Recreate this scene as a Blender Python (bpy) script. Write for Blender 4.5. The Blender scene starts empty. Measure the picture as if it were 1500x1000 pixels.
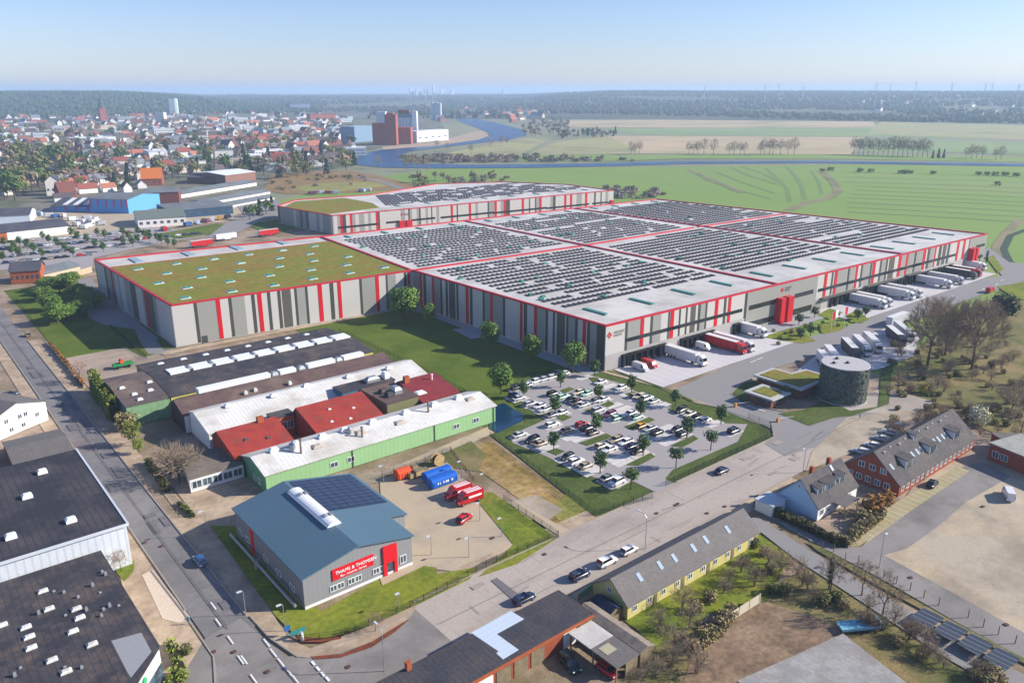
import bpy, math, random
from mathutils import Vector, Matrix
R = random.Random(11)
S = bpy.context.scene
COL = S.collection
rad = math.radians

# ---------------------------------------------------------------- camera, sky, sun, exposure
CAMH, YAW, FPX, HZ = 88.0, 39.3, 1167.0, 132.0
TILT = math.atan((500 - HZ) / FPX)
cd = bpy.data.cameras.new('camera'); cam = bpy.data.objects.new('camera', cd); COL.objects.link(cam)
cam.location = (0, 0, CAMH); cam.rotation_euler = (rad(90) - TILT, 0, rad(-YAW))
cd.sensor_width = 36; cd.lens = 36 * FPX / 1500; cd.clip_start = 1; cd.clip_end = 200000
S.camera = cam
SUN_EL, SUN_AZ = 28.0, (0.81, -0.58)          # direction towards the sun in the ground plane
w = bpy.data.worlds.new('World'); S.world = w; w.use_nodes = True
nt = w.node_tree; bg = nt.nodes['Background']
sky = nt.nodes.new('ShaderNodeTexSky'); sky.sky_type = 'NISHITA'; sky.sun_disc = False
sky.sun_elevation = rad(SUN_EL); sky.sun_rotation = math.atan2(SUN_AZ[0], SUN_AZ[1])
sky.altitude = 100; sky.air_density = 1.0; sky.dust_density = 0.35; sky.ozone_density = 3.0
_tn = nt.nodes.new('ShaderNodeMix'); _tn.data_type = 'RGBA'; _tn.blend_type = 'MULTIPLY'; _tn.inputs[0].default_value = 1.0; _tn.inputs[7].default_value = (.93, .95, 1.2, 1)
nt.links.new(sky.outputs[0], _tn.inputs[6]); nt.links.new(_tn.outputs[2], bg.inputs[0]); bg.inputs[1].default_value = 0.09
sl = bpy.data.lights.new('sun', 'SUN'); so = bpy.data.objects.new('sun', sl); COL.objects.link(so)
sl.energy = 5.0; sl.angle = rad(0.55); sl.color = (1.0, 0.93, 0.83)
_d = Vector((SUN_AZ[0] * math.cos(rad(SUN_EL)), SUN_AZ[1] * math.cos(rad(SUN_EL)), math.sin(rad(SUN_EL))))
so.rotation_euler = _d.to_track_quat('Z', 'Y').to_euler()
so.location = (200, 0, 400)
vs = S.view_settings; vs.view_transform = 'Standard'; vs.look = 'None'; vs.exposure = 0.66; vs.gamma = 1.0
S.cycles.max_bounces = 5; S.cycles.diffuse_bounces = 2; S.cycles.glossy_bounces = 2; S.cycles.transparent_max_bounces = 12
S.cycles.volume_bounces = 1; S.cycles.use_denoising = True

# ---------------------------------------------------------------- helpers
_cy, _sy = math.cos(rad(YAW)), math.sin(rad(YAW))
def G(px, py, z=0.0):
    """point at height z seen at a place of the 1500 x 1000 photograph; x runs along the street, y away from it"""
    r = (px - 750) / FPX; u = (500 - py) / FPX
    fw = math.cos(TILT) + u * math.sin(TILT); up = u * math.cos(TILT) - math.sin(TILT)
    t = (CAMH - z) / -up
    return Vector((r * t * _cy + fw * t * _sy, -r * t * _sy + fw * t * _cy, z))
def hexc(h, k=1.0):
    h = h.lstrip('#'); o = []
    for i in (0, 2, 4):
        c = int(h[i:i+2], 16) / 255
        o.append((c / 12.92 if c <= .04045 else ((c + .055) / 1.055) ** 2.4) * k)
    return (o[0], o[1], o[2], 1.0)

class MB:
    """collects faces, then builds ONE mesh object"""
    def __init__(s): s.v = []; s.f = []; s.m = []; s.mi = 0; s.T = None
    def pt(s, p):
        p = Vector(p); s.v.append(s.T @ p if s.T else p); return len(s.v) - 1
    def face(s, pts):
        s.f.append([s.pt(p) for p in pts]); s.m.append(s.mi)
    def grid(s, rows, close=False):
        idx = [[s.pt(p) for p in r] for r in rows]; n = len(idx[0])
        for a, b in zip(idx, idx[1:]):
            for i in range(n if close else n - 1):
                j = (i + 1) % n; s.f.append([a[i], a[j], b[j], b[i]]); s.m.append(s.mi)
        return idx
    def box(s, x0, x1, y0, y1, z0, z1, bottom=True):
        i = [s.pt(p) for p in ((x0,y0,z0),(x1,y0,z0),(x1,y1,z0),(x0,y1,z0),(x0,y0,z1),(x1,y0,z1),(x1,y1,z1),(x0,y1,z1))]
        F = [(4,5,6,7),(0,1,5,4),(1,2,6,5),(2,3,7,6),(3,0,4,7)] + ([(3,2,1,0)] if bottom else [])
        for q in F: s.f.append([i[k] for k in q]); s.m.append(s.mi)
    def prism(s, poly, z0, z1, top=True, bottom=False):
        n = len(poly); ar = sum(poly[i][0]*poly[(i+1)%n][1] - poly[(i+1)%n][0]*poly[i][1] for i in range(n))
        if ar < 0: poly = poly[::-1]
        a = [s.pt((p[0], p[1], z0)) for p in poly]; b = [s.pt((p[0], p[1], z1)) for p in poly]
        for i in range(n):
            j = (i + 1) % n; s.f.append([a[i], a[j], b[j], b[i]]); s.m.append(s.mi)
        if top: s.f.append(b); s.m.append(s.mi)
        if bottom: s.f.append(a[::-1]); s.m.append(s.mi)
    def tube(s, p, q, r0, r1=None, n=6, cap=True):
        p, q = Vector(p), Vector(q); r1 = r0 if r1 is None else r1; d = (q - p)
        if d.length < 1e-6: return
        d.normalize(); u = d.cross(Vector((0, 0, 1)))
        if u.length < .01: u = Vector((1, 0, 0))
        u.normalize(); v = d.cross(u)
        A, B = [], []
        for i in range(n):
            t = 2 * math.pi * i / n; e = u * math.cos(t) + v * math.sin(t)
            A.append(s.pt(p + e * r0)); B.append(s.pt(q + e * r1))
        for i in range(n):
            j = (i + 1) % n; s.f.append([A[j], A[i], B[i], B[j]]); s.m.append(s.mi)
        if cap: s.f.append(B[::-1]); s.m.append(s.mi); s.f.append(A); s.m.append(s.mi)
    def build(s, name, mats, parent=None, smooth=False):
        if not isinstance(mats, (list, tuple)): mats = [mats]
        off = Vector(parent['_o']) if parent is not None and '_o' in parent else Vector((0, 0, 0))
        me = bpy.data.meshes.new(name)
        me.from_pydata([tuple(v - off) for v in s.v], [], s.f)
        for m in mats: me.materials.append(m)
        me.polygons.foreach_set('material_index', [min(i, len(mats) - 1) for i in s.m])
        if smooth: me.polygons.foreach_set('use_smooth', [True] * len(s.f))
        me.update()
        o = bpy.data.objects.new(name, me); COL.objects.link(o)
        if parent is not None: o.parent = parent; o['_o'] = tuple(off)
        return o
def tag(o, label, cat, group=None, kind=None):
    if label: o['label'] = label
    if cat: o['category'] = cat
    if group: o['group'] = group
    if kind: o['kind'] = kind
    return o
def thing(name, label, cat, loc=(0, 0, 0), group=None, rz=0.0):
    o = bpy.data.objects.new(name, None); COL.objects.link(o); o.empty_display_size = .5
    o.location = loc; o.rotation_euler = (0, 0, rz); o['_o'] = tuple(loc)
    return tag(o, label, cat, group)
_kids = {}
def kids(o):
    if o.name not in _kids: _kids[o.name] = [c for c in COL.objects if c.parent == o]
    return _kids[o.name]
def dup(src, loc, rz=0.0, label=None, group=None, sc=1.0, color=None, cat=None):
    """a copy of a thing with copies of its parts and their sub-parts"""
    def rec(o, par):
        c = o.copy(); COL.objects.link(c)
        if par is not None: c.parent = par
        if color: c.color = color
        for k in kids(o): rec(k, c)
        return c
    r = rec(src, None); r.location = loc; r.rotation_euler = (0, 0, rz)
    r.scale = sc if isinstance(sc, (tuple, list)) else (sc, sc, sc)
    if label: r['label'] = label
    if group: r['group'] = group
    if cat: r['category'] = cat
    return r
def drop(o):
    for k in list(kids(o)): drop(k)
    _kids.pop(o.name, None)
    bpy.data.objects.remove(o)

# ---------------------------------------------------------------- materials
_mats = {}
def mat(name, col, col2=None, sc=.5, amt=.5, rough=.85, metal=0.0, stripe=None, objcol=False, island=0.0, rnd=0.0, world=False,
        spec=.3, fine=.12, stain=None, stainsc=.08, bump=0.0, alpha=1.0, aniso=None, bricks=None):
    """stripe = (axis, period, width, colour); stain = colour mixed in by broad patches; island = brightness spread per leaf"""
    if name in _mats: return _mats[name]
    m = bpy.data.materials.new(name); m.use_nodes = True; t = m.node_tree; N = t.nodes; L = t.links
    b = N['Principled BSDF']; b.inputs['Roughness'].default_value = rough; b.inputs['Metallic'].default_value = metal
    b.inputs['Specular IOR Level'].default_value = spec
    if isinstance(col, str): col = hexc(col)
    if isinstance(col2, str): col2 = hexc(col2)
    if world: co = N.new('ShaderNodeNewGeometry').outputs['Position']
    else: co = N.new('ShaderNodeTexCoord').outputs['Object']
    if aniso:
        mp = N.new('ShaderNodeMapping'); mp.inputs['Scale'].default_value = aniso; L.new(co, mp.inputs['Vector']); con = mp.outputs[0]
    else: con = co
    def noise(scale, detail=4, rgh=.6):
        n = N.new('ShaderNodeTexNoise'); n.inputs['Scale'].default_value = scale; n.inputs['Detail'].default_value = detail
        n.inputs['Roughness'].default_value = rgh; L.new(con, n.inputs['Vector']); return n.outputs['Fac']
    def mix(a, bb, f, blend='MIX'):
        x = N.new('ShaderNodeMix'); x.data_type = 'RGBA'; x.blend_type = blend
        for i, val in ((6, a), (7, bb)):
            if hasattr(val, 'node'): L.new(val, x.inputs[i])
            else: x.inputs[i].default_value = val
        if hasattr(f, 'node'): L.new(f, x.inputs[0])
        else: x.inputs[0].default_value = f
        return x.outputs[2]
    def ramp(f, lo, hi):
        r = N.new('ShaderNodeMapRange'); r.inputs[1].default_value = lo; r.inputs[2].default_value = hi; L.new(f, r.inputs[0]); return r.outputs[0]
    def math_(op, a, bv):
        x = N.new('ShaderNodeMath'); x.operation = op
        for i, val in ((0, a), (1, bv)):
            if hasattr(val, 'node'): L.new(val, x.inputs[i])
            else: x.inputs[i].default_value = val
        return x.outputs[0]
    if objcol: c = N.new('ShaderNodeObjectInfo').outputs['Color']
    else: c = col
    if col2: c = mix(c, col2, ramp(noise(sc), .5 - .35 * amt - .02, .5 + .35 * amt + .02) if amt < 1 else ramp(noise(sc, 5, .7), .42, .58))
    if stain: c = mix(c, hexc(stain) if isinstance(stain, str) else stain, ramp(noise(stainsc, 6, .68), .48, .7))
    if bricks:
        tb = N.new('ShaderNodeTexBrick'); tb.inputs['Scale'].default_value = 1; tb.inputs['Brick Width'].default_value = bricks[0]
        tb.inputs['Row Height'].default_value = bricks[1]; tb.inputs['Mortar Size'].default_value = bricks[2]
        for i, q in ((1, (1, 1, 1, 1)), (2, (.86, .86, .86, 1)), (3, (.7, .7, .7, 1))): tb.inputs[i].default_value = q
        L.new(co, tb.inputs['Vector']); c = mix(c, tb.outputs[0], 1.0, 'MULTIPLY')
    if stripe:
        ax, per, wd, sc2 = stripe
        sp = N.new('ShaderNodeSeparateXYZ'); L.new(co, sp.inputs[0])
        fr = math_('FRACT', math_('DIVIDE', sp.outputs[ax], per), 0.0)
        c = mix(c, hexc(sc2) if isinstance(sc2, str) else sc2, math_('LESS_THAN', fr, wd))
    if fine:
        f = N.new('ShaderNodeMapRange'); L.new(noise(sc * 9 if sc * 9 > .6 else 3.0, 3), f.inputs[0])
        f.inputs[1].default_value = .3; f.inputs[2].default_value = .7; f.inputs[3].default_value = 1 - fine; f.inputs[4].default_value = 1 + fine
        hs = N.new('ShaderNodeHueSaturation'); L.new(f.outputs[0], hs.inputs['Value'])
        if hasattr(c, 'node'): L.new(c, hs.inputs['Color'])
        else: hs.inputs['Color'].default_value = c
        c = hs.outputs[0]
    if island or rnd:
        f = None
        if island:
            r = N.new('ShaderNodeMapRange'); L.new(N.new('ShaderNodeNewGeometry').outputs['Random Per Island'], r.inputs[0])
            r.inputs[3].default_value = 1 - island; r.inputs[4].default_value = 1 + island; f = r.outputs[0]
        if rnd:
            r = N.new('ShaderNodeMapRange'); L.new(N.new('ShaderNodeObjectInfo').outputs['Random'], r.inputs[0])
            r.inputs[3].default_value = 1 - rnd; r.inputs[4].default_value = 1 + rnd; f = math_('MULTIPLY', f, r.outputs[0]) if f else r.outputs[0]
        hs = N.new('ShaderNodeHueSaturation'); L.new(f, hs.inputs['Value'])
        if hasattr(c, 'node'): L.new(c, hs.inputs['Color'])
        else: hs.inputs['Color'].default_value = c
        c = hs.outputs[0]
    if hasattr(c, 'node'): L.new(c, b.inputs['Base Color'])
    else: b.inputs['Base Color'].default_value = c
    if bump:
        bp = N.new('ShaderNodeBump'); bp.inputs['Strength'].default_value = bump; L.new(noise(sc * 6, 4), bp.inputs['Height']); L.new(bp.outputs[0], b.inputs['Normal'])
    if alpha < 1: b.inputs['Alpha'].default_value = alpha
    _mats[name] = m; return m
HAZE = 1.4e-4
# ---------------------------------------------------------------- the ground and its sheets
_zc = {}
def sheet(name, pts, m, L=1, px=True, kind='structure', label=None, cut=None):
    _zc[L] = _zc.get(L, 0) + 1; z = (L - 6) * .05 + .0042 * (_zc[L] % 11)
    P = [G(*p) for p in pts] if px else [Vector((p[0], p[1], 0)) for p in pts]
    b = MB(); ar = sum(P[i].x * P[(i+1) % len(P)].y - P[(i+1) % len(P)].x * P[i].y for i in range(len(P)))
    if ar < 0: P = P[::-1]
    b.face([(p.x, p.y, z) for p in P]); o = b.build(name, m); return tag(o, label, None, None, kind)
def rect(name, x0, x1, y0, y1, m, L=1): return sheet(name, [(x0, y0), (x1, y0), (x1, y1), (x0, y1)], m, L, px=False)

g_meadow = mat('meadow', hexc('#7c9e40', .7), hexc('#8fa84a', .74), .006, .9, stain=hexc('#9aa45e', .72), stainsc=.004, world=True, fine=.1, aniso=(1.0, .35, 1))
g_base = mat('far_land', hexc('#8c9470', .7), hexc('#a39a7c', .78), .0018, .9, stain=hexc('#6d7d58', .55), stainsc=.0011, world=True, fine=.06)
g_lawn = mat('lawn_grass', hexc('#566a22', .78), hexc('#63752a', .8), .05, 1, stain=hexc('#737c36', .8), stainsc=.035, world=True, fine=.22, rough=.95, spec=.1)
g_lawn2 = mat('sunny_grass', hexc('#86902f', .8), hexc('#6f7f2c', .8), .1, 1, stain=hexc('#98903f', .75), stainsc=.09, world=True, fine=.25, spec=.1)
g_hedge = mat('verge_grass', hexc('#586a32', .64), hexc('#64743a', .66), .12, 1, stain=hexc('#727a42', .66), stainsc=.1, world=True, fine=.25, spec=.1)
g_scrub = mat('scrub', hexc('#8f8358', .75), hexc('#6f7440', .7), .06, 1, stain=hexc('#a08a60', .8), stainsc=.05, world=True, fine=.3, spec=.1)
g_town = mat('town_ground', hexc('#837d6c', .7), hexc('#5f6a45', .7), .012, 1, stain=hexc('#9d968a', .8), stainsc=.02, world=True, fine=.2)
g_dirt = mat('bare_dirt', hexc('#b09a86', .82), hexc('#8f7d62', .8), .06, 1, stain=hexc('#7c7046', .7), stainsc=.07, world=True, fine=.25)
g_asph = mat('road_asphalt', hexc('#817d7c', .82), hexc('#8c8886', .85), .05, 1, stain=hexc('#716e6e', .8), stainsc=.12, world=True, fine=.07)
g_asph2 = mat('street_asphalt', hexc('#88837d', .84), hexc('#948e88', .86), .06, 1, stain=hexc('#7a7570', .8), stainsc=.1, world=True, fine=.07)
g_serv = mat('service_asphalt', hexc('#8a8785', .9), hexc('#918e8b', .9), .05, .7, world=True, fine=.05)
g_conc = mat('concrete_roadway', hexc('#bfb3a6', .86), hexc('#b0a498', .84), .05, .9, stain=hexc('#9f9389', .8), stainsc=.07, world=True, fine=.1, aniso=(.35, 1, 1), stripe=(0, 5.0, .012, hexc('#9a918b', .8)))
g_yard = mat('yard_paving', hexc('#c4b296', .88), hexc('#b5a388', .86), .06, .9, stain=hexc('#a99c8b', .85), stainsc=.1, world=True, fine=.06)
g_apron = mat('apron_concrete', hexc('#c9c5c4', .92), hexc('#c0bcbb', .92), .05, .8, world=True, fine=.04, stripe=(0, 3.6, .04, hexc('#e2e0e0', .9)))
g_path = mat('path_paving', hexc('#c3ad92', .86), hexc('#b09a80', .84), .12, 1, stain=hexc('#97836d', .8), stainsc=.2, world=True, fine=.1)
g_lot = mat('lot_asphalt', hexc('#9d9794', .92), hexc('#a39d9a', .92), .06, .8, world=True, fine=.05)
g_stall = mat('stall_paving', hexc('#cfc9c3', .92), hexc('#c5bfb9', .92), .1, .8, world=True, fine=.05, stripe=(1, 2.6, .07, hexc('#e6e4e2', .9)))
g_gravel = mat('old_concrete', hexc('#bcae98', .82), hexc('#a1937f', .8), .05, 1, stain=hexc('#c9b492', .85), stainsc=.06, world=True, fine=.13)
g_field = mat('dry_field', hexc('#a98d55', .85), hexc('#8f7a46', .8), .07, 1, stain=hexc('#c0a479', .85), stainsc=.11, world=True, fine=.3, spec=.1)
g_white = mat('road_paint', hexc('#e6e6e4', .95), fine=.05, rough=.6)
g_tan = mat('reed_field', hexc('#c4ac86', .88), hexc('#b5a47c', .85), .006, 1, stain=hexc('#8f9464', .7), stainsc=.004, world=True, fine=.06, aniso=(.5, 1, 1))
g_tan2 = mat('dry_meadow', hexc('#a5a468', .8), hexc('#b5a87c', .85), .006, 1, stain=hexc('#84945a', .65), stainsc=.006, world=True, fine=.06)
g_green = mat('wet_meadow', hexc('#86a060', .75), hexc('#95a468', .78), .006, 1, world=True, fine=.05)
g_track = mat('ditch_mud', hexc('#9b8d68', .75), hexc('#7d8150', .7), .03, 1, world=True)
g_water = mat('water', hexc('#24446a', .9), hexc('#2b4f78', .9), .01, .8, rough=.35, spec=.22, world=True, fine=0)
g_pond = mat('pond_water', hexc('#103a58', .8), rough=.1, spec=.5, fine=0)
g_bark = mat('bark_mulch', hexc('#8a4a30', .8), hexc('#6f3a28', .8), .8, 1, world=True, fine=.3)
g_patch = mat('tar_patch', hexc('#7b7577', .8), world=True, sc=.3)

b = MB(); n = 96
b.face([(60000 * math.cos(2 * math.pi * i / n), 60000 * math.sin(2 * math.pi * i / n), -.4) for i in range(n)])
tag(b.build('ground', g_base), None, None, None, 'structure')

# far fields and water (levels 9 and up are metres apart in x and y, so a wider step in z)
sheet('meadow', [(380, 300), (560, 258), (640, 247), (900, 245), (1250, 241), (2200, 252), (2600, 520), (1500, 640), (1300, 560), (1180, 560), (900, 420)], g_meadow, 1)
sheet('reed_field', [(835, 171), (1275, 173), (1285, 187), (990, 187), (820, 186)], g_tan, 1)
sheet('green_field', [(890, 188), (1270, 188), (1700, 199), (1700, 206), (1180, 199), (930, 197)], g_green, 2)
sheet('reed_field', [(880, 199), (1270, 201), (1245, 226), (930, 225), (860, 210)], g_tan, 3)
sheet('dry_meadow', [(770, 227), (815, 208), (890, 199), (940, 225)], g_tan2, 4)
sheet('dry_meadow', [(1290, 178), (1900, 196), (1900, 212), (1500, 205), (1270, 196)], g_tan2, 3)
sheet('green_field', [(1250, 203), (1900, 218), (1900, 232), (1270, 222)], g_green, 4)
sheet('levee', [(760, 227), (1250, 226), (1900, 236), (1900, 245), (1250, 233), (1000, 232), (900, 236), (760, 236)], g_meadow, 5)
sheet('reed_field', [(600, 231), (640, 224), (720, 221), (760, 226), (760, 237), (600, 238)], mat('reed_bed', hexc('#8c7660', .8), hexc('#6d6a50', .7), .02, 1, world=True), 6)
sheet('meadow', [(655, 224), (720, 212), (775, 202), (800, 206), (760, 228), (700, 230)], g_tan2, 7)
sheet('river', [(517, 241), (526, 229), (545, 222), (575, 217.5), (640, 212), (695, 205), (717, 200), (716, 194), (700, 188), (672, 177.5), (668, 173.5), (698, 174), (735, 182), (768, 191), (772, 198), (745, 205), (690, 211), (640, 217), (600, 222), (584, 230), (592, 239), (680, 241.5), (760, 241), (880, 239.5), (1000, 236.2), (1200, 235.7), (1500, 240), (1900, 249), (1900, 253), (1500, 243.5), (1200, 238.8), (1000, 240), (900, 243.2), (760, 246), (640, 246.5), (560, 245.5)], g_water, 8)
sheet('river_bank', [(560, 219.5), (640, 213.5), (700, 205), (716, 199.5), (706, 192), (690, 194), (640, 208), (560, 215)], g_path, 9)
# field drains
def strip(name, pts, w, m, L=3, px=True):
    P = [G(*p) if px else Vector((p[0], p[1], 0)) for p in pts]; b = MB(); _zc[L] = _zc.get(L, 0) + 1; z = (L - 6) * .05 + .0042 * (_zc[L] % 11)
    A, B = [], []
    for i, p in enumerate(P):
        d = (P[min(i + 1, len(P) - 1)] - P[max(i - 1, 0)]).normalized(); nn = Vector((-d.y, d.x, 0)) * w / 2
        A.append((p.x + nn.x, p.y + nn.y, z)); B.append((p.x - nn.x, p.y - nn.y, z))
    b.grid([B, A]); return tag(b.build(name, m), None, None, None, 'structure')
g_ditch = mat('field_drain', hexc('#7a9448', .68), hexc('#84985a', .68), .02, .8, world=True)
for pts, w_ in (([(1121, 246), (1140, 262), (1153, 277), (1157, 296)], 4), ([(1152, 244), (1167, 260), (1175, 275), (1179, 292)], 4), ([(1188, 250), (1200, 268), (1204, 284)], 3),
        ([(1070, 245), (1100, 258), (1140, 270)], 4), ([(1050, 252), (1090, 268), (1135, 283)], 4), ([(1030, 262), (1080, 278), (1130, 291)], 4), ([(1085, 243), (1120, 255), (1145, 268)], 3)):
    strip('field_drain', pts, w_, g_ditch, 3)
for py in (252, 259, 266, 272, 278, 284, 289, 296, 303, 310): strip('field_drain', [(1235 + (py % 7) * 3, py), (1420, py + 4 + (py - 250) * .1), (1700, py + 16 + (py - 250) * .2)], 3 + py % 3, g_ditch, 3)
strip('muddy_track', [(1205, 252), (1222, 268), (1228, 280), (1215, 290), (1180, 297), (1155, 308)], 8, g_track, 4)
strip('muddy_track', [(1010, 249), (1030, 258), (1060, 271), (1085, 282)], 7, g_track, 4)
strip('muddy_track', [(1495, 322), (1475, 340), (1462, 360), (1460, 376)], 6, g_track, 4)
strip('ditch', [(1520, 330), (1480, 345), (1470, 365), (1478, 382), (1500, 395), (1540, 410)], 4, mat('ditch_water', hexc('#3d4f3a', .7), world=True), 5)
sheet('scrub_field', [(385, 278), (400, 256), (470, 250), (520, 251), (575, 262), (620, 275), (520, 282), (420, 284)], mat('brown_scrub', hexc('#9a7d55', .8), hexc('#84703f', .8), .02, 1, world=True, stain=hexc('#a5803f', .8), stainsc=.02), 3)
sheet('grass_strip', [(430, 274), (470, 268), (545, 266), (570, 272), (500, 280), (450, 282)], mat('yellow_grass', hexc('#a09a52', .8), hexc('#8f8f48', .75), .03, 1, world=True), 4)
strip('lane', [(520, 258), (560, 266), (590, 277), (600, 285)], 7, g_asph2, 5)
sheet('town_ground', [(-300, 170), (380, 165), (640, 160), (660, 212), (560, 216), (517, 228), (515, 243), (400, 262), (385, 285), (300, 330), (0, 350), (-500, 420)], g_town, 1)

# near ground
sheet('industrial_ground', [(-500, 330), (300, 322), (480, 300), (900, 300), (1000, 470), (1330, 560), (1600, 640), (2100, 1400), (-900, 1400)], g_dirt, 2)
rect('lawn', 122, 179, 150, 285, g_lawn, 3)
rect('lawn', 45, 79, 296, 425, g_lawn, 3)
rect('lawn', 100, 180, 383, 430, g_lawn, 3)
rect('sandy_lot', 45, 72, 243, 299, mat('sand', hexc('#b3a08e', .85), hexc('#9a8a78', .85), .07, 1, world=True, fine=.15, aniso=(.4, 1, 1)), 4)
sheet('lawn', [(166, 484), (200, 478), (216, 505), (225, 519), (210, 523), (190, 513)], g_lawn, 4)
sheet('path', [(114, 410), (135, 406), (140, 420), (210, 478), (256, 513), (256, 519), (217, 518), (205, 500), (197, 482), (150, 475), (130, 465), (118, 432)], g_serv, 5)
sheet('lawn', [(228, 497), (236, 494), (255, 510), (240, 512)], g_lawn, 6)
rect('path', 73, 178, 280.5, 284.5, g_path, 5); rect('path', 172.5, 178.4, 172, 284, mat('grey_paving', hexc('#9fa0a2', .9), world=True, sc=.2), 6)
sheet('path', [(662, 482), (690, 479), (707, 494), (690, 496)], mat('grey_paving', '#9fa0a2'), 5)
rect('road', 31.6, 39.2, 40, 800, g_asph, 5)
rect('pavement', 39.2, 43.6, 118, 330, g_path, 4); rect('pavement', 27.6, 31.6, 130, 420, g_path, 4)
sheet('pavement', [(196, 834), (222, 838), (270, 900), (312, 962), (316, 1020), (200, 1060), (228, 955), (180, 860), (165, 800), (192, 790)], g_path, 6)
sheet('sand_patch', [(208, 842), (224, 834), (250, 868), (280, 905), (262, 912), (238, 906)], mat('pale_sand', hexc('#d6c4ad', .9), world=True, sc=.3), 7)
# street in front, with its junction
sheet('road', [(352, 905), (420, 962), (470, 950), (560, 918), (620, 889), (700, 922), (640, 965), (560, 1030), (200, 1100), (300, 935)], g_asph2, 6)
rect('road', 63, 236, 90.5, 106.2, g_conc, 6)
rect('road', 39, 63.2, 89, 104.8, g_asph2, 7)
rect('pavement', 63, 176, 106.2, 110.2, g_path, 5); rect('pavement', 60, 160, 87.0, 90.6, g_path, 5)
sheet('tar_patch', [(719, 850), (728, 846), (762, 872), (752, 880)], g_patch, 8)
sheet('pavement', [(366, 903), (402, 903), (424, 936), (455, 950), (545, 915), (612, 885), (600, 905), (560, 935), (470, 965), (436, 962), (395, 935)], g_path, 8)
sheet('flower_bed', [(455, 962), (500, 958), (545, 940), (590, 912), (600, 907), (580, 925), (545, 948), (500, 963), (460, 966)], g_bark, 9)
sheet('flower_bed', [(427, 928), (440, 934), (480, 935), (500, 930), (500, 936), (470, 941), (440, 941)], g_bark, 9)
# service road, aprons and yard of the warehouse
sheet('road', [(982, 574), (1050, 543), (1135, 507), (1240, 478), (1340, 441), (1440, 408), (1468, 404), (1452, 385), (1436, 372), (1447, 362), (1478, 384), (1600, 395), (1600, 415), (1500, 412), (1440, 431), (1330, 472), (1290, 483), (1240, 503), (1190, 522), (1130, 541), (1085, 563), (1072, 578), (1090, 594), (1150, 604), (1186, 618), (1240, 602), (1300, 606), (1236, 642), (1150, 668), (1120, 650), (1132, 638), (1128, 627), (1095, 615), (1050, 597), (1015, 588)], g_serv, 7)
rect('apron', 183, 262, 149.5, 170.5, g_apron, 8); rect('apron', 300, 436, 149, 168, g_apron, 8); rect('apron', 262, 300, 160, 169, mat('grey_paving', '#9fa0a2'), 8)
sheet('truck_yard', [(1165, 545), (1200, 517), (1300, 480), (1350, 488), (1338, 522), (1290, 540), (1220, 556)], g_apron, 8)
sheet('lawn', [(1116, 494), (1160, 480), (1180, 490), (1195, 500), (1175, 503), (1150, 500)], g_lawn2, 9)
sheet('lawn', [(1198, 478), (1218, 469), (1240, 475), (1232, 484), (1205, 490)], g_lawn2, 9)
sheet('lawn', [(1238, 462), (1256, 455), (1273, 468), (1262, 474), (1246, 472)], g_lawn2, 9)
sheet('lawn', [(1196, 462), (1215, 452), (1235, 458), (1215, 468)], g_lawn2, 9)
sheet('lawn', [(1445, 378), (1455, 374), (1470, 395), (1462, 400)], g_lawn2, 9)
sheet('lawn', [(1460, 420), (1540, 408), (1560, 440), (1490, 440)], g_lawn2, 9)
sheet('path', [(872, 543), (888, 540), (1052, 597), (1018, 590), (960, 566)], g_path, 8)
strip('hedge_strip', [(889, 543), (938, 557), (985, 574), (1015, 588)], 1.0, g_hedge, 9)
# staff car park
sheet('verge', [(718, 636), (770, 618), (752, 590), (745, 570), (770, 545), (870, 541), (960, 563), (1052, 598), (1098, 613), (1130, 632), (1132, 642), (975, 712), (958, 718), (955, 730), (872, 757)], g_hedge, 5)
sheet('car_park', [(752, 578), (762, 560), (826, 543), (868, 550), (905, 560), (940, 578), (985, 597), (1040, 619), (1095, 621), (1080, 647), (985, 688), (968, 708), (955, 714), (925, 704), (905, 716), (880, 702), (845, 690), (800, 668), (750, 648), (750, 636), (805, 612), (800, 605), (770, 592)], g_lot, 6)
rect('car_park_exit', 129.4, 136.2, 105.8, 112, g_lot, 7)
for q in ([(848, 649), (861, 653), (898, 640), (888, 635)], [(982, 653), (1001, 655), (1023, 643), (1016, 638)], [(916, 681), (936, 682), (960, 669), (953, 663)], [(914, 625), (926, 630), (960, 615), (951, 611)], [(880, 593), (890, 597), (901, 592), (892, 587)], [(820, 572), (828, 576), (842, 570), (834, 567)], [(856, 601), (869, 607), (882, 600), (870, 597)], [(814, 612), (825, 617), (838, 611), (826, 607)], [(801, 661), (815, 667), (828, 661), (815, 657)], [(862, 553), (870, 561), (882, 558), (874, 553)], [(915, 577), (926, 583), (936, 579), (928, 573)], [(978, 599), (990, 606), (1004, 601), (992, 595)]):
    sheet('traffic_island', q, g_hedge, 8)
sheet('pond', [(719, 596), (738, 590), (765, 606), (767, 616), (728, 634), (716, 627)], g_pond, 6)
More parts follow.
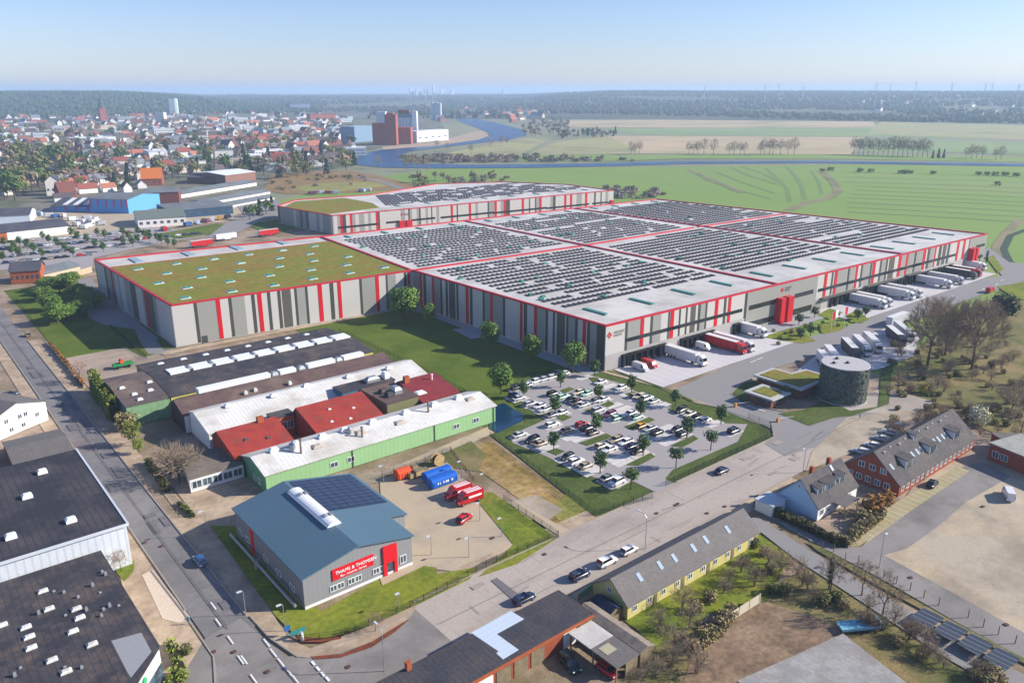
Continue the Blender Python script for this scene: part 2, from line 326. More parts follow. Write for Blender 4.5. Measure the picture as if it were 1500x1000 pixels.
# company yard and lawns
sheet('yard', [(556, 700), (598, 694), (655, 676), (700, 722), (752, 798), (700, 836), (690, 838), (604, 830), (560, 760)], g_yard, 5)
sheet('lawn', [(690, 722), (720, 720), (816, 788), (757, 826), (700, 845), (752, 797)], g_lawn2, 6)
sheet('lawn', [(308, 770), (345, 770), (470, 895), (560, 845), (604, 826), (640, 831), (640, 840), (700, 830), (688, 848), (610, 886), (545, 915), (470, 938), (430, 928), (404, 902)], g_lawn2, 6)
sheet('path', [(556, 846), (600, 828), (632, 824), (560, 858)], g_yard, 8)
sheet('dry_field', [(655, 668), (718, 643), (872, 758), (955, 730), (960, 736), (830, 780), (705, 690)], g_field, 4)
sheet('green_weeds', [(800, 745), (838, 716), (872, 756), (880, 762), (838, 778)], mat('weeds', hexc('#8a8a3c', .8), hexc('#a08f4a', .8), .12, 1, world=True, fine=.25), 5)
sheet('concrete_pad', [(745, 735), (785, 724), (826, 746), (800, 763), (770, 760)], g_gravel, 6)
sheet('lane', [(742, 735), (756, 735), (836, 778), (820, 786)], g_yard, 7)
sheet('gravel_track', [(470, 704), (560, 690), (720, 622), (726, 632), (655, 664), (600, 690), (520, 716)], g_gravel, 4)
sheet('grass_strip', [(540, 702), (600, 685), (690, 645), (712, 665), (700, 690), (640, 680)], g_scrub, 4)
sheet('lawn', [(165, 822), (197, 822), (195, 838), (183, 851), (172, 840)], g_lawn2, 8)
rect('yard', 43.6, 60, 128, 186, g_path, 3)
# ground on the right
sheet('grass_bank', [(1300, 565), (1330, 520), (1440, 440), (1700, 430), (1900, 640), (1500, 650), (1420, 620), (1330, 600)], g_scrub, 5)
sheet('lawn', [(1178, 600), (1212, 585), (1245, 602), (1286, 596), (1292, 540), (1308, 535), (1302, 592), (1250, 609), (1222, 612), (1185, 624), (1140, 606)], g_hedge, 9)
sheet('lawn', [(1072, 575), (1085, 563), (1110, 557), (1128, 564), (1110, 585), (1085, 588)], g_hedge, 9)
sheet('parking_strip', [(1240, 612), (1330, 600), (1345, 606), (1280, 650), (1180, 690), (1190, 660)], g_gravel, 8)
sheet('yard', [(1345, 700), (1435, 645), (1520, 690), (1700, 780), (1700, 1010), (1500, 935), (1350, 850), (1262, 800), (1310, 752)], g_gravel, 5)
sheet('lane', [(1412, 682), (1440, 676), (1480, 698), (1415, 735), (1375, 770), (1330, 802), (1290, 814), (1250, 806), (1262, 800), (1340, 744)], g_asph2, 6)
sheet('grass_strip', [(1318, 732), (1404, 683), (1420, 690), (1258, 800), (1236, 800), (1236, 785)], mat('paved_verge', hexc('#b5a98c', .85), hexc('#a0945f', .8), .15, .9, world=True, stripe=(0, 2.2, .06, hexc('#cfc6b4', .9))), 7)
sheet('lane', [(1100, 738), (1150, 738), (1240, 795), (1300, 815), (1400, 870), (1560, 960), (1540, 985), (1400, 910), (1300, 852), (1230, 815), (1120, 755)], g_asph2, 6)
sheet('lane', [(1090, 760), (1110, 757), (1200, 815), (1280, 865), (1400, 935), (1560, 1020), (1500, 1030), (1380, 960), (1260, 880), (1160, 815)], g_serv, 7)
sheet('grass_strip', [(1180, 792), (1200, 800), (1300, 856), (1400, 912), (1560, 995), (1560, 1003), (1400, 920), (1280, 855), (1196, 806)], g_scrub, 8)
sheet('garden', [(905, 900), (1110, 780), (1160, 815), (1120, 880), (1030, 905), (960, 945)], g_lawn2, 5)
sheet('scrub', [(940, 940), (1060, 900), (1110, 870), (1180, 830), (1260, 880), (1400, 960), (1500, 1030), (1340, 1060), (900, 1060), (960, 965)], g_scrub, 4)
sheet('bare_soil', [(1035, 900), (1120, 880), (1200, 905), (1240, 925), (1120, 985), (1060, 1010), (1000, 1000), (1020, 940)], mat('dark_soil', hexc('#937a62', .8), hexc('#7b6650', .78), .12, 1, stain=hexc('#a89072', .8), stainsc=.1, world=True, fine=.3), 5)
sheet('yard', [(740, 1000), (800, 960), (880, 940), (920, 985), (860, 1060), (700, 1060)], g_dirt, 6)
# white road marks
def dash(px, n=2.5, w=.16, along='y'):
    p = G(*px); d = (w, n) if along == 'y' else (n, w)
    rect('road_marking', p.x - d[0] / 2, p.x + d[0] / 2, p.y - d[1] / 2, p.y + d[1] / 2, g_white, 10)
for q in ((313, 888), (320, 912), (338, 938), (358, 967), (372, 995), (391, 942), (401, 957), (412, 971), (423, 984), (434, 997), (353, 967)): dash(q, 2.6, .22)
for q in ((459, 972), (466, 980), (473, 988), (480, 995)): dash(q, 1.2, .4)
for q in ((1103, 530), (1113, 526), (1440, 424), (1460, 417), (1468, 411), (1395, 434)): dash(q, 3.5, .35, 'x')
rect('road_marking', 190, 190.4, 118, 124, g_white, 10)
# kerbs, patches, cracks and manhole covers
m_kerb = mat('kerb_stone', hexc('#a89d90', .8), fine=.1, world=True)
def kerb(pts, px=False, w_=.28):
    P = [G(*q) if px else Vector((q[0], q[1], 0)) for q in pts]; b = MB()
    for p, q in zip(P, P[1:]):
        d = (q - p); L = d.length; d.normalize(); b.T = Matrix(((d.x, -d.y, 0, p.x), (d.y, d.x, 0, p.y), (0, 0, 1, 0), (0, 0, 0, 1))); b.box(0, L, -w_ / 2, w_ / 2, -.2, .17)
    tag(b.build('kerb', m_kerb), None, None, None, 'structure')
kerb([(39.3, 122), (39.3, 330)]); kerb([(31.5, 130), (31.5, 420)]); kerb([(64, 106.3), (129, 106.3)]); kerb([(137, 106.3), (178, 106.3)]); kerb([(64, 90.4), (160, 90.4)])
kerb([(366, 902), (395, 934), (436, 962), (470, 950), (545, 927), (604, 897)], True); kerb([(1130, 541), (1085, 563), (1071, 577), (1088, 592), (1150, 603)], True); kerb([(316, 1010), (313, 962), (270, 898), (222, 836)], True); kerb([(985, 573), (1015, 587), (1052, 597), (1098, 613), (1130, 628), (1134, 640)], True)
rk = random.Random(61); g_seam = mat('road_seam', hexc('#5f5c5c', .8), world=True, fine=.1); g_repair = mat('repair_patch', hexc('#716e70', .8), hexc('#7b7779', .8), .4, 1, world=True)
for k in range(26):
    x, y = rk.uniform(64, 200), rk.uniform(91, 105.5); L = rk.uniform(1.5, 9); a = rk.choice((0, 0, 1.57, .3, 2.8)); strip('road_seam', [(x, y), (min(max(x + L * math.cos(a), 63.5), 230), min(max(y + L * math.sin(a) * .6, 91), 105.8))], rk.uniform(.05, .12), g_seam, 9, px=False)
for k in range(16): x, y = rk.uniform(32.5, 38), rk.uniform(125, 330); rect('repair_patch', x, min(38.9, x + rk.uniform(.8, 2.4)), y, y + rk.uniform(1.5, 9), g_repair, 8)
for k in range(8): x, y = rk.uniform(66, 180), rk.uniform(92, 103); rect('repair_patch', x, x + rk.uniform(1, 5), y, y + rk.uniform(.8, 2), g_tan if k < 0 else mat('pale_patch', hexc('#a99d92', .82), world=True, fine=.1), 8)
strip('road_seam', [(35.4, 120), (35.3, 200), (35.5, 300), (35.4, 420)], .14, g_seam, 9, px=False); strip('road_seam', [(64, 98.2), (120, 98.3), (210, 98.2)], .12, g_seam, 9, px=False)
m_iron = mat('cast_iron', hexc('#6a4a40', .7), fine=.2)
for i, q in enumerate(((392, 984), (510, 977), (313, 955), (722, 788), (990, 740), (993, 738), (1062, 742), (962, 752), (212, 795), (237, 800), (1036, 752), (798, 812), (1334, 846), (1474, 915), (343, 955), (1440, 742))):
    p = G(*q); b = MB(); b.tube((p.x, p.y, .16), (p.x, p.y, .2), .42, .42, 14); tag(b.build('manhole_cover', m_iron), 'round iron manhole cover set into the paving', 'manhole cover', 'manhole covers in the roads')
# ---------------------------------------------------------------- the two logistics halls
m_light = mat('cladding_light', hexc('#c9c6bf', .8), fine=.02, rough=.5, stripe=(2, 1.1, .03, hexc('#b3b0a9', .8)))
m_mid = mat('cladding_mid', hexc('#9c9c94', .8), fine=.03, rough=.5)
m_dark = mat('cladding_dark', hexc('#50504a', .7), fine=.03, rough=.5)
m_brown = mat('cladding_umber', hexc('#5f5b50', .8), fine=.03, rough=.5)
m_red = mat('red_panel', hexc('#d8101f', .75), fine=.03, rough=.45)
m_redrim = mat('red_rim', hexc('#d02838', .75), fine=.05, rough=.5)
m_conc = mat('plinth_concrete', hexc('#b3afab', .85), hexc('#a7a39f', .8), .3, .8, fine=.05)
m_roof = mat('white_membrane', hexc('#dcd7ce', .84), hexc('#cfcac1', .82), .03, 1, stain=hexc('#bbb6ad', .8), stainsc=.06, fine=.04, rough=.6, stripe=(1, 7.5, .02, hexc('#b9b4ac', .82)))
m_glass = mat('dark_glass', hexc('#23272a', .8), rough=.12, spec=.6, fine=0)
m_solar = mat('solar_cell', hexc('#45403f', .8), hexc('#55504e', .8), .7, .8, rough=.35, spec=.35, fine=.1, stripe=(0, 1.15, .05, hexc('#77757c', .7)))
m_sky = mat('teal_rooflight', hexc('#3f9a78', .75), hexc('#348a70', .7), .8, .8, rough=.2, spec=.5, fine=.1, stripe=(1, 1.6, .06, hexc('#8fb8a8', .8)))
m_skyw = mat('white_dome', hexc('#e4e6e4', .95), rough=.3, fine=.02)
m_green_roof = mat('sedum_roof', hexc('#7f8038', .9), hexc('#8f7740', .88), .09, 1, stain=hexc('#737f34', .92), stainsc=.13, fine=.2, rough=.95, spec=.05, aniso=(.5, 1, 1))
m_black = mat('dock_rubber', hexc('#1d1c1d', .8), rough=.7, fine=.05)
m_doorw = mat('dock_door_grey', hexc('#8f8d8a', .8), stripe=(2, .5, .08, hexc('#6f6d6a', .8)))
def Fm(p, q, z=0):
    """frame with x along p -> q and the outside on the negative y side"""
    p = Vector((p[0], p[1], z)); q = Vector((q[0], q[1], z)); x = (q - p).normalized(); y = Vector((-x.y, x.x, 0))
    m = Matrix(((x.x, y.x, 0, p.x), (x.y, y.y, 0, p.y), (0, 0, 1, z), (0, 0, 0, 1))); return m, (q - p).length
def wallpart(par, name, T, x0, x1, z0, z1, m, d=.07, d0=0.0):
    b = MB(); b.T = T; b.box(x0, x1, -d, -d0, z0, z1); return b.build(name, m, par)
def alongpx(T, L, line, z):
    """maps photo x on a roof line to metres along a facade"""
    (xa, ya), (xb, yb) = line; Ti = T.inverted()
    return lambda x: max(0.02, min(L - .02, (Ti @ G(x, ya + (yb - ya) * (x - xa) / (xb - xa), z)).x))
def stripes(par, T, f, spec, z0, z1):
    """cladding stripes: one mesh for the grey ones of a facade, each red one a panel of its own"""
    g = MB(); g.T = T
    for k, a, c in spec:
        u, v = f(a), f(c)
        if v - u < .15: continue
        if k == 'r': wallpart(par, 'red_panel', T, u, v, z0, z1, m_red, .12)
        else: g.mi = {'l': 0, 'm': 1, 'd': 2, 'b': 3}[k]; g.box(u, v, -.07, 0, z0, z1)
    g.build('cladding', [m_light, m_mid, m_dark, m_brown], par)
def rim(par, pts, z, w=.7, h=.35, close=True, name='parapet'):
    b = MB(); n = len(pts)
    for i in range(n if close else n - 1):
        T, L = Fm(pts[i], pts[(i + 1) % n]); b.T = T; b.box(-.1 if i % 2 else 0, L + (.1 if i % 2 else 0), -.15, w, z - .25 + .004 * (i % 3), z + h + .004 * (i % 3))
    return b.build(name, m_redrim, par)
def letters(par, name, txt, T, x, z, size, m, d=.1):
    c = bpy.data.curves.new(name, 'FONT'); c.body = txt; c.size = size; c.extrude = .03; c.resolution_u = 2; c.materials.append(m)
    o = bpy.data.objects.new(name, c); COL.objects.link(o)
    dg = bpy.context.evaluated_depsgraph_get(); me = bpy.data.meshes.new_from_object(o.evaluated_get(dg)); bpy.data.objects.remove(o)
    o = bpy.data.objects.new(name, me); COL.objects.link(o); o.parent = par
    o.matrix_local = Matrix.Translation(-Vector(par['_o'])) @ T @ Matrix(((1, 0, 0, x), (0, 0, -1, -d - .03), (0, 1, 0, z), (0, 0, 0, 1)))
    return o
def logo(par, T, x, z, s, m2, d=.08):
    g = MB(); g.T = T
    for dx, dz in ((0, .5), (0, -.5), (.5, 0), (-.5, 0)):
        c, e, h = x + dx * s, z + dz * s, .4 * s
        P = [(c - h, e), (c, e - h), (c + h, e), (c, e + h)]
        f = [g.pt((p[0], -d - .06, p[1])) for p in P]; k = [g.pt((p[0], -d + .04, p[1])) for p in P]
        g.f.append(f); g.m.append(0)
        for i in range(4): j = (i + 1) % 4; g.f.append([f[i], k[i], k[j], f[j]]); g.m.append(0)
    g.build('emblem', m_red, par)
    b = MB(); b.T = T; r = random.Random(5)          # two lines of dark lettering too small to read
    for row, (n, zz) in enumerate(((9, .38), (7, -.42))):
        for i in range(n):
            u = x + 1.5 * s + i * .42 * s
            b.box(u, u + .13 * s, -d - .05, -d, z + zz * s - .3 * s, z + zz * s + .3 * s)
            hgt = r.choice((.3, .0, -.24)); b.box(u + .13 * s, u + .3 * s, -d - .045, -d, z + zz * s + hgt * s - .06 * s, z + zz * s + hgt * s)
    b.build('lettering', m2, par)

A0 = (79.0, 286.6); J0 = (176.0, 281.4); C0 = (179.3, 171.3); D0 = (459.3, 164.6); E0 = (432.5, 369.2); B0 = (183.0, 380.6); L1 = (77.6, 390.0)
WH = 15.5
wh = thing('logistics_hall', 'huge grey logistics hall with red edged white roof covered in rows of solar panels', 'warehouse', (C0[0], C0[1], 0))
def inset(poly, d):
    out = []; n = len(poly)
    for i in range(n):
        p, c, q = Vector(poly[i - 1]), Vector(poly[i]), Vector(poly[(i + 1) % n])
        e1 = (c - p).normalized(); e2 = (q - c).normalized(); n1 = Vector((-e1.y, e1.x)); n2 = Vector((-e2.y, e2.x))
        k = 1 + n1.dot(n2); v = (n1 + n2) / max(k, .3) * d; out.append((c.x + v.x, c.y + v.y))
    return out
poly = [A0, J0, C0, D0, E0, B0, L1]
b = MB(); b.prism(poly, 0, WH - .1, top=False); b.build('wall', m_light, wh)
b = MB(); b.face([(p[0], p[1], WH - .25) for p in inset(poly, .05)]); b.build('roof', m_roof, wh)
rim(wh, poly, WH)
def ridge(par, p, q, z, w=1.1):
    T, L = Fm(p, q); b = MB(); b.T = T; b.box(.9, L - .9, -w / 2, w / 2, z - .4, z + .3); b.build('fire_wall', m_redrim, par)
X1, X2 = (271.5, 276.5), (357.5, 276.0)
ridge(wh, J0, X1, WH + .015); ridge(wh, (272.6, 276.5), (356.6, 276.0), WH + .02); ridge(wh, (358.4, 276.0), (443, 273.5), WH + .01)
ridge(wh, (273.5, 169.2), (272.0, 376.0), WH + .05); ridge(wh, (371.5, 167.0), (356.5, 372.5), WH + .06); ridge(wh, (176.0, 282.5), (183.0, 380.0), WH + .07)
# facades
T, L = Fm(A0, J0); f = alongpx(T, L, ((250, 447), (602, 397)), WH)
stripes(wh, T, f, [('l', 250, 282), ('d', 282, 287), ('m', 287, 314), ('r', 315, 321), ('l', 321, 333), ('d', 333, 338), ('m', 338, 357), ('l', 357, 366), ('d', 367, 372), ('r', 376, 382), ('l', 382, 390), ('d', 390, 395), ('l', 395, 405), ('d', 405, 410), ('b', 412, 425), ('l', 425, 430), ('d', 430, 434), ('m', 434, 446), ('d', 446, 450), ('l', 450, 464), ('r', 465, 471), ('l', 471, 482), ('d', 482, 488), ('l', 488, 493), ('r', 494, 499), ('l', 499, 526), ('d', 526, 530), ('m', 530, 549), ('r', 550, 555), ('l', 555, 565), ('d', 565, 568), ('m', 568, 580), ('l', 580, 592), ('d', 592, 596), ('r', 597.5, 601)], .35, WH - .3)
wallpart(wh, 'door', T, 9.0, 11.2, 0, 2.6, m_dark, .09)
T, L = Fm(L1, A0); rs = random.Random(3); u = 0.3; sp = []
g = lambda x: x
while u < L - 3:
    k = rs.choice('lmldmlbdmlrm'); wdt = {'r': 1.2, 'd': 1.4}.get(k, rs.uniform(2.2, 5)); sp.append((k, u, min(u + wdt, L - .4))); u += wdt + .02
stripes(wh, T, g, sp, .35, WH - .3)
T, L = Fm(J0, C0); f = alongpx(T, L, ((602, 397), (887, 478)), WH)
stripes(wh, T, f, [('m', 603, 611), ('r', 611.5, 615), ('d', 617, 621), ('l', 621, 629), ('r', 630, 633), ('m', 633, 642), ('d', 642, 645), ('l', 645, 650), ('d', 650, 653), ('b', 655, 664), ('d', 666, 669), ('l', 669, 679), ('r', 680, 684), ('d', 686, 690), ('l', 690, 704), ('d', 705, 708), ('m', 708, 716), ('r', 716.5, 720), ('m', 720, 735), ('d', 735, 738.5), ('l', 738.5, 760), ('r', 760.5, 764), ('d', 766, 771), ('l', 771, 781), ('r', 781.5, 785.5), ('m', 785.5, 797), ('d', 798, 802), ('l', 802, 809), ('d', 809, 812), ('b', 815, 827), ('d', 829, 832), ('m', 832, 842), ('d', 842, 846), ('l', 846, 853), ('r', 853.5, 858), ('d', 860, 864), ('m', 864, 874), ('d', 874, 886)], .35, WH - .3)
T, L = Fm(C0, D0); f = alongpx(T, L, ((887, 478), (1447, 343)), WH); Tf, Lf, ff = T, L, f
SP = [('l', 887, 916), ('d', 916.5, 919.5), ('m', 920, 938), ('r', 939, 943.5), ('l', 944, 953), ('d', 953.5, 957), ('m', 957, 969), ('l', 969, 979), ('d', 979, 982), ('r', 983, 988), ('l', 988, 995), ('d', 995, 998), ('l', 998, 1005), ('d', 1005, 1008), ('l', 1008, 1012), ('b', 1012, 1020), ('l', 1020, 1023), ('d', 1023, 1027), ('m', 1027, 1034), ('d', 1034, 1037), ('l', 1037, 1048), ('r', 1048, 1053), ('l', 1053, 1061), ('d', 1061, 1065), ('r', 1068, 1072), ('l', 1072, 1092), ('d', 1092.5, 1094.5)]
SP2 = [('l', 1199, 1208), ('r', 1209, 1213), ('l', 1213, 1219), ('d', 1219, 1222), ('r', 1224, 1228), ('m', 1228, 1242), ('d', 1243, 1246), ('m', 1246, 1254), ('r', 1255, 1258), ('l', 1258, 1262), ('d', 1262, 1265), ('m', 1265, 1276), ('d', 1276, 1279), ('r', 1280, 1284), ('l', 1284, 1290), ('d', 1290, 1293), ('m', 1293, 1299), ('d', 1299, 1302), ('b', 1304, 1312), ('l', 1312, 1317), ('r', 1318, 1322), ('m', 1322, 1328), ('r', 1329, 1332), ('m', 1333, 1340), ('d', 1341, 1344), ('m', 1345, 1353), ('r', 1354, 1357.5), ('l', 1358, 1360), ('d', 1360, 1364), ('m', 1365, 1370), ('r', 1371, 1373), ('d', 1377, 1381), ('b', 1383, 1388), ('d', 1390, 1393), ('l', 1394, 1403), ('r', 1404, 1406.5), ('l', 1407, 1412), ('r', 1413, 1415.5), ('l', 1416, 1421)]
stripes(wh, T, f, SP, 5.4, WH - .3); stripes(wh, T, f, SP2, 5.4, WH - .3)
for u_, v_ in ((.15, f(1093)), (f(1199), f(1420))): wallpart(wh, 'plinth', T, u_, v_, 0, 5.3, m_conc, .09)
e0, e1 = f(1095), f(1198)
for u_, v_ in ((e0, e1), (f(1421.5), L - .3)): wallpart(wh, 'office_front', T, u_, v_, 0, WH - .3, m_mid, .3)
def winband(x0, x1, z0, z1, d=.16, n=1.9):
    b = MB(); b.T = T; u = x0
    while u < x1 - .4: b.box(u, min(u + n - .16, x1), -d, 0, z0, z1); u += n
    b.build('window_band', m_glass, wh)
winband(f(917), f(1090), 8.3, 9.6); winband(f(1201), f(1404), 8.1, 9.4)
winband(e0 + 1.5, f(1139), 8.2, 10.0, .36); winband(f(1166), e1 - 2, 8.2, 10.0, .36); winband(e0 + 1.5, f(1138), 1.2, 3.4, .36); winband(f(1166), e1 - 2, 1.2, 3.6, .36)
winband(f(1432), L - 2, 9.5, 11.0, .36); winband(f(1432), L - 2, 3.5, 5.0, .36)
for x0, x1 in ((1138.5, 1145), (1149, 1156.5), (1421.5, 1424.5), (1426.5, 1429.5)):
    b = MB(); b.T = T; b.box(f(x0), f(x1), -3.0, -.31, 0, 10.4); b.build('entrance_tower', m_red, wh)
for x0, x1 in ((1145, 1149), (1156.5, 1160)):
    wallpart(wh, 'entrance_glazing', T, f(x0) + .1, f(x1), 0, 9.6, m_glass, 2.0, .31)
logo(wh, T, f(893), 12.2, 1.35, m_dark); logo(wh, T, f(1146), 13.0, 1.2, m_dark, .31)
docks = [f(x) for x in (918, 925, 934, 944, 953, 962, 971, 1004, 1011, 1018, 1026, 1034, 1043, 1082)] + [f(x) for x in (1224, 1232, 1240, 1249, 1258, 1267, 1276, 1285, 1294, 1302, 1310, 1318, 1326, 1334, 1342, 1350, 1358, 1366, 1374, 1382, 1390, 1398)]
for u in docks:
    b = MB(); b.T = T
    b.box(u - 1.85, u - 1.4, -1.1, -.1, .1, 4.4); b.box(u + 1.4, u + 1.85, -1.1, -.1, .1, 4.4); b.box(u - 1.4, u + 1.4, -1.1, -.1, 3.9, 4.4)
    s_ = b.build('dock_shelter', m_black, wh)
    wallpart(s_, 'dock_door', T, u - 1.38, u + 1.38, .9, 3.88, m_doorw if int(u) % 3 == 0 else m_black, .16)
for x0, x1 in ((1205, 1256), (1270, 1312), (1330, 1352)):
    b = MB(); b.T = T; b.box(f(x0), f(x1), -2.2, -.1, 4.9, 5.25); b.build('canopy', m_dark, wh)
for u_, v_ in ((1076, 1086), (1200, 1208)): wallpart(wh, 'roller_gate', T, f(u_), f(v_), 0, 4.5, m_doorw, .14)
# roof: sedum field, rooflights, solar rows
b = MB(); gp = [(80.2, 287.8), (174.8, 282.7), (181.3, 365.5), (79.2, 369.0)]
b.prism(gp, WH - .24, WH - .02); b.build('green_roof', m_green_roof, wh)
rim(wh, [(79.6, 369.4), (181.6, 365.9)], WH - .2, .5, .2, False)
rs = random.Random(8)
for i in range(6):
    for j in range(5):
        x, y = 87 + i * 16.5 + (j % 2) * 6 + rs.uniform(-1, 1), 293.5 + j * 16 + rs.uniform(-1, 1)
        if x > 175: continue
        b = MB(); b.box(x - 1.9, x + 1.9, y - 1.5, y + 1.5, WH - .02, WH + .12)
        r_ = b.build('rooflight', m_skyw, wh)
        b = MB(); b.box(x - 1.2, x + 1.2, y - .9, y + .9, WH + .12, WH + .55); b.build('glazing', m_sky, r_)
def onroof(a, bb, poly4):
    (x0, y0), (x1, y1), (x2, y2), (x3, y3) = poly4
    lx, ly = x0 + (x1 - x0) * a, y0 + (y1 - y0) * a; ux, uy = x3 + (x2 - x3) * a, y3 + (y2 - y3) * a
    return lx + (ux - lx) * bb, ly + (uy - ly) * bb
bays = [((180, 172), (272.5, 170), (271.5, 276), (176.8, 280)), ((274, 170), (370.5, 167.5), (357, 275.5), (272.5, 276)), ((372.5, 167), (458, 165), (442.5, 273), (358.5, 275.5)),
        ((177, 282.5), (271, 277), (271, 375.5), (183.3, 379)), ((272.5, 277), (356.5, 277), (356, 371.5), (272.5, 375)), ((358.5, 276.5), (442, 274), (432, 368), (357.5, 372))]
for i, bay in enumerate(bays):
    for k in range(4):
        a = .1 + .245 * k if i < 3 else .12 + .245 * k
        if i < 3: y0, y1 = .085, .185
        else: y0, y1 = .9, .965
        b = MB(); P = [onroof(a + dx, yy, bay) for dx, yy in ((0, y0), (.016, y0), (.016, y1), (0, y1))]
        b.prism(P, WH - .25, WH + .25); b.build('rooflight_strip', m_sky, wh)
for i in range(4):
    x = 92 + i * 23; b = MB(); b.box(x - 1.6, x + 1.6, 372.5, 384, WH - .25, WH + .2); b.build('rooflight_strip', mat('grey_rooflight', '#8fa3a6', rough=.25), wh)
def solar_row(b, n, x, y, z, dx, dy):
    """a run of n pairs of low tilted panels, dx, dy along the row"""
    nx, ny = -dy, dx
    for k in range(n):
        cx, cy = x + dx * k * 2.45, y + dy * k * 2.45
        for sgn in (0, 1):
            u0, u1 = (.05, .98) if sgn == 0 else (1.02, 1.95); h0, h1 = (.12, .5) if sgn == 0 else (.5, .12)
            P = [(cx + dx * u0 - nx * 1.2, cy + dy * u0 - ny * 1.2, z + h0), (cx + dx * u1 - nx * 1.2, cy + dy * u1 - ny * 1.2, z + h1), (cx + dx * u1 + nx * 1.2, cy + dy * u1 + ny * 1.2, z + h1), (cx + dx * u0 + nx * 1.2, cy + dy * u0 + ny * 1.2, z + h0)]
            b.face(P); b.face([P[0], (P[0][0], P[0][1], z), (P[1][0], P[1][1], z), P[1]])
segs = []
for i, bay in enumerate(bays):
    ya, yb = (.22, .97) if i < 3 else (.03, .87)
    W = math.dist(bay[0], bay[1]); H = math.dist(bay[0], bay[3]); nr = int(H * (yb - ya) / 4.9)
    for r_ in range(nr):
        u = .05 + rs.uniform(0, .03)
        while u < .93:
            n = rs.choice((6, 8, 10, 12, 15, 18, 22)); lw = n * 2.45 / W
            if u + lw > .965: n = int((.965 - u) * W / 2.45); lw = n * 2.45 / W
            if n >= 3 and rs.random() > .05:
                p = onroof(u, ya + (r_ + .5) * (yb - ya) / nr, bay); q = onroof(u + .1, ya + (r_ + .5) * (yb - ya) / nr, bay)
                d = Vector((q[0] - p[0], q[1] - p[1])).normalized(); segs.append((n, p[0], p[1], d.x, d.y))
            u += lw + rs.choice((1.2, 1.6, 2.2, 4)) / W
            if n < 3: break
segs.sort(key=lambda s_: s_[1] * .63 + s_[2] * .77)
for s_ in segs[:100]:
    b = MB(); solar_row(b, s_[0], s_[1], s_[2], WH - .24, s_[3], s_[4]); b.build('solar_row', m_solar, wh)
b = MB()
for s_ in segs[100:]: solar_row(b, s_[0], s_[1], s_[2], WH - .24, s_[3], s_[4])
tag(b.build('solar_field', m_solar, wh), 'further rows of dark solar panels', None, None, 'stuff')
for i, bay in enumerate(bays):
    for k in range(16):
        p = onroof(rs.uniform(.05, .95), rs.uniform(.22, .95) if i < 3 else rs.uniform(.05, .85), bay); b = MB(); b.box(p[0] - .9, p[0] + .9, p[1] - .6, p[1] + .6, WH - .25, WH + .45); b.build('roof_vent', m_sky, wh)

# hall behind
W2 = 12.0
w2p = [(x.x, x.y) for x in (G(487, 316, W2), G(899, 279, W2), G(832, 270.5, W2), G(740, 266.5, W2), G(640, 269.5, W2), G(545, 285, W2), G(432, 293, W2), G(406, 302, W2))]
w2 = thing('logistics_hall', 'second grey logistics hall behind the huge one, green roof at its near end', 'warehouse', (w2p[0][0], w2p[0][1], 0))
b = MB(); b.prism(w2p, 0, W2 - .1, top=False); b.build('wall', m_light, w2)
b = MB(); b.face([(p[0], p[1], W2 - .25) for p in inset(w2p, .05)]); b.build('roof', m_roof, w2)
rim(w2, w2p, W2)
T, L = Fm(w2p[0], w2p[1]); f = alongpx(T, L, ((487, 316), (899, 279)), W2); rs = random.Random(21); sp = []; x = 488
reds = [499, 517, 552, 662, 688, 729, 741, 768, 791, 827, 838, 861]
while x < 896:
    nr = [r_ for r_ in reds if x - 1 <= r_ < x + 5]
    if nr: sp.append(('r', x, x + 3.2)); x += 3.4; reds.remove(nr[0]); continue
    k = rs.choice('lllmdlmd'); wdt = {'d': 2.2, 'm': 4, 'l': 6}[k] * rs.uniform(.7, 1.2); sp.append((k, x, min(x + wdt, 898))); x += wdt + .1
stripes(w2, T, f, sp, .3, W2 - .3)
for x0, x1, z0 in ((494, 552, 3.4), (565, 582, 3.6), (603, 636, 3.6), (645, 722, 3.4), (722, 800, 3.0), (800, 862, 2.6), (868, 890, 2.6)):
    b = MB(); b.T = T; u = f(x0)
    while u < f(x1): b.box(u, u + 1.8, -.2, 0, z0, z0 + 1.3); u += 2.0
    b.build('window_band', m_glass, w2)
for x0, x1 in ((583, 591), (594, 602), (894, 898)): wallpart(w2, 'entrance_tower', T, f(x0), f(x1), 0, 4.6, m_red, 1.5)
logo(w2, T, f(588), 8.6, 1.1, m_dark)
T, L = Fm(w2p[7], w2p[0]); u = .3; sp = []
while u < L - 3:
    k = rs.choice('mlmblmbrm'); wdt = {'r': .9}.get(k, rs.uniform(2, 5)); sp.append((k, u, min(u + wdt, L - .3))); u += wdt + .02
stripes(w2, T, lambda x: x, sp, .3, W2 - .3)
b = MB(); P = [G(*q, W2) for q in ((415, 303), (432, 295), (505, 290), (545, 297), (556, 304), (478, 313.5))]
b.prism([(p.x, p.y) for p in P], W2 - .24, W2 - .02); b.build('green_roof', m_green_roof, w2)
b = MB(); y = 0
q0, q1, q2, q3 = G(560, 304, W2), G(893, 276, W2), G(745, 268, W2), G(545, 286, W2)
quad = ((q0.x, q0.y), (q1.x, q1.y), (q2.x, q2.y), (q3.x, q3.y))
H = math.dist(quad[0], quad[3])
for r_ in range(int(H / 5.4)):
    v = .13 + .85 * (r_ + .5) / int(H / 5.4); u = .02
    while u < .92:
        n = rs.choice((5, 7, 9, 12)); p = onroof(u, v, quad); q = onroof(u + .05, v, quad); d = Vector((q[0] - p[0], q[1] - p[1])); Wd = d.length / .05; d.normalize()
        solar_row(b, n, p[0], p[1], W2 - .24, d.x, d.y); u += (n * 2.45 + rs.choice((2, 5, 9))) / Wd
